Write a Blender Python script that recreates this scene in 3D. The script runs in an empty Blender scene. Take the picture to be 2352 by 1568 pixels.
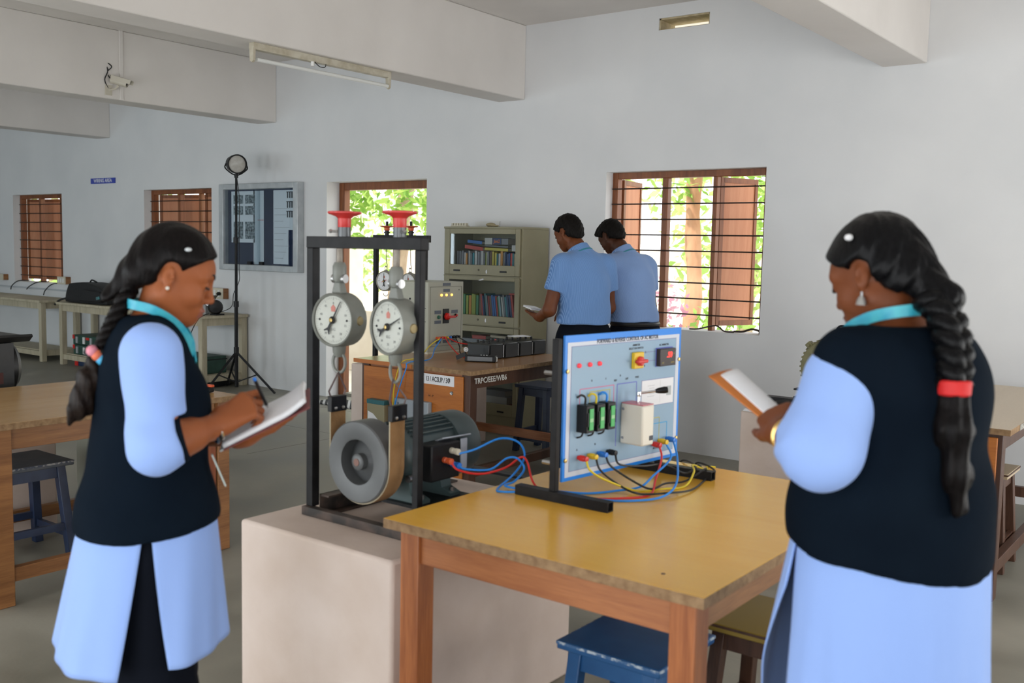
import bpy, bmesh, math, random
import numpy as np
from mathutils import Vector, Matrix, Euler

# ------------------------------------------------------------------ camera
SC = bpy.context.scene
COL = SC.collection
yaw, pitch, roll = 0.65003, 0.09243, 0.02131
rt = Vector((math.cos(yaw), math.sin(yaw), 0))
fw = Vector((-math.sin(yaw)*math.cos(pitch), math.cos(yaw)*math.cos(pitch), -math.sin(pitch)))
up = rt.cross(fw)
r2 = rt*math.cos(roll)+up*math.sin(roll)
u2 = -rt*math.sin(roll)+up*math.cos(roll)
cd = bpy.data.cameras.new('camera')
cam = bpy.data.objects.new('camera', cd)
COL.objects.link(cam)
cam.matrix_world = Matrix(((r2.x, u2.x, -fw.x, 0), (r2.y, u2.y, -fw.y, 0), (r2.z, u2.z, -fw.z, 1.55), (0, 0, 0, 1)))
cd.sensor_width = 36.0
cd.lens = 35.0
cd.clip_start = 0.05
cd.clip_end = 200
cd.dof.use_dof = True
cd.dof.focus_distance = 6.4
cd.dof.aperture_fstop = 4.0
SC.camera = cam

# ------------------------------------------------------------------ world, lights, exposure
SC.view_settings.view_transform = 'Standard'
SC.view_settings.look = 'None'
SC.view_settings.gamma = 1.0
SC.view_settings.use_curve_mapping = False
SC.view_settings.exposure = -0.2
wd = bpy.data.worlds.new('daylight')
SC.world = wd
wd.use_nodes = True
bg = wd.node_tree.nodes['Background']
bg.inputs['Color'].default_value = (0.93, 0.97, 1.0, 1)
bg.inputs['Strength'].default_value = 3.0


def area(name, loc, rot, sx, sy, power, col=(1, 1, 1)):
    l = bpy.data.lights.new(name, 'AREA')
    l.shape = 'RECTANGLE'
    l.size, l.size_y = sx, sy
    l.energy = power
    l.color = col
    o = bpy.data.objects.new(name, l)
    o.location = loc
    o.rotation_euler = rot
    COL.objects.link(o)
    return o


R90 = math.pi/2
sun = bpy.data.lights.new('sun', 'SUN')
sun.energy = 6.0
sun.angle = 0.02
sun.color = (1.0, 0.94, 0.84)
so = bpy.data.objects.new('sun', sun)
so.rotation_euler = (math.radians(30), math.radians(-15), 0)
COL.objects.link(so)
# added area lights standing in for sky at unseen openings behind and right
FRONT_Y, RIGHT_X, LEFT_X, BACK_Y, CEIL = -1.6, 1.9, -16.5, 6.93, 3.44
# openings: from, to, sill, lintel, power, colour of the area light
WIN_F = [(-14.2, -12.6, 0.95, 2.18, 56, (0.74, 0.91, 1.0)), (-10.6, -9.0, 0.95, 2.18, 52, (0.80, 0.93, 1.0)), (-7.6, -6.0, 0.02, 2.18, 56, (0.90, 0.96, 1.0)), (-4.8, -2.8, 0.02, 2.18, 52, (0.95, 0.98, 1.0)),  # full-height openings added to throw light low on the back wall
         (-1.7, 0.4, 0.02, 2.18, 36, (0.97, 0.98, 1.0)), (0.8, 1.7, 0.95, 2.18, 14, (1.0, 0.98, 0.96))]
WIN_R = [(-0.9, 0.5, 0.95, 2.18, 16, (1.0, 0.98, 0.95)), (1.8, 3.2, 0.95, 2.18, 24, (1.0, 0.98, 0.95)), (4.2, 6.2, 0.02, 2.18, 60, (1.0, 0.99, 0.97))]
for a, b, z0, z1, pw_, cl_ in WIN_F:
    area('daylight_fill', ((a+b)/2, FRONT_Y-0.12, (z0+z1)/2), (R90, 0, 0), b-a, z1-z0, pw_, cl_)
for a, b, z0, z1, pw_, cl_ in WIN_R:
    area('daylight_fill', (RIGHT_X+0.12, (a+b)/2, (z0+z1)/2), (R90, 0, R90), b-a, z1-z0, pw_, cl_)

# ------------------------------------------------------------------ helpers
RND = random.Random(7)


def world_loc(o):
    v = Vector((0, 0, 0))
    while o is not None:
        v += Vector(o.location)
        o = o.parent
    return v


def tag(o, label=None, cat=None, group=None, kind=None):
    if label: o['label'] = label
    if cat: o['category'] = cat
    if group: o['group'] = group
    if kind: o['kind'] = kind
    return o


def thing(name, label, cat, loc=(0, 0, 0), rz=0, group=None, kind=None):
    o = bpy.data.objects.new(name, None)
    o.empty_display_size = 0.1
    COL.objects.link(o)
    o.location = loc
    o.rotation_euler = (0, 0, rz)
    return tag(o, label, cat, group, kind)


def copy_tree(o, parent=None, loc=None, rz=None, label=None):
    c = o.copy()
    COL.objects.link(c)
    c.parent = parent
    if loc is not None: c.location = loc
    if rz is not None: c.rotation_euler = (0, 0, rz)
    if label: c['label'] = label
    for ch in list(o.children):
        copy_tree(ch, c)
    return c


def catmull(pts, n=8):
    P = [Vector(p) for p in pts]
    if len(P) < 3: return P
    Q = [P[0]*2-P[1]]+P+[P[-1]*2-P[-2]]
    out = []
    for i in range(1, len(Q)-2):
        a, b, c, d = Q[i-1:i+3]
        for k in range(n):
            t = k/n
            out.append(0.5*((2*b)+(c-a)*t+(2*a-5*b+4*c-d)*t*t+(3*b-a-3*c+d)*t**3))
    out.append(P[-1])
    return out


class MB:
    """collects shapes into one mesh (world coordinates unless local=True at build)"""
    def __init__(s): s.v, s.f, s.mi, s.cur = [], [], [], 0

    def add(s, vs, fs):
        n = len(s.v)
        s.v += [tuple(v) for v in vs]
        s.f += [tuple(i+n for i in f) for f in fs]
        s.mi += [s.cur]*len(fs)
        return s

    def box(s, x0, x1, y0, y1, z0, z1):
        vs = [(x, y, z) for z in (z0, z1) for y in (y0, y1) for x in (x0, x1)]
        return s.add(vs, [(0, 2, 3, 1), (4, 5, 7, 6), (0, 1, 5, 4), (2, 6, 7, 3), (0, 4, 6, 2), (1, 3, 7, 5)])

    def obox(s, c, ax, ay, az, sx, sy, sz):
        c, ax, ay, az = Vector(c), Vector(ax).normalized(), Vector(ay).normalized(), Vector(az).normalized()
        vs = [c+ax*(x*sx/2)+ay*(y*sy/2)+az*(z*sz/2) for z in (-1, 1) for y in (-1, 1) for x in (-1, 1)]
        return s.add(vs, [(0, 2, 3, 1), (4, 5, 7, 6), (0, 1, 5, 4), (2, 6, 7, 3), (0, 4, 6, 2), (1, 3, 7, 5)])

    def beam(s, p, q, w, h, upv=(0, 0, 1)):
        """a square bar from p to q"""
        p, q = Vector(p), Vector(q)
        d = (q-p)
        u = Vector(upv)
        if abs(d.normalized().dot(u)) > 0.98: u = Vector((1, 0, 0))
        ay = u.cross(d).normalized()
        az = d.cross(ay).normalized()
        return s.obox((p+q)/2, d, ay, az, d.length, w, h)

    def leg(s, p, q, w0, d0, w1, d1):
        """tapered post from p (bottom) to q (top), rectangles in the xy plane"""
        vs = []
        for c, w, d in ((p, w0, d0), (q, w1, d1)):
            for y in (-1, 1):
                for x in (-1, 1):
                    vs.append((c[0]+x*w/2, c[1]+y*d/2, c[2]))
        return s.add(vs, [(0, 2, 3, 1), (4, 5, 7, 6), (0, 1, 5, 4), (2, 6, 7, 3), (0, 4, 6, 2), (1, 3, 7, 5)])

    def lathe(s, prof, c=(0, 0, 0), axis=(0, 0, 1), n=24, cap=True):
        a = Vector(axis).normalized()
        u = a.orthogonal().normalized()
        w = a.cross(u)
        c = Vector(c)
        vs, fs = [], []
        m = len(prof)
        for k in range(n):
            t = 2*math.pi*k/n
            e = u*math.cos(t)+w*math.sin(t)
            for r, z in prof: vs.append(c+a*z+e*r)
        for k in range(n):
            k2 = (k+1) % n
            for j in range(m-1):
                fs.append((k*m+j, k2*m+j, k2*m+j+1, k*m+j+1))
        if cap:
            if prof[0][0] > 1e-5: fs.append(tuple(k*m for k in range(n))[::-1])
            if prof[-1][0] > 1e-5: fs.append(tuple(k*m+m-1 for k in range(n)))
        return s.add(vs, fs)

    def cyl(s, p, q, r, r1=None, n=16):
        p, q = Vector(p), Vector(q)
        return s.lathe([(r, 0), (r if r1 is None else r1, (q-p).length)], p, q-p, n)

    def ball(s, c, r, n=12, sc=(1, 1, 1)):
        c = Vector(c)
        vs, fs = [], []
        m = n//2
        for i in range(m+1):
            th = math.pi*i/m
            for k in range(n):
                ph = 2*math.pi*k/n
                vs.append((c.x+r*sc[0]*math.sin(th)*math.cos(ph), c.y+r*sc[1]*math.sin(th)*math.sin(ph), c.z+r*sc[2]*math.cos(th)))
        for i in range(m):
            for k in range(n):
                k2 = (k+1) % n
                fs.append((i*n+k, (i+1)*n+k, (i+1)*n+k2, i*n+k2))
        return s.add(vs, fs)

    def tube(s, pts, r, n=8, closed=False):
        P = [Vector(p) for p in pts]
        N = len(P)
        rr = r if hasattr(r, '__len__') else [r]*N
        vs, fs = [], []
        t0 = (P[1]-P[0]).normalized()
        u = t0.orthogonal().normalized()
        for i in range(N):
            if closed: t = (P[(i+1) % N]-P[i-1]).normalized()
            else: t = (P[min(i+1, N-1)]-P[max(i-1, 0)]).normalized()
            u = (u-t*u.dot(t))
            u = u.normalized() if u.length > 1e-6 else t.orthogonal().normalized()
            w = t.cross(u)
            for k in range(n):
                a = 2*math.pi*k/n
                vs.append(P[i]+(u*math.cos(a)+w*math.sin(a))*rr[i])
        for i in range(N if closed else N-1):
            j = (i+1) % N
            for k in range(n):
                k2 = (k+1) % n
                fs.append((i*n+k, i*n+k2, j*n+k2, j*n+k))
        if not closed:
            fs.append(tuple(range(n))[::-1])
            fs.append(tuple((N-1)*n+k for k in range(n)))
        return s.add(vs, fs)

    def prism(s, poly, o, ax, ay, h):
        """polygon poly in the plane (ax, ay) at o, extruded by h along ax x ay"""
        o, ax, ay = Vector(o), Vector(ax), Vector(ay)
        nz = ax.cross(ay).normalized()*h
        n = len(poly)
        vs = [o+ax*p[0]+ay*p[1] for p in poly]+[o+ax*p[0]+ay*p[1]+nz for p in poly]
        fs = [tuple(range(n))[::-1], tuple(range(n, 2*n))]+[(i, (i+1) % n, (i+1) % n+n, i+n) for i in range(n)]
        return s.add(vs, fs)

    def quad(s, a, b, c, d): return s.add([a, b, c, d], [(0, 1, 2, 3)])

    def build(s, name, mat, parent=None, local=False, bevel=0, smooth=38, solid=0, sub=0):
        me = bpy.data.meshes.new(name)
        off = Vector((0, 0, 0)) if (local or parent is None) else world_loc(parent)
        me.from_pydata([(v[0]-off.x, v[1]-off.y, v[2]-off.z) for v in s.v], [], s.f)
        for m in (mat if isinstance(mat, (list, tuple)) else [mat]): me.materials.append(m)
        if any(s.mi): me.polygons.foreach_set('material_index', s.mi)
        me.update()
        if smooth:
            me.shade_smooth()
            me.set_sharp_from_angle(angle=math.radians(smooth))
        o = bpy.data.objects.new(name, me)
        COL.objects.link(o)
        o.parent = parent
        if bevel:
            b = o.modifiers.new('bevel', 'BEVEL')
            b.width = bevel
            b.segments = 2
            b.limit_method = 'ANGLE'
            b.harden_normals = False
        if solid:
            b = o.modifiers.new('solid', 'SOLIDIFY')
            b.thickness = solid
            b.offset = 0
        if sub:
            b = o.modifiers.new('sub', 'SUBSURF')
            b.levels = b.render_levels = sub
        return o


def rebase(o, root_loc):
    """move the origin of a single-mesh thing to its base"""
    L = Vector(root_loc)
    o.data.transform(Matrix.Translation(-L))
    o.location = L
    return o


def lettering(text, parent, o, ax, ay, size, mat, name='lettering', align='CENTER', bold=0.0, xs=1.0, depth=0.0004, local=False):
    cu = bpy.data.curves.new(name, 'FONT')
    cu.body = text
    cu.size = size
    cu.align_x = align
    cu.align_y = 'CENTER'
    cu.offset = bold
    cu.extrude = depth
    cu.resolution_u = 2
    t = bpy.data.objects.new(name, cu)
    COL.objects.link(t)
    dg = bpy.context.evaluated_depsgraph_get()
    me = bpy.data.meshes.new_from_object(t.evaluated_get(dg))
    bpy.data.objects.remove(t)
    bpy.data.curves.remove(cu)
    ax, ay, o = Vector(ax).normalized(), Vector(ay).normalized(), Vector(o)
    az = ax.cross(ay)
    off = Vector((0, 0, 0)) if (local or parent is None) else world_loc(parent)
    m = Matrix(((ax.x*xs, ay.x, az.x, o.x-off.x), (ax.y*xs, ay.y, az.y, o.y-off.y), (ax.z*xs, ay.z, az.z, o.z-off.z), (0, 0, 0, 1)))
    me.transform(m)
    me.materials.clear()
    me.materials.append(mat)
    ob = bpy.data.objects.new(name, me)
    COL.objects.link(ob)
    ob.parent = parent
    return ob


# ------------------------------------------------------------------ materials
def base_mat(name):
    m = bpy.data.materials.new(name)
    m.use_nodes = True
    nt = m.node_tree
    return m, nt, nt.nodes['Principled BSDF']


def c4(c): return (c[0], c[1], c[2], 1)


def M(name, col, rough=0.55, metal=0.0, col2=None, scale=6.0, detail=4.0, stretch=(1, 1, 1), lo=0.35, hi=0.65,
      bump=0.0, bscale=None, coat=0.0, spec=0.5, emit=0.0, sheen=0.0, rough2=None, sss=0.0, trans=0.0, alpha=1.0):
    m, nt, p = base_mat(name)
    N, L = nt.nodes, nt.links
    p.inputs['Base Color'].default_value = c4(col)
    p.inputs['Roughness'].default_value = rough
    p.inputs['Metallic'].default_value = metal
    p.inputs['Specular IOR Level'].default_value = spec
    p.inputs['Coat Weight'].default_value = coat
    p.inputs['Coat Roughness'].default_value = 0.12
    p.inputs['Sheen Weight'].default_value = sheen
    p.inputs['Transmission Weight'].default_value = trans
    p.inputs['Alpha'].default_value = alpha
    if sss:
        p.inputs['Subsurface Weight'].default_value = sss
        p.inputs['Subsurface Radius'].default_value = (0.012, 0.005, 0.003)
        p.inputs['Subsurface Scale'].default_value = 1.0
    if emit:
        p.inputs['Emission Color'].default_value = c4(col)
        p.inputs['Emission Strength'].default_value = emit
    tc = mp = None
    if col2 is not None or bump or rough2 is not None:
        tc = N.new('ShaderNodeTexCoord')
        mp = N.new('ShaderNodeMapping')
        mp.inputs['Scale'].default_value = stretch
        L.new(tc.outputs['Object'], mp.inputs['Vector'])
        nz = N.new('ShaderNodeTexNoise')
        nz.inputs['Scale'].default_value = scale
        nz.inputs['Detail'].default_value = detail
        L.new(mp.outputs['Vector'], nz.inputs['Vector'])
        if col2 is not None:
            cr = N.new('ShaderNodeValToRGB')
            cr.color_ramp.elements[0].position = lo
            cr.color_ramp.elements[0].color = c4(col)
            cr.color_ramp.elements[1].position = hi
            cr.color_ramp.elements[1].color = c4(col2)
            L.new(nz.outputs['Fac'], cr.inputs['Fac'])
            L.new(cr.outputs['Color'], p.inputs['Base Color'])
        if rough2 is not None:
            mr = N.new('ShaderNodeMapRange')
            mr.inputs['From Min'].default_value = 0.3
            mr.inputs['From Max'].default_value = 0.7
            mr.inputs['To Min'].default_value = rough
            mr.inputs['To Max'].default_value = rough2
            L.new(nz.outputs['Fac'], mr.inputs['Value'])
            L.new(mr.outputs['Result'], p.inputs['Roughness'])
        if bump:
            n2 = N.new('ShaderNodeTexNoise')
            n2.inputs['Scale'].default_value = bscale or scale*6
            n2.inputs['Detail'].default_value = 5
            L.new(mp.outputs['Vector'], n2.inputs['Vector'])
            bp = N.new('ShaderNodeBump')
            bp.inputs['Strength'].default_value = bump
            bp.inputs['Distance'].default_value = 0.01
            L.new(n2.outputs['Fac'], bp.inputs['Height'])
            L.new(bp.outputs['Normal'], p.inputs['Normal'])
    return m


def wood(name, c1, c2, axis='x', rough=0.4, coat=0.0, ring=14.0, grain=60.0, bump=0.08, dist=6.0):
    """long grain along axis"""
    m, nt, p = base_mat(name)
    N, L = nt.nodes, nt.links
    tc = N.new('ShaderNodeTexCoord')
    mp = N.new('ShaderNodeMapping')
    sc = [1, 1, 1]
    sc['xyz'.index(axis)] = 0.07
    mp.inputs['Scale'].default_value = sc
    L.new(tc.outputs['Object'], mp.inputs['Vector'])
    a = N.new('ShaderNodeTexNoise')
    a.inputs['Scale'].default_value = ring
    a.inputs['Detail'].default_value = 3
    a.inputs['Distortion'].default_value = 1.2
    b = N.new('ShaderNodeTexNoise')
    b.inputs['Scale'].default_value = grain*3
    b.inputs['Detail'].default_value = 4
    L.new(mp.outputs['Vector'], a.inputs['Vector'])
    L.new(mp.outputs['Vector'], b.inputs['Vector'])
    mx = N.new('ShaderNodeMix')
    mx.data_type = 'FLOAT'
    mx.inputs['Factor'].default_value = 0.35
    L.new(a.outputs['Fac'], mx.inputs[2])
    L.new(b.outputs['Fac'], mx.inputs[3])
    cr = N.new('ShaderNodeValToRGB')
    cr.color_ramp.elements[0].position = 0.36
    cr.color_ramp.elements[0].color = c4(c1)
    cr.color_ramp.elements[1].position = 0.62
    cr.color_ramp.elements[1].color = c4(c2)
    L.new(mx.outputs[0], cr.inputs['Fac'])
    L.new(cr.outputs['Color'], p.inputs['Base Color'])
    p.inputs['Roughness'].default_value = rough
    p.inputs['Coat Weight'].default_value = coat
    p.inputs['Coat Roughness'].default_value = 0.15
    if bump:
        bp = N.new('ShaderNodeBump')
        bp.inputs['Strength'].default_value = bump
        bp.inputs['Distance'].default_value = 0.005
        L.new(b.outputs['Fac'], bp.inputs['Height'])
        L.new(bp.outputs['Normal'], p.inputs['Normal'])
    return m


def stripes(name, c1, c2, scale, axis='X', rough=0.85, fac=0.5, bump=0.15):
    """finely striped cotton"""
    m, nt, p = base_mat(name)
    N, L = nt.nodes, nt.links
    tc = N.new('ShaderNodeTexCoord')
    wv = N.new('ShaderNodeTexWave')
    wv.bands_direction = axis
    wv.inputs['Scale'].default_value = scale
    wv.inputs['Distortion'].default_value = 0.0
    L.new(tc.outputs['Object'], wv.inputs['Vector'])
    cr = N.new('ShaderNodeValToRGB')
    cr.color_ramp.elements[0].position = 0.35
    cr.color_ramp.elements[0].color = c4(c1)
    cr.color_ramp.elements[1].position = 0.75
    cr.color_ramp.elements[1].color = c4(c2)
    L.new(wv.outputs['Fac'], cr.inputs['Fac'])
    L.new(cr.outputs['Color'], p.inputs['Base Color'])
    p.inputs['Roughness'].default_value = rough
    p.inputs['Specular IOR Level'].default_value = 0.2
    p.inputs['Sheen Weight'].default_value = 0.15
    nz = N.new('ShaderNodeTexNoise')
    nz.inputs['Scale'].default_value = 9
    nz.inputs['Detail'].default_value = 3
    mp = N.new('ShaderNodeMapping')
    mp.inputs['Scale'].default_value = (1, 1, 0.35)
    L.new(tc.outputs['Object'], mp.inputs['Vector'])
    L.new(mp.outputs['Vector'], nz.inputs['Vector'])
    bp = N.new('ShaderNodeBump')
    bp.inputs['Strength'].default_value = bump
    bp.inputs['Distance'].default_value = 0.05
    L.new(nz.outputs['Fac'], bp.inputs['Height'])
    L.new(bp.outputs['Normal'], p.inputs['Normal'])
    return m


def leaf_mat(name, c1, c2):
    m, nt, p = base_mat(name)
    N, L = nt.nodes, nt.links
    gi = N.new('ShaderNodeNewGeometry')
    cr = N.new('ShaderNodeValToRGB')
    cr.color_ramp.elements[0].color = c4(c1)
    cr.color_ramp.elements[1].color = c4(c2)
    L.new(gi.outputs['Random Per Island'], cr.inputs['Fac'])
    L.new(cr.outputs['Color'], p.inputs['Base Color'])
    p.inputs['Roughness'].default_value = 0.6
    tr = N.new('ShaderNodeBsdfTranslucent')
    L.new(cr.outputs['Color'], tr.inputs['Color'])
    mx = N.new('ShaderNodeMixShader')
    mx.inputs[0].default_value = 0.5
    L.new(p.outputs[0], mx.inputs[1])
    L.new(tr.outputs[0], mx.inputs[2])
    L.new(mx.outputs[0], N['Material Output'].inputs['Surface'])
    return m


def glass_mat(name, tint=(0.9, 0.95, 1.0), rough=0.02, mixf=0.88):
    """thin pane: see-through with a Fresnel reflection"""
    m, nt, p = base_mat(name)
    N, L = nt.nodes, nt.links
    tr = N.new('ShaderNodeBsdfTransparent')
    tr.inputs['Color'].default_value = c4(tint)
    gl = N.new('ShaderNodeBsdfGlossy')
    gl.inputs['Roughness'].default_value = rough
    lw = N.new('ShaderNodeLayerWeight')
    lw.inputs['Blend'].default_value = 0.5
    pw = N.new('ShaderNodeMath')
    pw.operation = 'POWER'
    pw.inputs[1].default_value = 5.0
    L.new(lw.outputs['Facing'], pw.inputs[0])
    fr = N.new('ShaderNodeMath')
    fr.operation = 'MULTIPLY_ADD'
    fr.inputs[1].default_value = 0.95
    fr.inputs[2].default_value = 0.04
    L.new(pw.outputs[0], fr.inputs[0])
    mx = N.new('ShaderNodeMixShader')
    L.new(fr.outputs[0], mx.inputs[0])
    L.new(tr.outputs[0], mx.inputs[1])
    L.new(gl.outputs[0], mx.inputs[2])
    L.new(mx.outputs[0], N['Material Output'].inputs['Surface'])
    return m


m_wall = M('whitewash', (0.70, 0.71, 0.72), 0.9, col2=(0.76, 0.765, 0.77), scale=1.6, lo=0.3, hi=0.7, bump=0.05, bscale=40, spec=0.2)
m_ceil = M('ceiling_wash', (0.70, 0.665, 0.63), 0.9, col2=(0.76, 0.725, 0.69), scale=2.0, lo=0.3, hi=0.7, bump=0.08, bscale=25, spec=0.2)
m_floor = M('cement_floor', (0.19, 0.18, 0.145), 0.34, col2=(0.31, 0.295, 0.245), scale=2.2, detail=8, lo=0.32, hi=0.68, bump=0.06, bscale=60, rough2=0.62)
m_teak = wood('teak_frame', (0.16, 0.045, 0.012), (0.26, 0.085, 0.025), 'z', 0.45)
m_shutter = wood('shutter_board', (0.50, 0.20, 0.10), (0.58, 0.26, 0.14), 'z', 0.6, bump=0.02)
m_iron = M('black_bar', (0.03, 0.016, 0.01), 0.5, metal=0.3)
m_blackp = M('black_paint', (0.008, 0.008, 0.009), 0.45, col2=(0.014, 0.014, 0.015), scale=20, bump=0.05, spec=0.2)
m_rust = M('rusty_black', (0.03, 0.025, 0.022), 0.6, col2=(0.13, 0.085, 0.065), scale=14, lo=0.4, hi=0.7, bump=0.1)
m_lam = wood('honey_laminate', (0.80, 0.42, 0.050), (0.84, 0.47, 0.070), 'x', 0.22, coat=0.0, bump=0.0, ring=5)
m_lam_y = wood('honey_laminate_worn', (0.47, 0.27, 0.10), (0.55, 0.34, 0.14), 'y', 0.25, coat=0.2, bump=0.0, ring=5)
m_lam_d = wood('brown_laminate', (0.30, 0.145, 0.05), (0.40, 0.21, 0.085), 'y', 0.28, coat=0.1, bump=0.0, ring=5)
m_lam_p = wood('pale_laminate', (0.52, 0.40, 0.25), (0.58, 0.46, 0.30), 'y', 0.3, bump=0.0, ring=5)
m_chip = M('chipboard_edge', (0.20, 0.115, 0.055), 0.85, col2=(0.34, 0.215, 0.11), scale=45, lo=0.3, hi=0.7, bump=0.2, bscale=160)
m_legw = wood('red_brown_wood', (0.26, 0.075, 0.020), (0.44, 0.15, 0.045), 'z', 0.45, coat=0.1)
m_legx = wood('red_brown_wood_rail', (0.30, 0.10, 0.035), (0.44, 0.17, 0.06), 'x', 0.45, coat=0.1)
m_legy = wood('brown_wood_rail', (0.20, 0.08, 0.025), (0.34, 0.15, 0.05), 'y', 0.45, coat=0.1)
m_legd = wood('dark_brown_wood', (0.055, 0.022, 0.012), (0.10, 0.045, 0.025), 'z', 0.45)
m_ply = wood('orange_ply', (0.36, 0.105, 0.012), (0.50, 0.165, 0.024), 'x', 0.42, ring=9, bump=0.02)
m_block = M('plastered_block', (0.60, 0.485, 0.41), 0.85, col2=(0.70, 0.59, 0.525), scale=4, detail=7, lo=0.3, hi=0.7, bump=0.12, bscale=30, spec=0.2)
m_bench = wood('cream_painted_wood', (0.40, 0.35, 0.24), (0.54, 0.48, 0.35), 'z', 0.6)
m_steel = M('steel', (0.45, 0.45, 0.45), 0.35, metal=1.0)
m_chrome = M('chrome', (0.75, 0.75, 0.76), 0.12, metal=1.0)
m_galv = M('aluminium_frame', (0.45, 0.48, 0.50), 0.45, metal=0.5, col2=(0.56, 0.585, 0.60), scale=9)
m_white = M('white_plastic', (0.78, 0.78, 0.76), 0.4)
m_cream = M('cream_plastic', (0.62, 0.58, 0.46), 0.45)
m_paper = M('paper', (0.80, 0.81, 0.84), 0.8, spec=0.2)
m_dark = M('black_plastic', (0.008, 0.008, 0.009), 0.4, spec=0.3)
m_ink = M('black_print', (0.012, 0.012, 0.014), 0.6)
m_red = M('red_plastic', (0.62, 0.02, 0.015), 0.32)
m_redp = M('red_paint', (0.60, 0.035, 0.03), 0.35, col2=(0.68, 0.05, 0.045), scale=25)
m_orng = M('orange_red_paint', (0.62, 0.10, 0.03), 0.4)
m_yel = M('yellow_plastic', (0.75, 0.50, 0.02), 0.4)
m_blu = M('blue_plastic', (0.02, 0.19, 0.68), 0.35)
m_grn = M('green_plastic', (0.05, 0.42, 0.10), 0.4)
m_brass = M('brass', (0.55, 0.40, 0.16), 0.35, metal=0.9)
m_wred = M('red_wire', (0.62, 0.02, 0.015), 0.4)
m_wblu = M('blue_wire', (0.015, 0.24, 0.75), 0.4)
m_wyel = M('yellow_wire', (0.72, 0.55, 0.02), 0.4)
m_wblk = M('black_wire', (0.012, 0.012, 0.012), 0.45)
m_wwht = M('white_wire', (0.6, 0.6, 0.56), 0.5)
m_glass = glass_mat('pane_glass', (0.92, 0.94, 0.95))
m_bookcase = M('olive_steel_paint', (0.255, 0.235, 0.145), 0.42, col2=(0.285, 0.262, 0.165), scale=5)
m_bookcase_in = M('olive_steel_inside', (0.12, 0.11, 0.08), 0.6)
m_navy = M('navy_stool_paint', (0.012, 0.022, 0.055), 0.4, col2=(0.02, 0.035, 0.08), scale=12)
m_bluep = M('blue_stool_paint', (0.012, 0.075, 0.21), 0.4, col2=(0.02, 0.10, 0.26), scale=12)
# ================================================================== the setting
def wall_mesh(axis, lo, hi, t0, t1, z0, z1, holes):
    """wall along axis from lo to hi, t0..t1 thick, with rectangular holes (a, b, za, zb)"""
    us = sorted({lo, hi}|{h[0] for h in holes}|{h[1] for h in holes})
    zs = sorted({z0, z1}|{h[2] for h in holes}|{h[3] for h in holes})
    inside = lambda u, z: any(h[0] < u < h[1] and h[2] < z < h[3] for h in holes)
    b = MB()
    nu, nz = len(us)-1, len(zs)-1
    solid = [[not inside((us[i]+us[i+1])/2, (zs[j]+zs[j+1])/2) for j in range(nz)] for i in range(nu)]
    P = (lambda u, t, z: (u, t, z)) if axis == 'x' else (lambda u, t, z: (t, u, z))
    S = lambda i, j: 0 <= i < nu and 0 <= j < nz and solid[i][j]
    for i in range(nu):
        for j in range(nz):
            if not solid[i][j]: continue
            a, c, d, e = us[i], us[i+1], zs[j], zs[j+1]
            b.quad(P(a, t0, d), P(c, t0, d), P(c, t0, e), P(a, t0, e))
            b.quad(P(a, t1, e), P(c, t1, e), P(c, t1, d), P(a, t1, d))
            if not S(i-1, j): b.quad(P(a, t0, d), P(a, t0, e), P(a, t1, e), P(a, t1, d))
            if not S(i+1, j): b.quad(P(c, t1, d), P(c, t1, e), P(c, t0, e), P(c, t0, d))
            if not S(i, j-1): b.quad(P(a, t1, d), P(c, t1, d), P(c, t0, d), P(a, t0, d))
            if not S(i, j+1): b.quad(P(a, t0, e), P(c, t0, e), P(c, t1, e), P(a, t1, e))
    return b


def structure(o, label=None): return tag(o, label, None, None, 'structure')


TH = 0.24
DOOR = (-7.66, -6.30, 0.0, 2.185)
W1 = (-4.345, -2.98, 0.955, 2.185)
W2 = (-10.89, -9.56, 0.955, 2.165)
W3 = (-14.10, -12.79, 0.955, 2.155)
VENT = (-3.91, -3.48, 3.255, 3.345)
structure(MB().box(LEFT_X, RIGHT_X, FRONT_Y, BACK_Y+TH, -0.12, 0).build('floor', m_floor), 'worn grey cement floor of the laboratory')
structure(MB().box(LEFT_X-TH, RIGHT_X+TH, FRONT_Y-TH, BACK_Y+TH+0.5, CEIL, CEIL+0.2).build('ceiling', m_ceil), 'off-white painted concrete ceiling')
structure(wall_mesh('x', LEFT_X, RIGHT_X, BACK_Y, BACK_Y+TH, 0, CEIL, [DOOR, W1, W2, W3, VENT]).build('wall_back', m_wall), 'white-washed long wall with windows and doorway')
structure(wall_mesh('x', LEFT_X, RIGHT_X, FRONT_Y-TH, FRONT_Y, 0, CEIL, [w_[:4] for w_ in WIN_F]).build('wall_front', m_wall))
structure(wall_mesh('y', FRONT_Y, BACK_Y, RIGHT_X, RIGHT_X+TH, 0, CEIL, [w_[:4] for w_ in WIN_R]).build('wall_right', m_wall))
structure(wall_mesh('y', FRONT_Y, BACK_Y, LEFT_X-TH, LEFT_X, 0, CEIL, []).build('wall_left', m_wall))
for k, (a, b) in enumerate([(-2.19, -1.90), (-5.47, -5.185), (-8.73, -8.44), (-11.90, -11.61), (1.1, 1.39), (-15.2, -14.91)]):
    structure(MB().box(a, b, FRONT_Y, BACK_Y, 2.82, CEIL).build('trim_%d' % (k+1), m_ceil, bevel=0.008), 'painted concrete ceiling beam')


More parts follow.
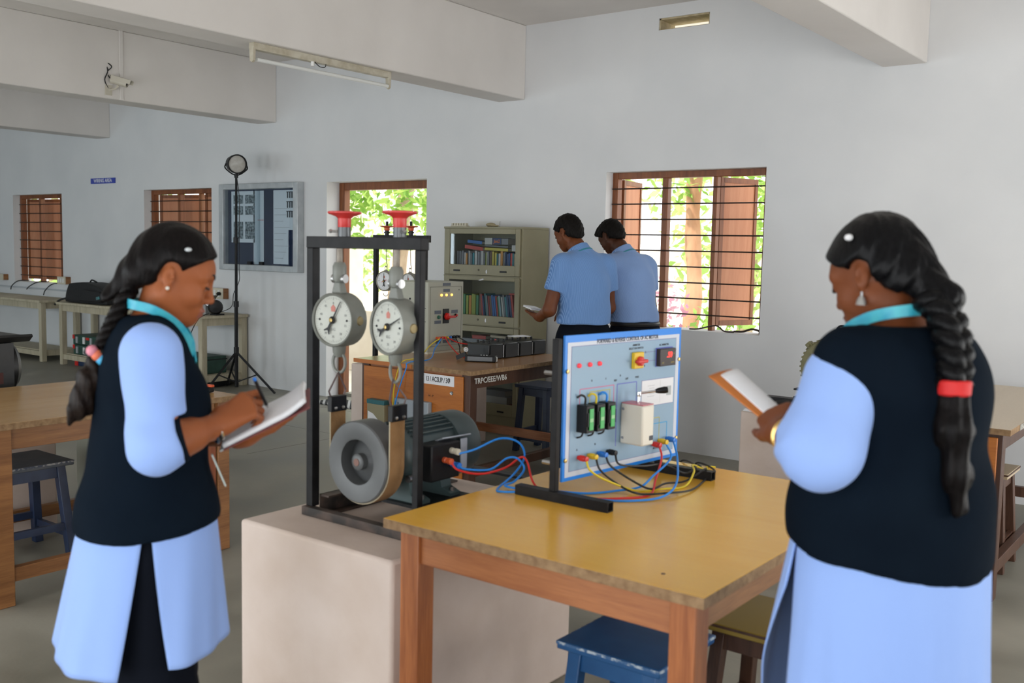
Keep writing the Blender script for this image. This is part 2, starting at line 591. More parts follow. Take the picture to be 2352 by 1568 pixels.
def board_leaf(root, hinge, end, z0, z1, mat=None, name='shutter'):
    """one shutter leaf standing from hinge to end: a board with a raised rim"""
    h, e = Vector((hinge[0], hinge[1], 0)), Vector((end[0], end[1], 0))
    d = (e-h)
    n = Vector((-d.y, d.x, 0)).normalized()
    L = d.length
    d.normalize()
    o = MB().obox(h+d*L/2+Vector((0, 0, (z0+z1)/2)), d, n, (0, 0, 1), L-0.02, 0.012, z1-z0-0.02).build(name, mat or m_shutter, root)
    r = MB()
    r.obox(h+d*0.02+Vector((0, 0, (z0+z1)/2)), d, n, (0, 0, 1), 0.04, 0.028, z1-z0)
    r.obox(h+d*(L-0.015)+Vector((0, 0, (z0+z1)/2)), d, n, (0, 0, 1), 0.03, 0.028, z1-z0)
    for z in (z0+0.02, z1-0.02): r.obox(h+d*L/2+Vector((0, 0, z)), d, n, (0, 0, 1), L-0.06, 0.028, 0.04)
    r.build('shutter_rim', m_teak, o)
    return o


def window(name, label, hole, mull, leaves, bar_z, y=BACK_Y):
    x0, x1, z0, z1 = hole
    root = thing(name, label, None, ((x0+x1)/2, y+0.11, z0), kind='structure')
    f = 0.05
    fr = MB()
    ya, yb = y+0.10, y+0.17
    fr.box(x0, x0+f, ya, yb, z0, z1).box(x1-f, x1, ya, yb, z0, z1).box(x0+f, x1-f, ya, yb, z1-f, z1)
    fr.build('window_frame', m_teak, root, bevel=0.003)
    for mx, w in mull:
        MB().box(mx-w/2, mx+w/2, ya+0.005, yb-0.005, z0, z1-f).build('mullion', m_teak, root, bevel=0.003)
    for z in bar_z:
        MB().cyl((x0+0.01, y+0.085, z), (x1-0.01, y+0.085, z), 0.0055, n=8).build('grille_bar', m_iron, root)
    for h, e in leaves: board_leaf(root, h, e, z0+0.035, z1-0.05)
    return root


def polar(hx, hy, a, L): return ((hx, hy), (hx+L*math.cos(math.radians(a)), hy+L*math.sin(math.radians(a))))


BZ = [2.054-0.1225*i for i in range(9)]
window('window_1', 'barred teak window behind the two young men, shutters swung outward', W1, [(-3.862, 0.05), (-3.432, 0.035)],
       [polar(-3.425, 7.10, 70, 0.40), polar(-4.30, 7.12, 100, 0.42)], BZ)
w2 = window('window_2', 'barred window with orange shutters behind the left girl', W2, [(-10.33, 0.05), (-9.93, 0.03)],
            [polar(-10.82, 7.11, 13, 0.80), ((-9.86, 7.075), (-9.60, 7.075))], [z-0.02 for z in BZ])
w3 = window('window_3', 'barred window with orange shutter at the far left', W3, [(-13.56, 0.05), (-13.02, 0.03)],
            [polar(-14.04, 7.11, 13, 0.82), ((-12.98, 7.075), (-12.82, 7.075))], [z-0.03 for z in BZ])

dr = thing('door_1', 'open doorway with teak frame beside the notice board', None, (-6.98, BACK_Y+0.2, 0), kind='structure')
dy0, dy1 = BACK_Y+0.17, BACK_Y+TH+0.01
b = MB().box(DOOR[0], DOOR[0]+0.075, dy0, dy1, 0, 2.185).box(DOOR[1]-0.075, DOOR[1], dy0, dy1, 0, 2.185).box(DOOR[0]+0.075, DOOR[1]-0.075, dy0, dy1, 2.11, 2.185)
b.build('door_frame', m_teak, dr, bevel=0.004)
MB().box(DOOR[0]+0.075, DOOR[1]-0.075, dy0, dy1+0.1, -0.02, 0.03).build('threshold', m_floor, dr)

vt = thing('window_4', 'small oblong ventilator slot high in the wall', None, (-3.70, BACK_Y+0.1, 3.255), kind='structure')
m_raw = M('raw_plaster', (0.42, 0.34, 0.2), 0.9, col2=(0.55, 0.46, 0.30), scale=18, bump=0.3)
b = MB().box(VENT[0], VENT[0]+0.012, BACK_Y+0.012, BACK_Y+TH, VENT[2], VENT[3]).box(VENT[0], VENT[1], BACK_Y+0.012, BACK_Y+TH, VENT[3]-0.012, VENT[3])
b.box(VENT[0], VENT[1], BACK_Y+0.012, BACK_Y+TH, VENT[2], VENT[2]+0.006).box(VENT[1]-0.012, VENT[1], BACK_Y+0.012, BACK_Y+TH, VENT[2], VENT[3])
b.build('vent_lining', m_raw, vt)

# loose plaster lines where the floor is jointed
gr = MB()
for x in np.arange(-9.6, -5.5, 1.22): gr.box(x-0.0015, x+0.0015, 4.6, BACK_Y, 0.0, 0.0008)
for y in (5.57, 6.45): gr.box(-9.6, -5.7, y-0.0015, y+0.0015, 0.0, 0.0008)
structure(gr.build('trim_7', M('floor_joint', (0.13, 0.12, 0.10), 0.8), smooth=0), 'thin joint lines in the cement floor')

# ------------------------------------------------------------------ outside
m_earth = M('pale_earth', (0.62, 0.56, 0.46), 0.95, col2=(0.72, 0.68, 0.60), scale=0.8, bump=0.2)
structure(MB().box(-40, 12, BACK_Y+TH, 45, -0.4, -0.14).build('ground_outside', m_earth), 'pale sunlit ground outside the windows')
m_veranda = M('cream_lime_wash', (0.68, 0.60, 0.50), 0.9, col2=(0.74, 0.67, 0.57), scale=3)
pw_ = MB().box(-16, -8.9, 9.4, 9.62, -0.14, 0.69)
tag(rebase(pw_.build('parapet_wall', m_veranda, bevel=0.01), (-12, 9.5, -0.14)), 'low cream parapet wall seen through the doorway', 'wall')
MB_ = MB().box(-15.2, -14.6, 13.6, 14.2, -0.14, 3.2)
tag(rebase(MB_.build('gate_pillar', m_veranda, bevel=0.01), (-14.9, 13.9, -0.14)), 'pale square pillar beyond the doorway', 'pillar')
tag(rebase(MB().box(-40, 12, 24, 24.3, -0.14, 1.6).build('compound_wall', m_veranda), (-14, 24.1, -0.14)), 'long pale compound wall behind the trees', 'wall')
m_bark = M('orange_brown_bark', (0.40, 0.20, 0.11), 0.9, col2=(0.56, 0.33, 0.20), scale=5, stretch=(1, 1, 0.4), bump=0.5, bscale=14)  # orange-brown bark, tone varied at random
m_bark2 = M('grey_bark', (0.36, 0.26, 0.19), 0.9, col2=(0.50, 0.39, 0.30), scale=6, stretch=(1, 1, 0.4), bump=0.5, bscale=14)
m_leafA = leaf_mat('leaf_green', (0.16, 0.34, 0.05), (0.46, 0.62, 0.16))
m_leafB = leaf_mat('leaf_pale', (0.30, 0.46, 0.12), (0.62, 0.72, 0.30))
m_flower = leaf_mat('bougainvillea', (0.52, 0.18, 0.30), (0.72, 0.46, 0.55))


def leaf_cloud(n, centre, rad, size, rnd, droop=0.0):
    b = MB()
    c = Vector(centre)
    for i in range(n):
        while True:
            p = Vector((rnd.uniform(-1, 1), rnd.uniform(-1, 1), rnd.uniform(-1, 1)))
            if 0.15 < p.length < 1: break
        p = c+Vector((p.x*rad[0], p.y*rad[1], p.z*rad[2]))
        d = Vector((rnd.gauss(0, 1), rnd.gauss(0, 1), rnd.gauss(-droop, 0.8))).normalized()
        w = d.cross(Vector((rnd.gauss(0, 1), rnd.gauss(0, 1), rnd.gauss(0, 1)))).normalized()
        L = size*rnd.uniform(0.6, 1.4)
        q = p+d*L
        b.add([p, p+d*L*0.45+w*L*0.22, q, p+d*L*0.45-w*L*0.22], [(0, 1, 2, 3)])
    return b


def tree(name, label, trunk, rads, branches, clouds, bark, leaf, seed, group=None, cat='tree'):
    rnd = random.Random(seed)
    root = thing(name, label, cat, tuple(trunk[0]), group=group)
    pts = catmull(trunk, 5)
    rr = np.interp(np.linspace(0, 1, len(pts)), np.linspace(0, 1, len(rads)), rads)
    rr = [r*(1+0.10*math.sin(i*1.7)) for i, r in enumerate(rr)]
    MB().tube(pts, rr, 12).build('trunk', bark, root)
    for br, r in branches:
        q = catmull(br, 4)
        MB().tube(q, list(np.linspace(r, r*0.35, len(q))), 7).build('branch', bark, root)
    b = MB()
    for n, c, rad, size in clouds:
        lc = leaf_cloud(n, c, rad, size, rnd, 0.4)
        b.add(lc.v, lc.f)
    tag(b.build('foliage', leaf, root, smooth=0), None, None, None, 'stuff')
    return root


tree('shade_tree', 'brown-trunked tree with pale leaves just outside the barred window', [(-5.75, 11.0, -0.14), (-5.62, 11.05, 1.0), (-5.70, 11.1, 2.0), (-5.6, 11.0, 3.2), (-5.5, 11.1, 4.6)],
     [0.11, 0.10, 0.095, 0.085, 0.06], [([(-5.65, 11.05, 2.6), (-6.4, 11.2, 3.4), (-7.2, 11.0, 3.9)], 0.06), ([(-5.6, 11.0, 3.0), (-4.9, 11.3, 3.6), (-4.0, 11.4, 3.9)], 0.06)],
     [(900, (-5.6, 11.2, 4.0), (2.6, 1.6, 1.1), 0.17), (420, (-5.9, 11.0, 2.75), (1.5, 0.8, 0.55), 0.15), (240, (-4.85, 11.3, 2.4), (0.5, 0.5, 0.6), 0.14)], m_bark, m_leafA, 3)
tree('roadside_tree', 'leafy tree with a grey forked trunk seen through the doorway', [(-11.1, 11.4, -0.14), (-10.95, 11.4, 1.0), (-10.9, 11.45, 1.9), (-10.8, 11.4, 2.5), (-11.0, 11.5, 3.6), (-10.9, 11.6, 4.6)],
     [0.15, 0.13, 0.11, 0.14, 0.08, 0.05], [([(-10.85, 11.4, 2.4), (-11.6, 11.3, 2.9), (-12.6, 11.2, 3.1)], 0.06), ([(-10.85, 11.4, 2.3), (-10.2, 11.5, 3.0), (-9.3, 11.6, 3.3)], 0.05)],
     [(1100, (-11.0, 11.3, 3.3), (2.2, 1.3, 0.95), 0.20), (330, (-11.7, 10.9, 2.3), (0.9, 0.5, 0.5), 0.19), (200, (-10.2, 11.0, 2.15), (0.6, 0.5, 0.45), 0.18), (90, (-11.6, 10.8, 1.75), (0.5, 0.3, 0.3), 0.16)], m_bark2, m_leafA, 11)
for k, (x, y, h, s, lab) in enumerate([(-7.4, 16.5, 2.6, 1.0, 'pale green tree farther back, left in the barred window'), (-3.9, 15.5, 2.4, 1.0, 'pale green tree farther back, right in the barred window'),
                                       (-6.0, 20.0, 3.0, 1.2, 'distant hazy tree behind the brown trunk'), (-18.5, 17.5, 2.8, 1.1, 'distant tree left of the doorway pillar'),
                                       (-15.2, 18.5, 2.6, 1.1, 'distant tree behind the doorway pillar'), (-17.4, 10.6, 2.4, 0.9, 'leafy tree outside the window behind the left girl'),
                                       (-21.5, 11.4, 2.5, 1.0, 'leafy tree outside the far left window')]):
    tree('garden_tree', lab, [(x, y, -0.14), (x+0.1, y, h*0.5), (x, y+0.1, h)], [0.14, 0.11, 0.07], [],
         [(800, (x, y, h-0.2), (1.9*s, 1.3*s, 1.4*s), 0.24), (420, (x+0.4, y-0.5, h*0.45), (1.6*s, 0.8*s, 0.8), 0.22)], m_bark2, m_leafB, 20+k, group='trees in the garden')
tree('flowering_bush', 'pink flowering bush below the barred window', [(-5.25, 9.3, -0.14), (-5.2, 9.3, 0.3), (-5.2, 9.35, 0.8)], [0.04, 0.03, 0.02], [],
     [(210, (-5.12, 9.3, 0.85), (0.34, 0.3, 0.5), 0.085)], m_bark, m_flower, 40, cat='bush')
tree('green_bush', 'small yellow-green bush under the barred window sill', [(-4.55, 9.5, -0.14), (-4.5, 9.5, 0.3), (-4.5, 9.55, 0.7)], [0.03, 0.03, 0.02], [],
     [(260, (-4.5, 9.5, 0.66), (0.6, 0.4, 0.36), 0.12)], m_bark2, m_leafA, 41, cat='bush')

# ------------------------------------------------------------------ things on the walls and ceiling
tl = thing('tube_light', 'cream batten tube light under the ceiling beam', 'lamp', (-5.255, 4.73, 2.78))
m_batten = M('aged_cream_enamel', (0.42, 0.37, 0.27), 0.5, col2=(0.58, 0.54, 0.44), scale=14)
MB().box(-5.275, -5.225, 4.11, 5.35, 2.775, 2.82).build('batten', m_batten, tl, bevel=0.004)
MB().cyl((-5.235, 4.14, 2.715), (-5.235, 5.33, 2.715), 0.013, n=14).build('tube', M('tube_glass', (0.74, 0.75, 0.73), 0.25), tl)
for y in (4.12, 5.34):
    MB().prism([(-0.02, 0), (0.02, 0), (0.017, -0.08), (0, -0.092), (-0.017, -0.08)], (-5.238, y, 2.785), (1, 0, 0), (0, 0, 1), 0.018).build('lamp_holder', m_batten, tl)
MB().cyl((-5.23, 4.60, 2.775), (-5.23, 4.60, 2.745), 0.012, n=10).build('starter', m_white, tl)
MB().tube(catmull([(-5.23, 4.62, 2.775), (-5.225, 4.66, 2.75), (-5.23, 4.71, 2.755), (-5.23, 4.72, 2.778)]), 0.003, 6).build('wire_loop', m_wblk, tl)

cc = thing('security_camera', 'white bullet security camera on the ceiling beam', 'camera', (-8.44, 5.05, 2.86))
m_cctv = M('aged_white_metal', (0.56, 0.52, 0.43), 0.4)
d = Vector((0.75, 0.55, -0.25)).normalized()
c0 = Vector((-8.36, 5.09, 2.97))
MB().lathe([(0.02, 0), (0.033, 0.006), (0.033, 0.15), (0.028, 0.155), (0.028, 0.14), (0.0, 0.14)], c0-d*0.08, d, 18).build('housing', m_cctv, cc)
s_ = d.cross(Vector((0, 0, 1))).normalized()
u_ = s_.cross(d)
hd = MB()
hd.obox(c0+u_*0.038+d*0.01, d, s_, u_, 0.20, 0.06, 0.005)
for q in (-1, 1): hd.obox(c0+u_*0.02+s_*0.036*q+d*0.02, d, s_, u_, 0.18, 0.004, 0.035)
hd.build('sun_hood', m_cctv, cc)
MB().lathe([(0.026, 0), (0.022, 0.003), (0.012, 0.003), (0.012, -0.006), (0, -0.006)], c0+d*0.062, d, 18).build('lens', m_dark, cc)
MB().tube([c0-u_*0.033, c0-u_*0.07-d*0.02, Vector((-8.44, 5.03, 2.895))], 0.010, 8).build('bracket_arm', m_cctv, cc)
MB().box(-8.44, -8.43, 4.995, 5.06, 2.85, 2.94).build('bracket_plate', m_cctv, cc)
MB().tube(catmull([c0-d*0.08, c0-d*0.13+u_*0.05, c0-d*0.10+u_*0.11, c0-d*0.16+u_*0.13, Vector((-8.43, 5.02, 3.06)), Vector((-8.43, 4.99, 2.98)), Vector((-8.435, 5.03, 2.9))], 6), 0.005, 6).build('cable', m_wblk, cc)
tag(rebase(MB().box(-8.44, -8.425, 5.135, 5.17, 2.82, CEIL).build('cable_conduit', m_ceil, bevel=0.003), (-8.43, 5.15, 2.82)), 'white cable trunking strip behind the security camera', 'conduit')

sg = thing('wall_sign', 'small blue area sign on the far wall', 'sign', (-11.765, BACK_Y, 2.29))
m_sign = M('sign_blue', (0.03, 0.06, 0.42), 0.35)
MB().box(-12.06, -11.50, BACK_Y-0.008, BACK_Y-0.0005, 2.262, 2.330).build('sign_plate', m_sign, sg)
lettering('WIRING AREA', sg, (-11.78, BACK_Y-0.0085, 2.296), (1, 0, 0), (0, 0, 1), 0.062, m_paper, bold=0.001, xs=1.05)

nb = thing('notice_board', 'framed glass notice board with papers on the wall', 'board', (-8.66, BACK_Y, 1.26))
x0, x1, z0, z1 = -9.31, -8.00, 1.258, 2.19
y0 = BACK_Y-0.09
fr = MB()
fr.box(x0, x0+0.075, y0, BACK_Y-0.001, z0, z1).box(x1-0.075, x1, y0, BACK_Y-0.001, z0, z1)
fr.box(x0+0.075, x1-0.075, y0, BACK_Y-0.001, z1-0.06, z1).box(x0+0.075, x1-0.075, y0, BACK_Y-0.001, z0, z0+0.065)
fr.build('board_frame', m_galv, nb, bevel=0.006)
MB().box(x0+0.07, x1-0.07, BACK_Y-0.02, BACK_Y-0.002, z0+0.06, z1-0.05).build('felt_back', M('navy_felt', (0.012, 0.022, 0.06), 0.9), nb)
for px0, px1, pz0, pz1 in ((x0+0.14, -8.77, 1.56, 2.115), (-8.79, -8.62, 1.33, 2.115), (-8.46, x1-0.09, 1.70, 2.115), (-8.46, -8.22, 1.34, 1.70)):
    pn = MB().box(px0, px1, BACK_Y-0.024, BACK_Y-0.0205, pz0, pz1).build('paper_sheet', m_paper, nb)
m_photo = M('photo_print', (0.05, 0.07, 0.08), 0.4, col2=(0.34, 0.38, 0.40), scale=40, lo=0.42, hi=0.58)
for gx in (-9.13, -8.93):
    for gz in (1.98, 1.86, 1.69, 1.60):
        MB().box(gx, gx+0.165, BACK_Y-0.027, BACK_Y-0.0245, gz, gz+0.095).build('photograph', m_photo, nb)
for gz in (2.03, 1.93, 1.83):
    for k in range(4): MB().box(-8.24+k*0.035, -8.222+k*0.035, BACK_Y-0.026, BACK_Y-0.0245, gz, gz+0.06).build('printed_column', m_ink, nb)
    MB().box(-8.25, -8.11, BACK_Y-0.026, BACK_Y-0.0245, gz+0.06, gz+0.068).build('printed_rule', m_ink, nb)
for k in range(9):
    MB().box(-8.44, -8.44+0.14+0.05*(k % 3), BACK_Y-0.026, BACK_Y-0.0245, 1.40+k*0.065, 1.404+k*0.065).build('text_line', M('grey_print', (0.4, 0.4, 0.43), 0.8), nb)
MB().box(-8.72, -8.62, BACK_Y-0.026, BACK_Y-0.0245, 1.80, 1.806).build('red_line', m_red, nb)
m_pane = glass_mat('board_glass', (0.90, 0.94, 0.96))
MB().box(x0+0.075, -8.64, y0+0.03, y0+0.034, z0+0.065, z1-0.06).build('sliding_pane', m_pane, nb)
MB().box(-8.72, x1-0.075, y0+0.018, y0+0.022, z0+0.065, z1-0.06).build('sliding_pane', m_pane, nb)
for hx in (-8.80, -8.60): MB().box(hx-0.03, hx+0.03, y0+0.008, y0+0.03, z0+0.066, z0+0.10).build('pane_catch', m_dark, nb)


def switch_box(x0, x1, z0, z1, label, plug=False):
    r = thing('switch_box', label, 'switch box', ((x0+x1)/2, BACK_Y, z0), group='wooden switch boxes along the wall')
    MB().box(x0, x1, BACK_Y-0.07, BACK_Y-0.0005, z0, z1).build('wooden_box', m_legy, r, bevel=0.002)
    MB().box(x0-0.004, x1-0.002, BACK_Y-0.078, BACK_Y-0.07, z0-0.002, z1+0.002).build('front_plate', m_cream, r)
    n = 3
    for k in range(n):
        a = x0+0.02+(x1-x0-0.03)*k/n
        MB().box(a, a+0.035, BACK_Y-0.084, BACK_Y-0.078, z0+0.02, z1-0.02).build('rocker_switch', m_white, r)
    if plug:
        MB().lathe([(0.0, 0), (0.018, 0.002), (0.02, 0.025), (0.012, 0.04), (0, 0.042)], (x1-0.045, BACK_Y-0.084, (z0+z1)/2), (0, -1, 0), 12).build('plug', m_dark, r)
    return r


switch_box(-14.75, -14.28, 0.965, 1.045, 'wooden switch box at the far left edge of the wall')
switch_box(-12.80, -12.60, 0.965, 1.06, 'wooden switch box just right of the far left window')
switch_box(-11.30, -11.12, 0.965, 1.05, 'wooden switch box half hidden behind the braided girl')
switch_box(-9.52, -9.26, 0.93, 1.045, 'wooden switch box with a black plug under the notice board', True)
tag(rebase(MB().box(-14.9, -12.6, BACK_Y-0.03, BACK_Y-0.0005, 0.865, 0.885).build('cable_trunking', M('pale_trunking', (0.5, 0.53, 0.56), 0.6), bevel=0.003), (-13.7, BACK_Y, 0.865)),
    'thin pale cable trunking running below the far left window', 'trunking')


def wire(name, label, pts, r, mat, n=7, group=None, cat='wire', k=8):
    q = catmull(pts, k)
    c = min(q, key=lambda v: v.z)
    o = MB().tube(q, r, n).build(name, mat)
    return tag(rebase(o, c), label, cat, group)


for k, (a, b_, lab) in enumerate([((-13.98, 0.95), (-14.1, 0.84), 'left end of three black wires'), ((-13.45, 0.95), (-13.65, 0.86), 'middle of three black wires'), ((-13.05, 0.94), (-13.2, 0.80), 'right of three black wires')]):
    wire('loose_wire', lab+' hanging from the far left window sill', [(a[0]+0.15, 7.0, a[1]+0.025), (a[0], 6.92, a[1]+0.012), ((a[0]+b_[0])/2, 6.86, (a[1]+b_[1])/2), (b_[0], 6.87, b_[1])], 0.007, m_wblk)
wire('sill_wire', 'thin bent black wire lying on the big window sill, left piece', [(-3.58, 6.99, 0.962), (-3.50, 6.98, 0.968), (-3.36, 6.99, 1.0), (-3.28, 6.97, 0.965), (-3.20, 6.97, 0.962)], 0.006, m_iron)
wire('sill_rod', 'bent black rod lying on the right of the big window sill', [(-3.20, 6.97, 0.968), (-3.12, 6.96, 0.973), (-3.05, 6.95, 0.995), (-3.00, 6.965, 0.985), (-2.985, 6.95, 0.968)], 0.008, m_iron)
# ================================================================== furniture
def lab_table(name, label, x0, x1, y0, y1, top, z=0.79, leg=m_legw, railx=m_legx, raily=m_legy, front_panel=None, rails=True):
    t = thing(name, label, 'table', ((x0+x1)/2, (y0+y1)/2, 0), group='wooden laboratory tables')
    b = MB().box(x0, x1, y0, y1, z-0.028, z)
    b.mi = [1, 0, 1, 1, 1, 1]
    b.build('tabletop', [top, m_chip], t, bevel=0.0015)
    i, w = 0.035, 0.068
    xs, ys = (x0+i, x1-i-w), (y0+i, y1-i-w)
    for a in xs:
        for c in ys: MB().box(a, a+w, c, c+w, 0, z-0.028).build('leg', leg, t, bevel=0.003)
    h = 0.095
    for c in (y0+i+0.012, y1-i-w+0.02): MB().box(x0+i+w, x1-i-w, c, c+0.034, z-0.028-h, z-0.0285).build('apron', railx, t, bevel=0.002)
    for a in (x0+i+0.02, x1-i-w+0.012): MB().box(a, a+0.034, y0+i+w, y1-i-w, z-0.028-h, z-0.0285).build('apron', raily, t, bevel=0.002)
    if rails:
        for a in xs: MB().box(a+0.014, a+0.054, y0+i+w, y1-i-w, 0.10, 0.16).build('stretcher', raily, t, bevel=0.002)
        MB().box(x0+i+w, x1-i-w, y1-i-w+0.01, y1-i-w+0.05, 0.16, 0.22).build('stretcher', railx, t, bevel=0.002)
    return t


mt = lab_table('laboratory_table', 'glossy honey-brown laboratory table in the foreground carrying the blue panel', -1.94, -0.948, 1.97, 3.225, m_lam, rails=False)
MB().ball((-1.10, 2.06, 0.79), 0.006, 8, (1, 1, 0.15)).build('table_scar', m_legd, mt)
lt = lab_table('laboratory_table', 'honey-brown laboratory table behind the girl at the left edge', -5.12, -4.10, 1.90, 3.13, m_lam_y, leg=m_legy)
MB().box(-4.158, -4.145, 2.70, 3.02, 0.12, 0.66).build('side_panel', wood('mahogany_panel', (0.20, 0.045, 0.012), (0.28, 0.075, 0.02), 'z', 0.45), lt)
ft = lab_table('laboratory_table', 'worn brown laboratory table with orange front panel near the bookcase', -4.93, -3.90, 4.72, 5.95, m_lam_d, leg=m_legd, raily=m_legd)
MB().box(-4.865, -3.985, 4.742, 4.754, 0.03, 0.745).build('front_panel', m_ply, ft, bevel=0.002)
m_tape = M('edge_tape', (0.50, 0.16, 0.03), 0.35)
MB().box(-4.935, -4.40, 4.712, 4.722, 0.764, 0.79).build('edge_strip', m_tape, ft)
lettering('TRPC/EEE/WB6', ft, (-3.897-0.012, 4.93, 0.722), (0, 1, 0), (0, 0, 1), 0.05, M('white_stencil', (0.6, 0.6, 0.56), 0.7), bold=0.0008)
cp = thing('label_card', 'white label card reading 13 / ACSLIP / 3Φ on the orange panel', 'label', (-4.19, 4.742, 0.69))
MB().box(-4.325, -4.055, 4.7385, 4.7415, 0.676, 0.742).build('card', m_paper, cp)
lettering('13 / ACSLIP / 3Φ', cp, (-4.19, 4.738, 0.709), (1, 0, 0), (0, 0, 1), 0.045, m_ink, bold=0.0007, xs=0.66)
def cyl_lock(x, y, z, lab):
    o = MB().lathe([(0, 0.006), (0.006, 0.006), (0.0065, 0.002), (0.012, 0.004), (0.013, 0)], (x, y, z), (0, -1, 0), 16).build('cabinet_lock', m_steel)
    tag(rebase(o, (x, y, z)), lab, 'lock')
cyl_lock(-4.075, 4.742, 0.635, 'small round steel lock under the 13 / ACSLIP label')
def panel_mark(text, x, z, size): lettering(text, ft, (x, 4.7405, z), (1, 0, 0), (0, 0, 1), size, m_legd, name='pencil_mark')
panel_mark('N - P', -4.25, 0.60, 0.02)
panel_mark('R', -4.10, 0.47, 0.022)
rtb = lab_table('laboratory_table', 'pale laboratory table with orange front panel at the right edge', -1.86, -0.87, 4.80, 6.50, m_lam_p, z=0.80, leg=m_legd, railx=m_legd, raily=m_legd)
MB().box(-1.80, -0.925, 4.818, 4.832, 0.12, 0.755).build('front_panel', m_ply, rtb, bevel=0.003)
rc = thing('label_card', 'white label card with a phase sign on the right-hand orange panel', 'label', (-1.06, 4.818, 0.66))
MB().box(-1.20, -1.005, 4.8145, 4.8175, 0.655, 0.72).build('card', m_paper, rc)
lettering('3Φ', rc, (-1.035, 4.814, 0.687), (1, 0, 0), (0, 0, 1), 0.045, m_ink, bold=0.0007, xs=0.8)
cyl_lock(-1.02, 4.818, 0.585, 'round steel lock on the right-hand orange panel')
MB().box(-0.875, -0.868, 5.0, 6.4, 0.773, 0.799).build('edge_strip', M('chipped_edge', (0.5, 0.5, 0.46), 0.7, col2=(0.2, 0.17, 0.13), scale=60), rtb)


def make_stool(name, label, mat, edge, s=0.31, h=0.45, loc=(0, 0, 0), rz=0, seat=None):
    t = thing(name, label, 'stool', loc, rz, group='wooden stools')
    MB().box(-s/2, s/2, -s/2, s/2, h-0.025, h).build('seat', seat or mat, t, local=True, bevel=0.004)
    e = MB()
    for a, c in ((-1, 0), (1, 0)): e.box(a*(s/2+0.0008)-0.001, a*(s/2+0.0008)+0.001, -s/2, s/2, h-0.010, h-0.002)
    for c in (-1, 1): e.box(-s/2, s/2, c*(s/2+0.0008)-0.001, c*(s/2+0.0008)+0.001, h-0.010, h-0.002)
    e.build('worn_edge', edge, t, local=True)
    for a in (-1, 1):
        for c in (-1, 1):
            MB().leg((a*s*0.46, c*s*0.46, 0), (a*s*0.36, c*s*0.36, h-0.025), 0.042, 0.042, 0.042, 0.042).build('leg', mat, t, local=True, bevel=0.003)
    for a in (-1, 1):
        MB().box(-s*0.34, s*0.34, a*s*0.37-0.011, a*s*0.37+0.011, h-0.085, h-0.026).build('apron', mat, t, local=True)
        MB().box(a*s*0.37-0.011, a*s*0.37+0.011, -s*0.34, s*0.34, h-0.085, h-0.026).build('apron', mat, t, local=True)
        MB().box(-s*0.41, s*0.41, a*s*0.44-0.011, a*s*0.44+0.011, 0.09, 0.125).build('rung', mat, t, local=True)
        MB().box(a*s*0.44-0.011, a*s*0.44+0.011, -s*0.41, s*0.41, 0.13, 0.165).build('rung', mat, t, local=True)
    return t


m_worn = M('worn_paint_edge', (0.05, 0.13, 0.28), 0.6, col2=(0.45, 0.52, 0.58), scale=70, lo=0.45, hi=0.6)
make_stool('wooden_stool', 'blue painted wooden stool with worn edges under the foreground table', m_bluep, m_worn, 0.33, 0.45, (-1.375, 2.43, 0))
make_stool('wooden_stool', 'brown wooden stool with a mustard yellow seat in the shadow under the foreground table', m_legd, m_legd, 0.33, 0.45, (-1.13, 2.84, 0), seat=M('mustard_seat', (0.30, 0.20, 0.03), 0.5))
make_stool('wooden_stool', 'dusty navy wooden stool under the table at the left edge', m_navy, M('dusty_edge', (0.05, 0.06, 0.09), 0.7, col2=(0.35, 0.34, 0.32), scale=70, lo=0.45, hi=0.62), 0.36, 0.475, (-4.80, 2.36, 0),
           seat=M('dusty_navy', (0.06, 0.07, 0.085), 0.6, col2=(0.10, 0.105, 0.11), scale=8))
make_stool('wooden_stool', 'navy wooden stool beside the young man near the bookcase', m_navy, m_navy, 0.31, 0.52, (-4.42, 6.22, 0))
make_stool('wooden_stool', 'plain wooden stool with pale seat behind the right-hand orange panel', m_legd, m_legd, 0.30, 0.50, (-1.11, 5.45, 0), seat=m_lam_p)


def plinth(label, x0, x1, y0, y1, z1=0.6475):
    b = MB().box(x0, x1, y0, y1, 0, z1)
    o = b.build('concrete_pedestal', m_block, bevel=0.012)
    return tag(rebase(o, ((x0+x1)/2, (y0+y1)/2, 0)), label, 'pedestal', 'plastered machine pedestals')


plinth('cream plastered pedestal carrying the brake test rig in the foreground', -2.645, -1.952, 2.02, 2.955)
plinth('cream plastered pedestal beside the far orange panel', -5.62, -4.955, 5.34, 6.20)
plinth('cream plastered pedestal under the olive motor at right', -2.40, -1.90, 5.36, 6.3)
plinth('pinkish plastered pedestal under the left-hand table', -5.86, -5.16, 1.95, 2.74)

# ------------------------------------------------------------------ bookcase with its books
BX0, BX1, BY0, BY1, BH = -5.73, -4.885, 6.53, 6.91, 1.733
bc = thing('bookcase', 'olive steel bookcase with four glass doors against the wall', 'bookcase', ((BX0+BX1)/2, 6.72, 0))
SEC = [(1.325, 1.715), (0.905, 1.315), (0.535, 0.895), (0.155, 0.525)]      # doors
GLZ = [(1.412, 1.672), (0.988, 1.282), (0.600, 0.845), (0.255, 0.49)]        # panes
b = MB().box(BX0, BX0+0.02, BY0+0.012, BY1, 0, BH-0.018).box(BX1-0.02, BX1, BY0+0.012, BY1, 0, BH-0.018).box(BX0+0.02, BX1-0.02, BY1-0.012, BY1, 0, BH-0.018).box(BX0, BX1, BY0, BY1, BH-0.018, BH)
b.box(BX0, BX1, BY0+0.004, BY0+0.02, 0.02, 0.155)
b.build('carcass', m_bookcase, bc, bevel=0.003)
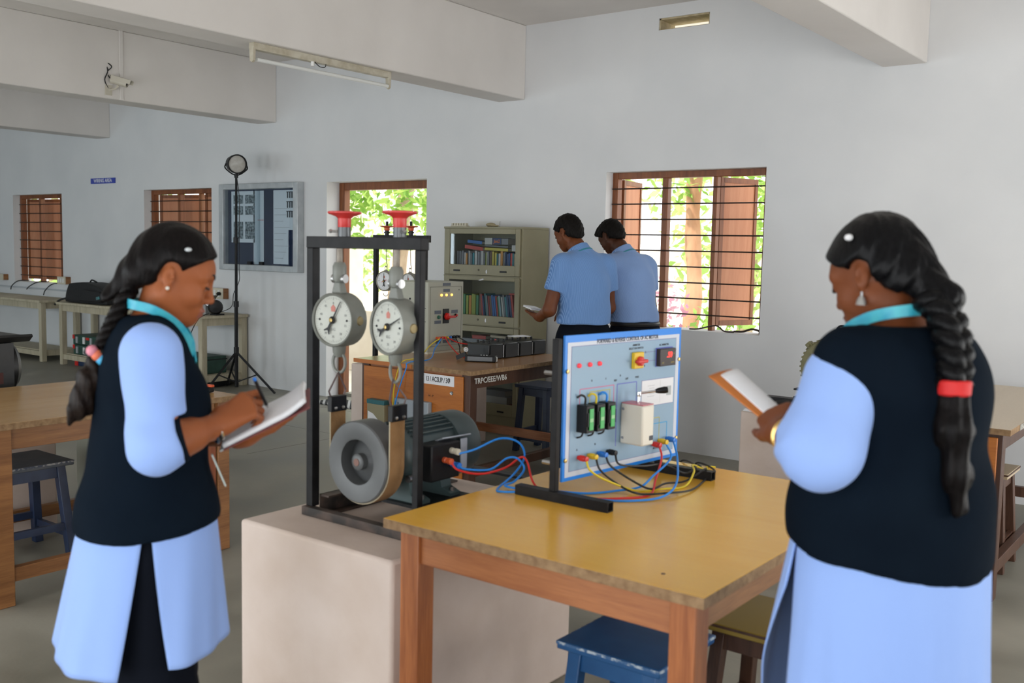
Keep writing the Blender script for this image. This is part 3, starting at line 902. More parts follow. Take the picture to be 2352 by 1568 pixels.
for z in (1.31, 0.90, 0.53, 0.15):
    MB().box(BX0+0.02, BX1-0.02, BY0+0.03, BY1-0.012, z, z+0.018).build('shelf', m_bookcase_in, bc)
    MB().box(BX0+0.004, BX1-0.004, BY0+0.002, BY0+0.03, z-0.002, z+0.012).build('door_rail', m_bookcase, bc)
for k, ((a, c), (g0, g1)) in enumerate(zip(SEC, GLZ)):
    d = MB()
    ya, yb = BY0-0.008, BY0+0.010
    gx0, gx1 = BX0+0.075, BX1-0.06
    d.box(BX0+0.015, gx0, ya, yb, a, c).box(gx1, BX1-0.015, ya, yb, a, c).box(gx0, gx1, ya, yb, a, g0).box(gx0, gx1, ya, yb, g1, c)
    do = d.build('glass_door', m_bookcase, bc, bevel=0.003)
    MB().box(gx0, gx1, BY0-0.001, BY0+0.002, g0, g1).build('pane', m_glass, do)
    for hx in (BX0+0.16, BX1-0.18): MB().box(hx-0.035, hx+0.035, ya-0.006, ya, a+0.028, a+0.042).build('handle_slot', m_dark, do, bevel=0.002)
    MB().lathe([(0.009, 0), (0.008, 0.005), (0, 0.005)], ((BX0+BX1)/2-0.02, ya, a+0.045), (0, -1, 0), 12).build('lock', m_bookcase_in, do)
    if k < 3: MB().prism([(0, 0), (0.012, 0.004), (0.010, 0.03), (0.003, 0.035), (-0.004, 0.02)], ((BX0+BX1)/2+0.06, ya-0.001, a+0.015+0.01*k), (1, 0, 0), (0, 0, 1), 0.001).build('paper_scrap', m_paper, do)
MB().prism([(0, 0), (0.02, -0.004), (0.06, 0.006), (0.055, 0.016), (0.03, 0.010)], (-5.33, BY0-0.009, 1.283), (1, 0, 0), (0, 0, 1), 0.001).build('paper_scrap', m_paper, bc)

BCOL = {'grey': (0.20, 0.21, 0.23), 'white': (0.52, 0.52, 0.50), 'orange': (0.55, 0.24, 0.04), 'navy': (0.02, 0.05, 0.15), 'teal': (0.03, 0.22, 0.26), 'blue': (0.03, 0.14, 0.42),
        'brown': (0.16, 0.09, 0.06), 'yellow': (0.52, 0.44, 0.06), 'red': (0.45, 0.05, 0.04), 'green': (0.05, 0.22, 0.10), 'lime': (0.30, 0.36, 0.05), 'cream': (0.48, 0.40, 0.28), 'dark green': (0.02, 0.09, 0.05), 'pale blue': (0.25, 0.38, 0.42)}
m_books = {k: M('book_'+k.replace(' ', '_'), v, 0.5) for k, v in BCOL.items()}
m_pages = M('book_pages', (0.55, 0.52, 0.44), 0.85)
ORD = ['first', 'second', 'third', 'fourth', 'fifth', 'sixth', 'seventh', 'eighth', 'ninth', 'tenth', 'eleventh', 'twelfth', 'thirteenth', 'fourteenth', 'fifteenth', 'sixteenth', 'seventeenth', 'eighteenth', 'nineteenth', 'twentieth']
ORD += ['twenty-'+o for o in ORD[:9]]+['thirtieth']+['thirty-'+o for o in ORD[:9]]


def book(c, ax, ay, az, t, d, h, colour, label, group):
    """spine faces -ay; t thick along ax, d deep along ay, h tall along az; c is the base centre of the spine"""
    r = thing('book', label, 'book', tuple(c), group=group)
    ax, ay, az = Vector(ax), Vector(ay), Vector(az)
    c = Vector(c)
    cv = MB()
    cv.obox(c+ay*0.001+az*h/2, ax, ay, az, t, 0.002, h)
    for s in (-1, 1): cv.obox(c+ax*s*(t/2-0.001)+ay*d/2+az*h/2, ax, ay, az, 0.002, d, h)
    cv.build('cover', m_books[colour], r)
    MB().obox(c+ay*(d/2+0.001)+az*h/2, ax, ay, az, t-0.0045, d-0.006, h-0.008).build('pages', m_pages, r)
    return r


def book_row(x0, x1, z, seq, hmin, hmax, tilt, y, where, group, rnd, tmin=0.012, tmax=0.026):
    x = x0
    n = 0
    while True:
        t = rnd.uniform(tmin, tmax)
        if x+t > x1: break
        colour = seq[n % len(seq)]
        h = rnd.uniform(hmin, hmax)
        a = tilt(x)
        ax, az = Vector((math.cos(a), 0, -math.sin(a))), Vector((math.sin(a), 0, math.cos(a)))
        lift = abs(math.sin(a))*t/2
        book((x+t/2/math.cos(a), y+rnd.uniform(0, 0.012), z+lift+0.001), ax, (0, 1, 0), az, t, 0.13, h, colour,
             f'{colour} book {"leaning" if abs(a) > 0.05 else "upright"} {where}, {ORD[n]} from the left', group)
        x += t/math.cos(a)+0.0012
        n += 1


rb = random.Random(5)
book_row(-5.645, -4.965, 1.328, ['grey', 'grey', 'white', 'grey', 'white', 'orange', 'grey', 'white', 'grey', 'teal', 'white', 'grey', 'grey', 'white', 'grey', 'lime', 'white', 'grey', 'brown', 'brown', 'yellow', 'yellow', 'teal', 'white', 'orange', 'grey', 'navy', 'navy', 'blue', 'red', 'teal', 'cream', 'red', 'orange', 'blue'],
         0.178, 0.203, lambda x: 0.0, 6.60, 'on the top bookcase shelf', 'books on the top bookcase shelf', rb)
book_row(-5.62, -5.36, 0.918, ['dark green', 'lime', 'green', 'lime', 'orange', 'lime', 'lime', 'green', 'brown'], 0.225, 0.25, lambda x: 0.0, 6.61, 'at the left of the second bookcase shelf', 'books on the second bookcase shelf', rb, 0.02, 0.03)
book_row(-5.352, -4.99, 0.918, ['red', 'navy', 'teal', 'grey', 'red', 'brown', 'blue', 'blue', 'red', 'green', 'pale blue', 'white', 'grey', 'teal', 'navy', 'navy'], 0.22, 0.25, lambda x: -0.12-0.12*(x+5.35), 6.61, 'at the right of the second bookcase shelf', 'books on the second bookcase shelf', rb, 0.014, 0.023)


def flat_book(x0, x1, z, t, colour, label, y=6.60, ang=0.0):
    az = Vector((math.sin(ang), 0, math.cos(ang)))
    ax = Vector((math.cos(ang), 0, -math.sin(ang)))
    L = x1-x0
    r = thing('book', label, 'book', ((x0+x1)/2, y+0.06, z), group='books laid flat on the rows')
    c = Vector(((x0+x1)/2, y+0.07, z+t/2+abs(math.sin(ang))*L/2))
    cv = MB()
    for s in (-1, 1): cv.obox(c+az*s*(t/2-0.001), ax, (0, 1, 0), az, L, 0.14, 0.002)
    cv.obox(c+Vector((0, -0.069, 0)), ax, (0, 1, 0), az, L, 0.002, t-0.004)
    cv.build('cover', m_books[colour], r)
    MB().obox(c+Vector((0, 0.001, 0)), ax, (0, 1, 0), az, L-0.006, 0.134, t-0.0045).build('pages', m_pages, r)
    return r


flat_book(-5.55, -5.35, 1.530, 0.03, 'red', 'red book laid flat on the top shelf row', ang=0.10)
flat_book(-5.52, -5.36, 1.585, 0.025, 'blue', 'blue book laid flat above the red one on the top shelf', ang=0.08)
flat_book(-5.33, -5.08, 1.530, 0.022, 'yellow', 'yellow book laid flat on the top shelf row', ang=0.03)
flat_book(-5.33, -5.08, 1.562, 0.010, 'grey', 'thin grey book laid flat on the yellow one', ang=0.03)
flat_book(-5.33, -5.25, 1.585, 0.055, 'white', 'white box-like book stacked at the middle of the top shelf')
jb = flat_book(-5.245, -5.155, 1.585, 0.055, 'navy', 'dark book with red lettering on the top shelf')
lettering('Java2', jb, (-5.20, 6.5985, 1.612), (1, 0, 0), (0, 0, 1), 0.04, M('orange_print', (0.7, 0.2, 0.05), 0.6), bold=0.0008, xs=0.8)
flat_book(-5.15, -5.08, 1.585, 0.05, 'grey', 'grey book at the right of the top shelf stack')
flat_book(-5.04, -4.97, 1.532, 0.05, 'white', 'white folded papers laid over books at the right of the top shelf')
flat_book(-5.06, -4.98, 1.17, 0.012, 'red', 'thin red book laid on the leaning books of the second shelf')
for k, (x0, x1, z, t, c) in enumerate([(-5.60, -5.45, 0.549, 0.07, 'white'), (-5.56, -5.42, 0.622, 0.06, 'pale blue'), (-5.44, -5.20, 0.549, 0.10, 'white'), (-5.18, -5.08, 0.549, 0.10, 'brown'), (-5.07, -4.98, 0.549, 0.10, 'green'), (-5.58, -5.30, 0.745, 0.03, 'grey'), (-5.45, -5.30, 0.778, 0.03, 'red'), (-5.25, -4.98, 0.76, 0.03, 'grey'), (-5.25, -4.98, 0.80, 0.02, 'cream')]):
    flat_book(x0, x1, z, t, c, f'{c} bundle of files on the third bookcase shelf, {ORD[k]} listed from the left')
for k, (x0, x1, z, t, c) in enumerate([(-5.56, -5.33, 0.169, 0.05, 'brown'), (-5.30, -5.02, 0.169, 0.07, 'red'), (-5.34, -5.06, 0.24, 0.06, 'white'), (-5.30, -5.08, 0.302, 0.05, 'grey'), (-5.6, -5.38, 0.22, 0.08, 'navy')]):
    flat_book(x0, x1, z, t, c, f'{c} stack of papers on the lowest bookcase shelf, {ORD[k]} listed from the left')
ts = thing('terminal_strip', 'cream porcelain terminal strip on top of the bookcase', 'terminal strip', (-5.62, 6.62, BH))
MB().box(-5.715, -5.535, 6.60, 6.64, BH, BH+0.012).build('strip_base', m_cream, ts)
for k in range(6): MB().box(-5.71+k*0.029, -5.69+k*0.029, 6.603, 6.637, BH+0.012, BH+0.032).build('terminal', m_cream, ts, bevel=0.003)
bg_ = MB()
bg_.ball((-5.30, 6.64, BH+0.018), 0.045, 14, (1, 0.8, 0.42)).ball((-5.25, 6.63, BH+0.010), 0.03, 10, (1.5, 0.8, 0.32))
tag(rebase(bg_.build('cloth_bundle', M('khaki_cloth', (0.36, 0.30, 0.18), 0.9, bump=0.4, bscale=40)), (-5.29, 6.64, BH)), 'small khaki cloth bundle on top of the bookcase', 'cloth')
tag(rebase(MB().prism([(0, 0), (0.28, 0), (0.285, 0.055), (0.0, 0.05)], (-5.71, 6.925, BH+0.005), (1, 0, 0), (0, 0, 1), 0.002).build('paper_sheet', M('faded_paper', (0.72, 0.72, 0.70), 0.8)), (-5.57, 6.925, BH)), 'faded white paper stuck to the wall above the bookcase', 'paper')


# ------------------------------------------------------------------ left background: benches, lamp stand, bag
def bench(label, x0, x1, y0, y1, z, shelf=0.13, end_leg=True):
    t = thing('workbench', label, 'bench', ((x0+x1)/2, (y0+y1)/2, 0), group='cream wooden workbenches along the wall')
    MB().box(x0-0.03, x1+0.03, y0-0.03, y1, z-0.03, z).build('benchtop', m_bench, t, bevel=0.004)
    for a in (x0, x1-0.065):
        for c in (y0, y1-0.065): MB().box(a, a+0.065, c, c+0.065, 0, z-0.03).build('leg', m_bench, t, bevel=0.003)
    for c in (y0+0.01, y1-0.05): MB().box(x0+0.065, x1-0.065, c, c+0.03, z-0.11, z-0.0305).build('apron', m_bench, t)
    for a in (x0+0.01, x1-0.05): MB().box(a, a+0.03, y0+0.065, y1-0.065, z-0.11, z-0.0305).build('apron', m_bench, t)
    for c in (y0+0.01, y1-0.05): MB().box(x0+0.065, x1-0.065, c, c+0.035, shelf-0.06, shelf).build('rail', m_bench, t)
    for a in (x0+0.01, x1-0.05): MB().box(a, a+0.035, y0+0.065, y1-0.065, shelf-0.06, shelf).build('rail', m_bench, t)
    MB().box(x0+0.02, x1-0.02, y0+0.05, y1-0.05, shelf, shelf+0.012).build('lower_shelf', m_bench, t)
    return t


bench('cream workbench at the far left under the window', -14.9, -12.33, 6.38, 6.90, 0.78)
bench('cream workbench carrying the black backpack', -11.97, -10.55, 6.42, 6.90, 0.78)
bench('cream workbench beside the lamp stand', -10.3, -8.90, 6.32, 6.90, 0.78)

ls = thing('lamp_stand', 'black tripod stand carrying a round floodlight', 'stand', (-8.56, 6.50, 0))
MB().cyl((-8.56, 6.5, 0.05), (-8.56, 6.5, 0.95), 0.019, n=12).build('lower_tube', m_blackp, ls)
MB().cyl((-8.56, 6.5, 0.95), (-8.555, 6.5, 1.6), 0.015, n=12).build('middle_tube', m_blackp, ls)
MB().cyl((-8.555, 6.5, 1.6), (-8.55, 6.5, 2.25), 0.012, n=12).build('upper_tube', m_blackp, ls)
for z in (0.44, 0.92, 1.58): MB().cyl((-8.56, 6.5, z-0.03), (-8.56, 6.5, z+0.03), 0.027, n=12).build('clamp_collar', m_dark, ls)
for a in (22, 152, 268):
    e = Vector((-8.56+0.47*math.cos(math.radians(a)), 6.5+0.40*math.sin(math.radians(a)), 0.012))
    s0 = Vector((-8.56, 6.5, 0.42))
    MB().beam(s0, e, 0.018, 0.018).build('tripod_leg', m_blackp, ls)
    MB().beam(s0.lerp(e, 0.55), (-8.56, 6.5, 0.10), 0.012, 0.012).build('brace', m_blackp, ls)
fl = thing('floodlight', 'round black floodlight head on the tripod stand', 'lamp', (-8.55, 6.5, 2.25))
d = Vector((0.93, -0.36, -0.08)).normalized()
c0 = Vector((-8.55, 6.5, 2.36))
MB().lathe([(0, -0.13), (0.05, -0.12), (0.085, -0.09), (0.095, -0.02), (0.10, 0.05), (0.09, 0.052), (0.085, 0.035)], c0, d, 24, cap=False).build('housing', m_blackp, fl)
MB().lathe([(0.086, 0.036), (0.05, 0.046), (0, 0.05)], c0, d, 24).build('front_lens', M('frosted_lens', (0.42, 0.40, 0.36), 0.35, col2=(0.52, 0.51, 0.48), scale=20), fl)
s_ = d.cross(Vector((0, 0, 1))).normalized()
MB().tube(catmull([c0+s_*0.105, c0+s_*0.11-Vector((0, 0, 0.05)), c0-Vector((0, 0, 0.115)), c0-s_*0.11-Vector((0, 0, 0.05)), c0-s_*0.105], 6), 0.007, 8).build('yoke', m_blackp, fl)
MB().cyl(c0-Vector((0, 0, 0.14)), c0-Vector((0, 0, 0.10)), 0.02, n=12).build('spigot', m_dark, fl)
wire('lamp_cable', 'thin black cable hanging from the floodlight down to the socket', [(-8.53, 6.49, 2.24), (-8.50, 6.5, 2.0), (-8.53, 6.52, 1.75), (-8.64, 6.6, 1.3), (-8.90, 6.8, 1.15), (-9.05, 6.84, 1.0), (-9.12, 6.86, 0.85), (-9.14, 6.70, 0.785)], 0.004, m_wblk, cat='cable')
wire('trailing_cable', 'thin black cable looping below the bench by the lamp stand', [(-9.31, 6.83, 0.985), (-9.33, 6.72, 0.86), (-9.45, 6.5, 0.787), (-9.42, 6.29, 0.783), (-9.4, 6.275, 0.70), (-9.15, 6.25, 0.58), (-9.02, 6.25, 0.42), (-8.98, 6.25, 0.32), (-9.05, 6.25, 0.40), (-9.02, 6.25, 0.55), (-8.88, 6.25, 0.74), (-8.88, 6.33, 0.79), (-8.92, 6.42, 0.80)], 0.005, m_wblk, cat='cable')
vm = thing('bench_motor', 'small black round motor on the bench behind the lamp stand', 'motor', (-8.99, 6.62, 0.78))
MB().lathe([(0.0, -0.07), (0.05, -0.07), (0.075, -0.045), (0.08, 0.02), (0.06, 0.06), (0, 0.065)], (-8.98, 6.55, 0.865), (0.8, -0.6, 0), 18).build('motor_body', m_dark, vm)
MB().lathe([(0.02, 0), (0.02, 0.012), (0.008, 0.012), (0, 0.014)], (-9.03, 6.49, 0.90), (0.6, -0.8, 0), 10).build('shaft_boss', m_steel, vm)
MB().box(-9.04, -8.92, 6.52, 6.62, 0.78, 0.795).build('foot_plate', m_dark, vm)
vv = thing('bench_clamp', 'grey metal clamp with a lamp socket on the bench by the lamp stand', 'clamp', (-9.14, 6.55, 0.78))
MB().leg((-9.14, 6.55, 0.78), (-9.14, 6.55, 0.89), 0.04, 0.05, 0.10, 0.09).build('clamp_body', m_galv, vv)
MB().box(-9.19, -9.08, 6.51, 6.60, 0.89, 0.91).build('clamp_jaw', m_dark, vv)
for k in range(3): MB().obox((-9.12+0.02*k, 6.58, 0.935+0.012*k), (1, 0.2, 0.5), (0, 1, 0), (-0.5, 0, 1), 0.12, 0.06, 0.008).build('fin', M('dull_zinc', (0.16, 0.15, 0.13), 0.6), vv)

bp_ = thing('backpack', 'black backpack lying on the cream workbench', 'bag', (-11.43, 6.62, 0.78))
m_bag = M('black_nylon', (0.008, 0.008, 0.009), 0.65, bump=0.3, bscale=60)
me_ = MB()
prof = [(-11.90, 0.02), (-11.88, 0.13), (-11.80, 0.235), (-11.62, 0.255), (-11.38, 0.26), (-11.16, 0.225), (-11.0, 0.16), (-10.95, 0.06), (-10.96, 0.0), (-11.88, 0.0)]
me_.prism([(p[0]+11.43, p[1]) for p in prof], (-11.43, 6.74, 0.782), (1, 0, 0), (0, 0, 1), 0.28)
me_.build('bag_body', m_bag, bp_, bevel=0.03, sub=1)
MB().prism([(-0.1, 0.03), (0.38, 0.03), (0.43, 0.09), (0.36, 0.16), (0.0, 0.17)], (-11.40, 6.47, 0.785), (1, 0, 0), (0, 0, 1), 0.05).build('front_pocket', m_bag, bp_, bevel=0.012)
MB().obox((-11.07, 6.418, 0.865), (1, 0, 0.2), (0, 1, 0), (-0.2, 0, 1), 0.075, 0.004, 0.035).build('badge', M('teal_badge', (0.02, 0.28, 0.28), 0.5, col2=(0.10, 0.12, 0.14), scale=30), bp_)
MB().tube(catmull([(-11.55, 6.6, 1.035), (-11.47, 6.58, 1.065), (-11.40, 6.6, 1.04)], 5), 0.01, 6).build('grab_handle', m_bag, bp_)
MB().tube(catmull([(-11.9, 6.5, 0.83), (-11.98, 6.44, 0.80), (-12.0, 6.38, 0.74)], 5), 0.012, 6).build('strap', m_bag, bp_)

m_crate = M('dark_green_box', (0.012, 0.05, 0.035), 0.5, col2=(0.02, 0.07, 0.05), scale=12)
for k, (x0, x1, y0, z0, lab) in enumerate([(-11.72, -11.02, 6.46, 0.145, 'green equipment box at the bottom on the bench shelf'), (-11.74, -11.04, 6.47, 0.267, 'green equipment box on top of another on the bench shelf')]):
    bx = thing('equipment_box', lab, 'box', ((x0+x1)/2, y0+0.15, z0), group='green equipment boxes')
    MB().box(x0, x1, y0, y0+0.32, z0, z0+0.12).build('box_body', m_crate, bx, bevel=0.008)
    for q in range(4):
        MB().box(x0+0.08+q*0.16, x0+0.12+q*0.16, y0-0.012, y0, z0+0.02, z0+0.10).build('white_mark', m_white if q % 2 else m_galv, bx)
    MB().box(x0-0.004, x0+0.04, y0-0.004, y0+0.06, z0+0.07, z0+0.118).build('red_corner', m_red, bx)
    MB().box(x0+0.30, x0+0.37, y0-0.004, y0, z0+0.07, z0+0.10).build('red_label', m_red, bx)
bx = thing('floor_box', 'dark blue equipment box with a red corner on the floor below the bench shelf', 'box', (-11.5, 6.62, 0))
MB().box(-11.75, -11.22, 6.50, 6.80, 0.0, 0.062).build('box_body', M('dark_blue_box', (0.01, 0.03, 0.09), 0.5), bx, bevel=0.006)
MB().box(-11.754, -11.68, 6.494, 6.56, 0.0, 0.058).build('red_corner', m_red, bx)
db = thing('dark_case', 'dark green case on the shelf of the bench by the lamp stand', 'case', (-9.2, 6.6, 0.142))
MB().box(-9.62, -9.02, 6.40, 6.72, 0.142, 0.33).build('case_body', m_crate, db, bevel=0.01)
MB().box(-9.625, -9.015, 6.395, 6.725, 0.29, 0.30).build('lid_seam', m_dark, db)
MB().tube(catmull([(-9.42, 6.40, 0.25), (-9.40, 6.37, 0.26), (-9.24, 6.37, 0.26), (-9.22, 6.40, 0.25)], 4), 0.008, 6).build('case_handle', m_dark, db)
fs = thing('floor_case', 'flat black case on the floor below the bench by the lamp stand', 'case', (-9.2, 6.6, 0))
MB().box(-9.62, -9.0, 6.45, 6.75, 0, 0.06).build('case_body', m_dark, fs, bevel=0.006)
MB().box(-9.35, -9.25, 6.443, 6.45, 0.02, 0.045).build('case_latch', m_steel, fs)

# ------------------------------------------------------------------ machines at the left edge
bm = thing('dark_motor', 'big black motor generator behind the left-hand table', 'motor', (-5.50, 2.40, 0.6475))
m_bm = M('black_enamel', (0.006, 0.007, 0.007), 0.45, col2=(0.014, 0.014, 0.014), scale=14)
MB().box(-5.80, -5.20, 2.05, 2.66, 0.6475, 0.70).build('base_frame', m_bm, bm)
MB().lathe([(0, -0.30), (0.12, -0.30), (0.15, -0.27), (0.15, 0.27), (0.12, 0.30), (0, 0.30)], (-5.48, 2.36, 0.855), (0, 1, 0), 28).build('stator', m_bm, bm)
MB().prism([(-0.16, 0.0), (0.17, 0.0), (0.21, 0.03), (0.20, 0.042), (0.15, 0.03), (-0.16, 0.03)], (-5.48, 2.68, 1.0), (1, 0, 0), (0, 0, 1), 0.62).build('top_cover', m_bm, bm)
MB().box(-5.335, -5.32, 2.12, 2.60, 0.68, 0.995).build('side_guard', m_bm, bm)
for k in range(8): MB().box(-5.322, -5.316, 2.20+k*0.045, 2.225+k*0.045, 0.78, 0.84).build('vent_slot', M('dull_red', (0.06, 0.012, 0.008), 0.6), bm)
cm = thing('cream_machine', 'cream enamelled machine housing under the left-hand table', 'machine', (-4.87, 2.93, 0))
m_cm = M('cream_green_enamel', (0.36, 0.38, 0.32), 0.35)
MB().prism([(0, 0.14), (0.46, 0.14), (0.46, 0.52), (0.40, 0.60), (0.30, 0.62), (0.05, 0.62), (0, 0.57)], (-5.08, 3.02, 0), (1, 0, 0), (0, 0, 1), 0.22).build('housing', m_cm, cm, bevel=0.015)
for k in range(3): MB().box(-4.93, -4.68, 2.792, 2.799, 0.26+k*0.08, 0.275+k*0.08).build('louvre', m_dark, cm)
for x in (-5.06, -4.66):
    MB().box(x, x+0.03, 2.82, 2.85, 0, 0.14).build('machine_foot', m_cm, cm)
    MB().box(x, x+0.03, 2.98, 3.01, 0, 0.14).build('machine_foot', m_cm, cm)
# ================================================================== brake test rigs
m_gcase = M('grey_green_enamel', (0.19, 0.20, 0.178), 0.4, col2=(0.24, 0.25, 0.225), scale=10, bump=0.05)
m_dial = M('dial_card', (0.50, 0.515, 0.455), 0.35, col2=(0.57, 0.585, 0.53), scale=10)
m_dialw = M('white_dial', (0.74, 0.74, 0.75), 0.35)
m_belt = M('canvas_belt', (0.27, 0.145, 0.055), 0.85, col2=(0.34, 0.19, 0.08), scale=16, bump=0.25, bscale=160)
m_belte = M('belt_edge', (0.42, 0.36, 0.25), 0.9)
m_pul = M('cast_grey', (0.095, 0.10, 0.102), 0.42, metal=0.2, col2=(0.12, 0.125, 0.127), scale=8)
m_motor = M('motor_teal_enamel', (0.045, 0.068, 0.07), 0.4, col2=(0.06, 0.085, 0.088), scale=9)


def spring_balance(label, c, R, depth, ang, needle, facing, dial, case, top_z, hook='clevis', red=False):
    """dial spring balance with its face towards -y, turned by ang; c is the centre of the face"""
    t = thing('spring_balance', label, 'gauge', (c[0], c[1], c[2]-R), group='dial spring balances')
    f = Vector((math.sin(ang), -math.cos(ang), 0))
    rx = Vector((math.cos(ang), math.sin(ang), 0))
    uz = Vector((0, 0, 1))
    c = Vector(c)
    MB().lathe([(R*0.90, 0.0), (R*0.97, 0.004), (R, 0.0), (R, -depth), (R*0.94, -depth-0.006), (0, -depth-0.006)], c, f, 40, cap=False).build('case', case, t)
    di = MB().lathe([(R*0.92, -0.004), (0, -0.004)], c, f, 40, cap=False).build('dial', dial, t)
    tk = MB()
    for k in range(60):
        a = 2*math.pi*k/60
        e = rx*math.sin(a)+uz*math.cos(a)
        L = 0.11 if k % 5 == 0 else 0.06
        tk.obox(c+f*(-0.0034)+e*R*(0.84-L/2), e, e.cross(f), f, R*L, R*(0.018 if k % 5 == 0 else 0.008), 0.0006)
    tag(tk.build('dial_ticks', M('grey_ink', (0.36, 0.37, 0.36), 0.7), di, smooth=0), None, None, None, 'stuff')
    for k in range(10):
        a = 2*math.pi*k/10
        e = rx*math.sin(a)+uz*math.cos(a)
        lettering(str(k*(5 if not red else 1)), di, c+f*(-0.0034)+e*R*0.62, rx, uz, R*0.13, M_INK, name='numeral')
    lettering('KG', di, c+f*(-0.0034)-uz*R*0.35, rx, uz, R*0.16, M_INK, name='unit_mark')
    for s in (-1, 1): MB().lathe([(R*0.045, 0), (R*0.03, 0.003), (0, 0.003)], c-f*0.0038+rx*s*R*0.66, f, 10).build('dial_screw', m_dark, di)
    MB().prism([(-0.09*R, -0.11*R), (0.09*R, -0.11*R), (0.11*R, 0.05*R), (0, 0.15*R), (-0.11*R, 0.05*R)], c-f*0.0034+uz*R*0.42, rx, uz, 0.0004).build('maker_emblem', M('faded_red_print', (0.60, 0.22, 0.18), 0.7), di)
    e = rx*math.sin(needle)+uz*math.cos(needle)
    w = e.cross(f)
    nd = MB().prism([(-R*0.012, R*0.8), (-R*0.03, 0.1*R), (-R*0.05, -R*0.35), (-R*0.16, -R*0.52), (-R*0.13, -R*0.55), (0, -R*0.44), (R*0.13, -R*0.55), (R*0.16, -R*0.52), (R*0.05, -R*0.35), (R*0.03, 0.1*R), (R*0.012, R*0.8)],
                    c+f*0.001, w, e, 0.0015).build('needle', m_dark, t)
    MB().lathe([(R*0.14, 0), (R*0.13, 0.003), (R*0.09, 0.004), (R*0.08, 0.007), (0, 0.008)], c+f*0.001, f, 16).build('needle_hub', [m_dark], t)
    MB().lathe([(R*0.075, 0), (0, 0.002)], c+f*0.009, f, 12).build('hub_cap', m_brass, t)
    if red:
        sw = MB()
        sw.prism([(-R*0.4, -R*0.12), (-R*0.2, -R*0.10), (0, 0), (-R*0.22, -R*0.05)], c+f*0.001, rx, uz, 0.001)
        sw.prism([(R*0.4, R*0.16), (R*0.2, R*0.13), (0, 0), (R*0.22, R*0.07)], c+f*0.001, rx, uz, 0.001)
        sw.build('red_hand', m_red, t)
    mid = c-f*depth/2
    if hook == 'clevis':
        MB().leg(mid+uz*R*0.97, mid+uz*(R+0.035), 0.045, 0.03, 0.026, 0.022).build('neck', case, t, bevel=0.004)
        MB().cyl(mid+uz*(R+0.045)-rx*0.026, mid+uz*(R+0.045)+rx*0.026, 0.014, n=14).build('clevis_pin', m_steel, t)
        MB().lathe([(0.018, 0), (0.022, 0.01), (0.022, 0.05), (0.016, 0.062), (0.012, 0.062)], mid+uz*(R+0.035), uz, 16).build('clevis', case, t, bevel=0)
        MB().cyl(mid+uz*(R+0.09), Vector((mid.x, mid.y, top_z)), 0.0105, n=12).build('threaded_rod', M('rusty_rod', (0.20, 0.17, 0.14), 0.5, metal=0.5, col2=(0.30, 0.27, 0.23), scale=40), t)
        MB().lathe([(0.022, 0), (0.02, -0.022), (0.012, -0.036), (0, -0.036)], mid-uz*R*0.98, uz, 14).build('bottom_boss', case, t)
        q = [mid-uz*(R+0.052)+rx*0.026*math.cos(a)*1.0+uz*0.033*math.sin(a) for a in np.linspace(0, 2*math.pi, 20)[:-1]]
        MB().tube(q, 0.0052, 8, closed=True).build('ring', case, t)
        MB().lathe([(R*0.18, 0), (R*0.15, 0.004), (0, 0.005)], mid+rx*R*0.99, rx, 12).build('side_cap', M('dull_brass', (0.30, 0.24, 0.12), 0.5, metal=0.5), t)
    else:
        q = [mid+uz*(R+0.024)+rx*0.012*math.cos(a)+uz*0.016*math.sin(a) for a in np.linspace(0, 2*math.pi, 18)[:-1]]
        MB().leg(mid+uz*R*0.95, mid+uz*(R+0.012), 0.04, 0.02, 0.012, 0.012).build('neck', case, t)
        MB().tube(q, 0.0028, 6, closed=True).build('ring', m_steel, t)
        h = mid+uz*(R+0.036)
        MB().tube(catmull([h+rx*(-0.008), h+rx*0.008-uz*0.004, h+rx*0.012+uz*0.012, h+rx*0.004+uz*0.04, Vector((mid.x, mid.y, top_z))], 6), 0.003, 6).build('s_hook', M('dark_steel', (0.12, 0.11, 0.10), 0.4, metal=0.8), t)
        q = [mid-uz*(R+0.018)+rx*0.022*math.cos(a)+uz*0.022*math.sin(a) for a in np.linspace(math.pi, 2*math.pi, 12)]
        MB().tube(q, 0.003, 6).build('bottom_hook', m_steel, t)
    return t


M_INK = M('dial_ink', (0.34, 0.35, 0.34), 0.7)


def handwheel(root, x, y, zb, R, mat, tall):
    hw = MB().lathe([(0.02, 0), (0.021, 0.002), (0.021, tall*0.55), (0.028, tall*0.68), (R*0.92, tall*0.82), (R, tall*0.88), (R, tall*0.96), (R*0.93, tall), (R*0.5, tall*0.985), (0.012, tall), (0, tall)], (x, y, zb), (0, 0, 1), 28).build('handwheel', mat, root)
    return hw


fr_ = thing('brake_test_rig', 'black steel brake test frame with two red handwheels on the foreground pedestal', 'test rig', (-2.27, 2.5, 0.6475))
zb, zt = 0.6475, 1.5785
for x0, x1, d in ((-2.532, -2.501, 0.031), (-2.049, -2.025, 0.024)):
    MB().box(x0, x1, 2.204, 2.204+d, zb+0.03, zt-0.038).build('post', m_blackp, fr_, bevel=0.002)
MB().box(-2.532, -2.023, 2.202, 2.240, zt-0.038, zt).build('top_bar', m_blackp, fr_, bevel=0.002)
MB().box(-2.537, -2.02, 2.188, 2.220, zb+0.001, zb+0.030).build('front_rail', m_rust, fr_, bevel=0.002)
for x0 in (-2.500, -2.085):
    MB().box(x0, x0+0.006, 2.235, 2.90, zb+0.001, zb+0.068).box(x0, x0+0.045, 2.235, 2.90, zb+0.062, zb+0.068).box(x0, x0+0.045, 2.235, 2.90, zb+0.001, zb+0.007).build('channel_rail', m_rust, fr_)
MB().box(-2.50, -2.04, 2.86, 2.90, zb+0.069, zb+0.078).build('cross_plate', m_blackp, fr_)
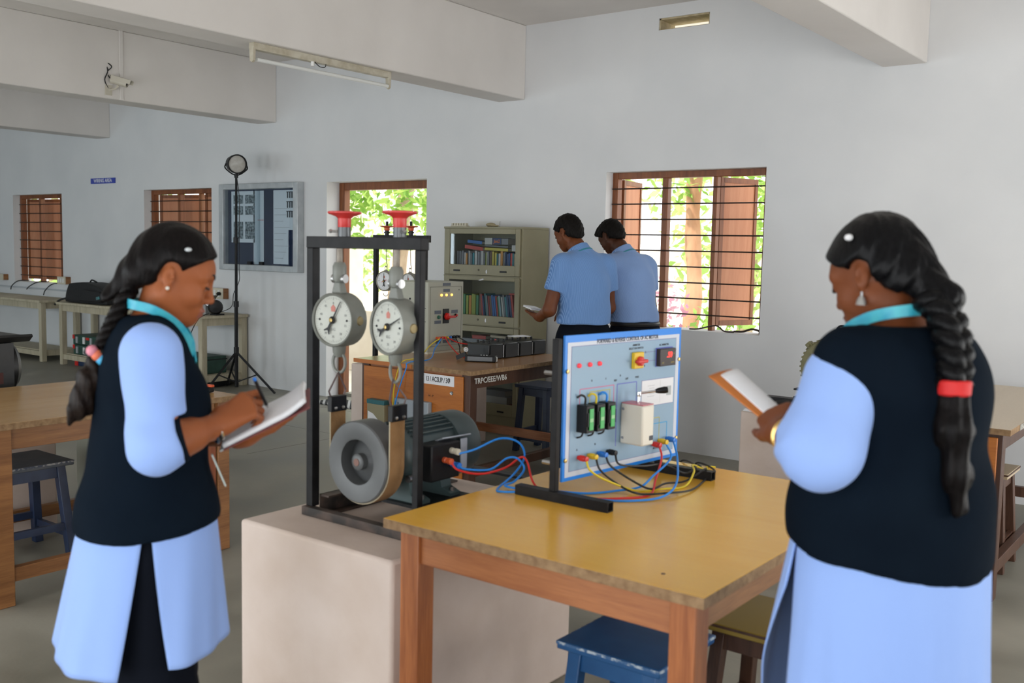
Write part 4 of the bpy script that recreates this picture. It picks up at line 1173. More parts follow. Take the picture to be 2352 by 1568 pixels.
for x in (-2.371, -2.128):
    MB().cyl((x, 2.221, zt), (x, 2.221, zt+0.030), 0.0205, n=20).build('guide_collar', M('oiled_steel', (0.10, 0.105, 0.11), 0.3, metal=0.7), fr_)
    handwheel(fr_, x, 2.221, zt+0.030, 0.054, m_redp, 0.05)
    sx = -1 if x < -2.2 else 1
    MB().cyl((x+sx*0.019, 2.21, zt+0.016), (x+sx*0.040, 2.20, zt+0.017), 0.004, n=8).build('set_screw', m_steel, fr_)
    MB().ball((x+sx*0.042, 2.20, zt+0.017), 0.007, 8).build('screw_head', m_steel, fr_)

spring_balance('large grey spring balance hanging at the left of the foreground frame', (-2.372, 2.172, 1.313), 0.0865, 0.066, 0.10, math.radians(30), None, m_dial, m_gcase, zt-0.038)
spring_balance('large grey spring balance hanging at the right of the foreground frame', (-2.129, 2.172, 1.306), 0.0865, 0.066, -0.14, math.radians(64), None, m_dial, m_gcase, zt-0.038)

PX, PZ, PR = -2.237, 0.8755, 0.130
bl = thing('brake_belt', 'tan canvas brake belt looped under the grey pulley', 'belt', (PX, 2.194, PZ-PR-0.01))
rr = PR+0.0045
path = [(PX-rr, 1.04)]+[(PX-rr, z) for z in (0.98, 0.92)]+[(PX+rr*math.cos(a), PZ+rr*math.sin(a)) for a in np.linspace(math.pi, 2*math.pi, 29)]+[(PX+rr, z) for z in (0.92, 0.98, 1.035)]
b = MB()
ya, yb = 2.162, 2.226
th = 0.005
vs, fs = [], []
for i, (x, z) in enumerate(path):
    p0, p1 = path[max(i-1, 0)], path[min(i+1, len(path)-1)]
    t = Vector((p1[0]-p0[0], p1[1]-p0[1])).normalized()
    n = Vector((t.y, -t.x))*th
    for y in (ya, yb):
        vs += [(x, y, z), (x-n.x, y, z-n.y)]
b.v = vs
for i in range(len(path)-1):
    o = i*4
    for q, mi in (((0, 2, 6, 4), 0), ((1, 5, 7, 3), 0), ((0, 4, 5, 1), 1), ((2, 3, 7, 6), 1)):
        b.f.append(tuple(o+k for k in q))
        b.mi.append(mi)
b.f += [(0, 1, 3, 2), tuple(len(vs)-4+k for k in (0, 2, 3, 1))]
b.mi += [1, 1]
b.build('strap', [m_belt, m_belte], bl, smooth=30)
for s, gx in ((-1, -2.372), (1, -2.129)):
    x = PX+s*rr
    MB().box(x-0.010, x+0.010, ya-0.001, yb+0.001, 1.018, 1.068).build('belt_clip', m_dark, bl, bevel=0.002)
    for y in (ya+0.016, yb-0.016): MB().ball((x+0.011, y, 1.030), 0.006, 8).build('rivet', m_steel, bl)
    MB().tube([(x, ya+0.004, 1.066), (x, ya-0.004, 1.085), (gx, 2.199, 1.143), (x, yb+0.004, 1.085), (x, yb-0.004, 1.066)], 0.0032, 7).build('wire_bail', M('bail_wire', (0.16, 0.12, 0.12), 0.45, metal=0.6), bl)

mo = thing('induction_motor', 'teal induction motor with grey brake pulley on the foreground pedestal', 'motor', (PX, 2.45, 0.6475))
MB().lathe([(0.020, 0.0), (0.026, 0.004), (0.027, 0.024), (0.050, 0.040), (0.070, 0.046), (0.072, 0.002), (0.078, 0.0), (PR-0.004, 0.0), (PR, 0.004), (PR, 0.075), (PR-0.012, 0.079), (0.03, 0.079)], (PX, 2.152, PZ), (0, 1, 0), 48).build('pulley', m_pul, mo)
MB().lathe([(0, 0), (0.012, 0.0), (0.013, 0.010)], (PX, 2.150, PZ), (0, 1, 0), 14).build('shaft_end', M('rusty_shaft', (0.20, 0.11, 0.09), 0.5, metal=0.5), mo)
MB().lathe([(0.03, 2.231-2.3), (0.05, 2.25-2.3), (0.088, 2.275-2.3), (0.098, 2.30-2.3), (0.098, 2.53-2.3)], (PX, 2.3, PZ), (0, 1, 0), 40).build('stator_body', m_motor, mo)
for k in range(36):
    a = 2*math.pi*k/36+0.05
    if -0.9 < ((a+math.pi) % (2*math.pi)-math.pi) < 0.62: continue
    MB().obox((PX+0.103*math.cos(a), 2.42, PZ+0.103*math.sin(a)), (math.cos(a), 0, math.sin(a)), (0, 1, 0), (-math.sin(a), 0, math.cos(a)), 0.014, 0.20, 0.005).build('cooling_fin', m_motor, mo)
MB().lathe([(0.112, 0), (0.113, 0.002), (0.113, 0.095), (0.108, 0.112), (0.09, 0.118), (0, 0.12)], (PX, 2.525, PZ), (0, 1, 0), 44).build('fan_cowl', m_motor, mo)
tb = MB().box(PX+0.075, PX+0.150, 2.335, 2.475, PZ-0.075, PZ+0.045).build('terminal_box', m_dark, mo, bevel=0.005)
MB().obox((PX+0.118, 2.475, PZ+0.05), (0.1, 1, 0), (1, -0.1, 0.4), (-0.4, 0, 1), 0.13, 0.04, 0.004).build('box_lid', M('pale_lid', (0.42, 0.45, 0.50), 0.45), mo)
MB().box(PX+0.151, PX+0.155, 2.475, 2.505, PZ-0.05, PZ+0.05).build('lid_flap', M('pale_flap', (0.40, 0.43, 0.48), 0.45), mo)
for y, z, m_, nm in ((2.43, PZ+0.018, m_cream, 'cream_terminal'), (2.395, PZ-0.008, m_orng, 'red_terminal'), (2.435, PZ-0.028, m_blu, 'blue_terminal')):
    MB().lathe([(0.010, 0), (0.010, 0.012), (0.007, 0.015), (0.007, 0.02), (0.0105, 0.023), (0.0105, 0.038), (0, 0.040)], (PX+0.150, y, z), (1, -0.15, 0), 12).build(nm, m_, mo)
for y0 in (2.32, 2.47): MB().prism([(-0.115, 0), (0.115, 0), (0.115, 0.02), (0.075, 0.035), (0.065, 0.085), (-0.065, 0.085), (-0.075, 0.035), (-0.115, 0.02)], (PX, y0+0.05, zb+0.069), (1, 0, 0), (0, 0, 1), 0.05).build('motor_foot', M('foot_enamel', (0.075, 0.115, 0.115), 0.45), mo)
MB().box(PX-0.14, PX+0.165, 2.30, 2.55, zb+0.0685, zb+0.0785).build('mounting_plate', m_blackp, mo)
for x in (PX-0.1, PX+0.1):
    for y in (2.345, 2.495): MB().cyl((x, y, zb+0.089), (x, y, zb+0.105), 0.009, n=6).build('foot_bolt', m_steel, mo)
MB().lathe([(0.012, 0), (0.012, 0.02), (0, 0.022)], (PX+0.10, 2.30, PZ-0.06), (0, -1, 0), 10).build('gland_nut', m_steel, mo)

# far rig beside the bookcase
fr2 = thing('brake_test_rig', 'black steel brake test frame with small red handwheels by the doorway', 'test rig', (-5.32, 5.58, 0.6475))
y0 = 5.55
zt2 = 1.628
for x in (-5.60, -5.085): MB().box(x, x+0.032, y0, y0+0.032, 0.6475, zt2-0.04).build('post', m_blackp, fr2, bevel=0.002)
MB().box(-5.60, -5.03, y0-0.005, y0+0.04, zt2-0.042, zt2+0.01).build('top_bar', m_blackp, fr2, bevel=0.002)
MB().box(-5.61, -5.04, y0-0.01, y0+0.045, 0.648, 0.675).build('front_rail', m_blackp, fr2)
for x in (-5.468, -5.214):
    MB().cyl((x, y0+0.016, zt2+0.01), (x, y0+0.016, zt2+0.045), 0.016, n=14).build('guide_collar', m_dark, fr2)
    MB().cyl((x, y0+0.016, zt2+0.07), (x, y0+0.016, zt2+0.115), 0.010, n=10).build('screw_end', m_dark, fr2)
    handwheel(fr2, x, y0+0.016, zt2+0.045, 0.055, m_orng, 0.035)
    MB().cyl((x-0.03, y0+0.016, zt2+0.03), (x+0.03, y0+0.016, zt2+0.03), 0.005, n=8).build('set_screw', m_dark, fr2)
    MB().lathe([(0.018, 0), (0.022, -0.02), (0.012, -0.035), (0.006, -0.04), (0, -0.04)], (x, y0+0.016, zt2-0.042), (0, 0, 1), 10).build('hook_nut', m_galv, fr2)
m_gc2 = M('khaki_enamel', (0.30, 0.29, 0.24), 0.45)
spring_balance('small white-faced spring balance hanging at the left of the far frame', (-5.462, y0-0.02, 1.283), 0.077, 0.05, 0.10, 0.0, None, m_dialw, m_gc2, zt2-0.08, 'hook', True)
spring_balance('small white-faced spring balance half hidden at the right of the far frame', (-5.208, y0-0.02, 1.275), 0.077, 0.05, 0.02, 0.0, None, m_dialw, m_gc2, zt2-0.08, 'hook', True)

# ------------------------------------------------------------------ forward / reverse control panel
pn = thing('motor_control_board', 'blue-bordered forward and reverse motor control panel on the foreground table', 'control panel', (-1.66, 2.79, 0.79))
A0 = Vector((-1.69, 2.49, 0.84))
U = Vector((0.07, 0.61, 0)).normalized()
NV = Vector((U.y, -U.x, 0))
ZV = Vector((0, 0, 1))
PW, PH = 0.616, 0.452
def pp(u, v, o=0.0): return A0+U*u+ZV*v+NV*o
def pbox(u0, u1, v0, v1, o0, o1): return MB().obox(pp((u0+u1)/2, (v0+v1)/2, (o0+o1)/2), U, ZV, NV, u1-u0, v1-v0, o1-o0)
m_pblue = M('panel_blue', (0.0, 0.22, 0.78), 0.35)
m_pgrey = M('panel_face', (0.25, 0.385, 0.52), 0.4)
m_pwht = M('panel_margin', (0.60, 0.64, 0.72), 0.4)
m_pline = M('panel_line', (0.20, 0.22, 0.40), 0.5)
pbox(0, PW, 0, PH, -0.008, 0).build('border_board', m_pblue, pn, bevel=0.001)
pbox(0.012, PW-0.012, 0.012, PH-0.022, 0.0001, 0.0008).build('margin', m_pwht, pn)
pbox(0.029, 0.585, 0.028, 0.418, 0.0009, 0.0014).build('rule_frame', m_pline, pn)
pbox(0.031, 0.583, 0.030, 0.416, 0.0012, 0.0018).build('face_plate', m_pgrey, pn)
for u in (0.012, PW-0.012):
    for v in (0.066, 0.342): MB().lathe([(0.007, 0), (0.006, 0.004), (0, 0.005)], pp(u, v, 0.001), NV, 10).build('fixing_bolt', m_brass, pn)
lettering('FORWARD & REVERSE CONTROL OF AC MOTOR', pn, pp(0.315, 0.4265, 0.0012), U, ZV, 0.0185, M('title_ink', (0.08, 0.09, 0.12), 0.6), bold=0.0003, xs=0.80)
for txt, u, v, s in (('AMMETER', 0.356, 0.405, 0.009), ('SELECTOR SWITCH', 0.356, 0.394, 0.009), ('AC AMMETER', 0.512, 0.398, 0.009), ('R', 0.408, 0.378, 0.009), ('B', 0.405, 0.333, 0.009), ('R', 0.13, 0.305, 0.009), ('Y', 0.20, 0.305, 0.009), ('B', 0.275, 0.310, 0.009),
                     ('REV', 0.25, 0.296, 0.009), ('OFF', 0.31, 0.297, 0.009), ('FWD', 0.365, 0.298, 0.009), ('MOTOR', 0.485, 0.045, 0.009), ('A', 0.066, 0.093, 0.009), ('N', 0.155, 0.10, 0.009)):
    lettering(txt, pn, pp(u, v, 0.0019), U, ZV, s, m_ink, bold=0.0002, name='caption')
def pline(u0, v0, u1, v1, mat, w=0.003, nm='circuit_line'):
    if u0 == u1: pbox(u0-w/2, u0+w/2, min(v0, v1), max(v0, v1), 0.0018, 0.0024).build(nm, mat, pn)
    else: pbox(min(u0, u1), max(u0, u1), v0-w/2, v0+w/2, 0.0018, 0.0024).build(nm, mat, pn)
m_lpink, m_lyel, m_lcy, m_lpur = M('pink_line', (0.55, 0.16, 0.28), 0.5), M('olive_line', (0.46, 0.44, 0.12), 0.5), M('cyan_line', (0.03, 0.32, 0.62), 0.5), M('violet_line', (0.12, 0.14, 0.50), 0.5)
for m_, u0, u1, v1, vb in ((m_lpink, 0.073, 0.243, 0.282, 0.20), (m_lyel, 0.122, 0.223, 0.270, 0.20), (m_lcy, 0.168, 0.206, 0.257, 0.20)):
    pline(u0, v1, u1, v1, m_)
    pline(u0, vb, u0, v1, m_)
    pline(u1, vb, u1, v1, m_)
pline(0.260, 0.283, 0.364, 0.283, m_lpur)
pline(0.260, 0.08, 0.260, 0.283, m_lpur)
pline(0.364, 0.08, 0.364, 0.283, m_lpur)
pline(0.400, 0.378, 0.47, 0.378, m_pline, 0.002)
pline(0.395, 0.348, 0.47, 0.348, m_pline, 0.002)
for m_, u0, u1, v in ((m_lyel, 0.40, 0.500, 0.150), (m_lcy, 0.42, 0.545, 0.130)):
    pline(u0, v, u1, v, m_)
    pline(u1, 0.075, u1, v, m_)
for u in (0.064, 0.116, 0.164):
    MB().lathe([(0.0075, 0), (0.0075, 0.004), (0.006, 0.008), (0, 0.010)], pp(u, 0.357, 0.0018), NV, 14).build('indicator_lamp', M('lit_red_lamp', (0.80, 0.05, 0.07), 0.25, emit=0.5), pn)
pbox(0.331, 0.383, 0.328, 0.382, 0.0018, 0.016).build('selector_plate', m_yel, pn, bevel=0.003)
kn = MB().lathe([(0.016, 0), (0.0155, 0.010), (0.011, 0.014), (0, 0.014)], pp(0.357, 0.353, 0.016), NV, 18).build('selector_knob', m_redp, pn)
MB().obox(pp(0.357, 0.353, 0.026), U, ZV, NV, 0.056, 0.012, 0.016).build('knob_bar', m_redp, kn, bevel=0.004)
mt_ = pbox(0.468, 0.560, 0.327, 0.386, 0.0018, 0.02).build('ammeter', M('meter_case', (0.028, 0.016, 0.014), 0.3), pn, bevel=0.002)
pbox(0.466, 0.562, 0.325, 0.389, 0.0018, 0.004).build('meter_bezel', m_lpur, mt_)
lettering('.59', mt_, pp(0.522, 0.364, 0.0203), U, ZV, 0.026, M('led_digits', (1.0, 0.03, 0.02), 0.4, emit=2.5), bold=0.0006, name='display_digits')
for u, v, t_ in ((0.548, 0.368, 'A'), (0.485, 0.338, 'AC'), (0.54, 0.338, 'AMPS')): lettering(t_, mt_, pp(u, v, 0.0203), U, ZV, 0.008, M('gold_print', (0.4, 0.33, 0.12), 0.6), name='meter_caption')
pbox(0.391, 0.577, 0.193, 0.284, 0.0018, 0.0022).build('card_rule', m_pline, pn)
cdz = pbox(0.393, 0.575, 0.195, 0.282, 0.0020, 0.0026).build('name_card', m_paper, pn)
pbox(0.535, 0.562, 0.222, 0.254, 0.0026, 0.0029).build('grey_square', M('grey_print_block', (0.42, 0.45, 0.46), 0.7), cdz)
for k in range(5): pbox(0.425+0.01*(k % 2), 0.465, 0.262-0.009*k, 0.2635-0.009*k, 0.0026, 0.0029).build('fine_print', M('pale_ink', (0.5, 0.52, 0.54), 0.7), cdz)
pbox(0.497, 0.498, 0.2, 0.278, 0.0026, 0.0029).build('card_divider', M('pale_rule', (0.6, 0.62, 0.62), 0.7), cdz)
for k, u0 in enumerate((0.060, 0.113, 0.166)):
    mc = pbox(u0, u0+0.038, 0.150, 0.236, 0.0018, 0.043).build('relay', m_dark, pn, bevel=0.002)
    pbox(u0+0.003, u0+0.035, 0.172, 0.214, 0.043, 0.046).build('relay_step', m_dark, mc)
    pbox(u0+0.010, u0+0.028, 0.160, 0.226, 0.0455, 0.048).build('green_scale', m_grn, mc)
    pbox(u0+0.011, u0+0.027, 0.185, 0.196, 0.048, 0.0485).build('scale_band', M('pale_green', (0.30, 0.6, 0.30), 0.5), mc)
    col_ = (m_wblk, m_wyel, m_wblu)[k]
    MB().tube(catmull([pp(u0+0.018, 0.234, 0.02), pp(u0+0.016, 0.258, 0.022), pp(u0+0.006, 0.266, 0.014), pp(u0+0.0, 0.258, 0.003)], 5), 0.0035, 7).build('relay_lead', col_, mc)
    MB().tube(catmull([pp(u0+0.012, 0.150, 0.02), pp(u0+0.006, 0.138, 0.018), pp(u0+0.004, 0.132, 0.003)], 4), 0.003, 6).build('relay_lead', m_wblk, mc)
sb = pbox(0.281, 0.343, 0.088, 0.220, 0.0018, 0.093).build('reversing_switch', M('ivory_enamel', (0.74, 0.71, 0.62), 0.35), pn, bevel=0.006)
pbox(0.283, 0.341, 0.2195, 0.223, 0.004, 0.091).build('switch_cap', M('pink_cap', (0.62, 0.22, 0.26), 0.4), sb, bevel=0.001)
pbox(0.318, 0.338, 0.105, 0.120, 0.093, 0.0938).build('switch_tag', M('tag_black', (0.04, 0.045, 0.06), 0.5), sb)
for v in (0.108, 0.203): MB().lathe([(0.005, 0), (0.004, 0.003), (0, 0.003)], pp(0.281, v, 0.014), -U, 8).build('case_screw', m_steel, sb)
MB().cyl(pp(0.312, 0.222, 0.05), pp(0.312, 0.252, 0.05), 0.006, n=12).build('spindle', m_chrome, sb)
MB().lathe([(0.008, 0), (0.009, 0.006), (0.008, 0.014), (0, 0.016)], pp(0.312, 0.245, 0.05), ZV, 12).build('spindle_head', m_chrome, sb)
e0, e1, e2 = pp(0.312, 0.254, 0.05), pp(0.355, 0.262, 0.085), pp(0.385, 0.267, 0.112)
MB().cyl(e0, e1, 0.0042, n=10).build('lever', m_chrome, sb)
MB().lathe([(0.006, 0), (0.009, 0.01), (0.0115, 0.030), (0.010, 0.040), (0, 0.042)], e1, e2-e1, 14).build('lever_grip', m_dark, sb)
for u, m_, nm in ((0.074, m_red, 'red'), (0.122, m_yel, 'yellow'), (0.171, m_blu, 'blue'), (0.219, m_dark, 'black')):
    MB().lathe([(0.007, 0), (0.007, 0.006), (0.0095, 0.008), (0.0095, 0.024), (0.0075, 0.027), (0.0085, 0.030), (0.0085, 0.036), (0, 0.037)], pp(u, 0.068, 0.0018), NV, 12).build(nm+'_terminal', m_, pn)
for u, v, m_, nm in ((0.463, 0.062, m_red, 'red'), (0.500, 0.068, m_yel, 'yellow'), (0.545, 0.070, m_blu, 'blue')):
    MB().lathe([(0.007, 0), (0.007, 0.006), (0.0095, 0.008), (0.0095, 0.024), (0.0075, 0.027), (0.0085, 0.030), (0.0085, 0.036), (0, 0.037)], pp(u, v, 0.0018), NV, 12).build(nm+'_terminal', m_, pn)
for (ux, uy, xa, xb) in ((-1.692, 2.452, -1.828, -1.490), (-1.635, 3.035, -1.80, -1.446)):
    q_ = 0.020 if uy < 2.6 else 0.0
    MB().box(ux-0.032+q_, ux-0.010+q_, uy-0.010, uy+0.012, 0.82, 1.285).build('upright', m_blackp, pn, bevel=0.002)
    f_ = MB()
    f_.box(xa, xb, uy-0.016, uy-0.013, 0.7905, 0.8205).box(xa, xb, uy+0.013, uy+0.016, 0.7905, 0.8205).box(xa, xb, uy-0.013, uy+0.013, 0.8175, 0.8205).box(xa, xb, uy-0.013, uy+0.013, 0.7905, 0.7935)
    f_.box(xa+0.01, xb-0.01, uy-0.012, uy+0.012, 0.795, 0.816)
    f_.build('foot', m_blackp, pn)
for uy in (2.452+0.03, ):
    for z in (0.905, 1.18): MB().cyl((-1.70, uy-0.03, z), (-1.735, uy-0.03, z), 0.007, n=8).build('back_bolt', m_steel, pn)

# ------------------------------------------------------------------ leads of the foreground rig
ZT = 0.7945
tR, tY, tB = pp(0.463, 0.062, 0.03), pp(0.500, 0.068, 0.03), pp(0.545, 0.070, 0.03)
wire('motor_lead', 'red lead arching from the motor across to the control panel', [(PX+0.185, 2.39, PZ-0.010), (-2.03, 2.40, 0.842), (-1.985, 2.46, 0.826), (-1.94, 2.53, 0.842), (-1.915, 2.58, 0.872), (-1.885, 2.575, 0.862), (-1.845, 2.55, 0.812), (-1.80, 2.53, ZT), (-1.715, 2.507, ZT+0.004), (-1.62, 2.53, ZT), (-1.545, 2.60, ZT), (-1.50, 2.70, ZT), (-1.535, 2.80, 0.82), tR-U*0.01+NV*0.02-ZV*0.04, tR], 0.0036, m_wred)
wire('motor_lead', 'upper blue lead looping from the motor to the table edge', [(PX+0.185, 2.425, PZ+0.012), (-2.02, 2.47, 0.900), (-1.98, 2.55, 0.930), (-1.94, 2.60, 0.915), (-1.922, 2.61, 0.868), (-1.918, 2.55, 0.822), (-1.90, 2.44, ZT), (-1.86, 2.42, ZT+0.001), (-1.80, 2.47, ZT+0.002), (-1.68, 2.515, ZT+0.008), (-1.58, 2.545, ZT), (-1.50, 2.60, ZT), (-1.45, 2.69, ZT+0.004), (-1.46, 2.80, 0.82), tB+NV*0.02-ZV*0.06, tB], 0.0036, m_wblu)
wire('motor_lead', 'lower blue lead twisting from the motor over the red lead', [(PX+0.185, 2.43, PZ-0.03), (-2.03, 2.44, 0.838), (-1.98, 2.50, 0.835), (-1.95, 2.55, 0.868), (-1.92, 2.57, 0.868), (-1.90, 2.58, 0.835), (-1.895, 2.52, 0.805), (-1.895, 2.47, ZT+0.007), (-1.84, 2.46, ZT+0.008), (-1.77, 2.50, ZT+0.008), (-1.66, 2.58, ZT), (-1.60, 2.68, ZT+0.001), (-1.55, 2.73, ZT+0.012), (-1.545, 2.80, 0.83), tY+NV*0.025-ZV*0.05, tY], 0.0036, m_wblu)
sp = [pp(u, 0.064, 0.034) for u in (0.074, 0.122, 0.171, 0.219)]
wire('supply_lead', 'yellow supply lead running from the red terminal across the table', [sp[0], sp[0]+NV*0.02-ZV*0.03, (-1.60, 2.62, 0.835), (-1.555, 2.72, ZT), (-1.50, 2.80, ZT+0.001), (-1.47, 2.88, ZT), (-1.49, 2.98, 0.822), (-1.535, 3.06, 0.826), (-1.52, 3.14, ZT), (-1.55, 3.20, ZT), (-1.535, 3.235, 0.79)], 0.0034, m_wyel)
wire('supply_lead', 'black supply lead from the yellow terminal crossing the table', [sp[1], sp[1]+NV*0.02-ZV*0.035, (-1.59, 2.66, 0.82), (-1.52, 2.66, ZT+0.008), (-1.46, 2.72, ZT+0.008), (-1.43, 2.84, ZT+0.001), (-1.46, 3.00, ZT), (-1.50, 3.16, ZT), (-1.60, 3.232, 0.797), (-1.64, 3.25, 0.76)], 0.0034, m_wblk)
wire('supply_lead', 'black supply lead from the blue terminal crossing the table', [sp[2], sp[2]+NV*0.025-ZV*0.03, (-1.55, 2.70, 0.825), (-1.515, 2.74, ZT+0.009), (-1.52, 2.84, ZT+0.008), (-1.50, 2.94, ZT+0.002), (-1.475, 3.03, 0.826), (-1.53, 3.13, ZT), (-1.58, 3.20, ZT+0.002), (-1.62, 3.245, 0.77)], 0.0034, m_wblk)
wire('supply_lead', 'black supply lead from the black terminal drooping beneath the panel', [sp[3], sp[3]+NV*0.02-ZV*0.03, (-1.60, 2.83, 0.85), (-1.57, 2.92, 0.845), (-1.52, 2.97, 0.815), (-1.51, 3.03, 0.826), (-1.55, 3.10, 0.812), (-1.585, 3.17, ZT+0.008), (-1.66, 3.235, 0.797), (-1.70, 3.25, 0.77)], 0.0034, m_wblk)

# ------------------------------------------------------------------ equipment on the far table
fb = thing('control_unit', 'grey-cream control unit with three lit lamps on the far table', 'control unit', (-4.97, 5.48, 0.79))
m_fb = M('grey_cream_enamel', (0.40, 0.40, 0.32), 0.42, col2=(0.43, 0.43, 0.35), scale=5)
FX = -4.745
MB().box(-5.12, FX, 5.25, 5.635, 0.805, 1.305).build('case', m_fb, fb, bevel=0.004)
MB().box(-5.115, FX-0.004, 5.255, 5.63, 0.7905, 0.805).build('plinth', m_cream, fb)
for z in (1.115, 1.02): MB().box(-5.11, FX-0.02, 5.2485, 5.2505, z, z+0.004).build('panel_seam', m_dark, fb)
MB().lathe([(0.008, 0), (0.007, 0.004), (0, 0.004)], (-4.92, 5.25, 1.18), (0, -1, 0), 10).build('side_screw', m_dark, fb)
def fpos(px_u): return 5.25+0.385*px_u
b = MB()
for a, c, z0, z1 in ((0.05, 0.95, 1.268, 1.271), (0.05, 0.95, 0.842, 0.845)): b.box(FX, FX+0.0012, fpos(a), fpos(c), z0, z1)
for a in (0.05, 0.94): b.box(FX, FX+0.0012, fpos(a), fpos(a+0.01), 0.842, 1.271)
b.build('door_seam', M('seam_grey', (0.2, 0.2, 0.16), 0.6), fb)
m_tagg = M('label_grey_blue', (0.10, 0.12, 0.15), 0.5)
for a, c, z0, z1 in ((0.40, 0.62, 1.276, 1.297), (0.42, 0.60, 1.232, 1.254), (0.18, 0.36, 1.075, 1.10), (0.18, 0.36, 1.005, 1.028), (0.66, 0.84, 1.075, 1.10), (0.22, 0.36, 0.862, 0.885), (0.42, 0.58, 0.862, 0.885), (0.66, 0.80, 0.862, 0.885)):
    MB().box(FX, FX+0.002, fpos(a), fpos(c), z0, z1).build('caption_plate', m_tagg, fb)
for a in (0.36, 0.50, 0.65):
    MB().lathe([(0.009, 0), (0.009, 0.008), (0.006, 0.011), (0, 0.012)], (FX, fpos(a), 1.210), (1, 0, 0), 12).build('lit_lamp', M('amber_lamp', (1.0, 0.52, 0.12), 0.3, emit=2.2), fb)
MB().box(FX, FX+0.004, fpos(0.41), fpos(0.58), 1.005, 1.11).build('switch_plate', m_dark, fb)
k_ = MB().lathe([(0.026, 0), (0.024, 0.018), (0.016, 0.024), (0, 0.024)], (FX+0.004, fpos(0.515), 1.055), (1, 0, 0), 18).build('red_knob', m_red, fb)
MB().obox((FX+0.035, fpos(0.56), 1.053), (0, 1, 0), (0, 0, 1), (1, 0, 0), 0.075, 0.016, 0.022).build('knob_pointer', m_red, k_, bevel=0.003)
MB().lathe([(0.014, 0), (0.012, 0.012), (0, 0.012)], (FX, fpos(0.29), 1.052), (1, 0, 0), 14).build('green_button', M('dark_green_button', (0.01, 0.10, 0.06), 0.4), fb)
pb_ = MB().lathe([(0.014, 0), (0.012, 0.010), (0, 0.010)], (FX, fpos(0.78), 1.058), (1, 0, 0), 14).build('stop_button_ring', m_dark, fb)
MB().lathe([(0.009, 0.010), (0.008, 0.016), (0, 0.016)], (FX, fpos(0.78), 1.058), (1, 0, 0), 12).build('stop_button', m_red, pb_)
MB().lathe([(0.005, 0), (0, 0.004)], (FX, fpos(0.87), 1.245), (1, 0, 0), 8).build('key_hole', m_dark, fb)
for k, m_ in enumerate((m_orng, m_orng, m_red, m_yel, m_blu, m_dark, m_dark, m_dark)):
    MB().lathe([(0.009, 0), (0.0095, 0.010), (0.008, 0.028), (0.0095, 0.032), (0, 0.034)], (FX, fpos(0.24+0.082*k), 0.903), (1, 0, 0), 10).build('terminal', m_, fb)
wire('bench_lead', 'yellow lead hanging from the far control unit over the table edge', [(FX+0.03, fpos(0.24), 0.90), (FX+0.05, 5.22, 0.86), (-4.55, 4.95, 0.81), (-4.50, 4.75, 0.805), (-4.50, 4.70, 0.76), (-4.53, 4.69, 0.62), (-4.55, 4.70, 0.45)], 0.004, m_wyel)
wire('bench_lead', 'blue lead hanging from the far control unit over the table edge', [(FX+0.03, fpos(0.30), 0.90), (FX+0.07, 5.25, 0.84), (-4.48, 4.98, 0.80), (-4.44, 4.73, 0.80), (-4.43, 4.695, 0.76), (-4.49, 4.685, 0.60), (-4.52, 4.69, 0.48), (-4.45, 4.68, 0.40), (-4.36, 4.68, 0.38)], 0.004, m_wblu)
wire('bench_lead', 'red lead sagging from the far control unit onto the table', [(FX+0.03, fpos(0.41), 0.90), (-4.68, 5.42, 0.85), (-4.55, 5.36, 0.80), (-4.40, 5.27, 0.795), (-4.32, 5.30, 0.796), (-4.27, 5.36, 0.82), (-4.26, 5.40, 0.835), (-4.24, 5.41, 0.80)], 0.004, m_wred)
wire('bench_lead', 'second red lead running along the far table to the black boxes', [(FX+0.03, fpos(0.49), 0.90), (-4.67, 5.50, 0.865), (-4.58, 5.58, 0.85), (-4.50, 5.62, 0.845), (-4.42, 5.62, 0.90)], 0.004, m_wred)
wire('bench_lead', 'black lead curling from the far control unit', [(FX+0.03, fpos(0.70), 0.90), (-4.66, 5.50, 0.84), (-4.60, 5.44, 0.80), (-4.52, 5.40, 0.796), (-4.46, 5.38, 0.795)], 0.004, m_wblk)
wire('bench_lead', 'long black lead from the far control unit to the black boxes', [(FX+0.03, fpos(0.78), 0.90), (-4.64, 5.6, 0.85), (-4.52, 5.52, 0.83), (-4.44, 5.44, 0.85)], 0.004, m_wblk)
bb_l = ['nearest of the black resistor boxes in the row on the far table', 'second of the black resistor boxes on the far table', 'third of the black resistor boxes on the far table', 'last black resistor box in the row, behind the young man']
for k in range(4):
    y0 = 5.30+k*0.165
    r = thing('resistor_box', bb_l[k], 'box', (-4.31, y0+0.08, 0.79), group='black resistor boxes on the far table')
    MB().box(-4.42-0.03*(k > 0), -4.225+0.004*k, y0, y0+0.158, 0.791, 0.895).build('box_body', M('box_black', (0.012, 0.013, 0.013), 0.35), r, bevel=0.005)
    MB().box(-4.222+0.004*k, -4.220+0.004*k, y0+0.012, y0+0.146, 0.80, 0.885).build('side_plate', M('plate_black', (0.02, 0.021, 0.022), 0.3), r)
    for q in range(3): MB().lathe([(0.008, 0), (0.009, 0.012), (0.006, 0.02), (0, 0.02)], (-4.39+0.05*q, y0+0.08, 0.895), (0, 0, 1), 10).build('terminal', m_dark, r)
    MB().cyl((-4.221+0.004*k, y0+0.155, 0.80), (-4.221+0.004*k, y0+0.155, 0.885), 0.003, n=6).build('corner_strip', m_steel, r)
tag(rebase(MB().obox((-4.33, 5.78, 0.921), (0.3, 1, 0), (1, -0.3, 0), (0, 0, 1), 0.14, 0.10, 0.004).build('paper_slip', m_paper), (-4.33, 5.78, 0.917)), 'white paper slip lying on the black boxes', 'paper')
cl = thing('clamp_meter', 'grey and black meter lying at the corner of the far table', 'meter', (-4.22, 5.19, 0.79))
d = Vector((0.16, 0.085, 0)).normalized()
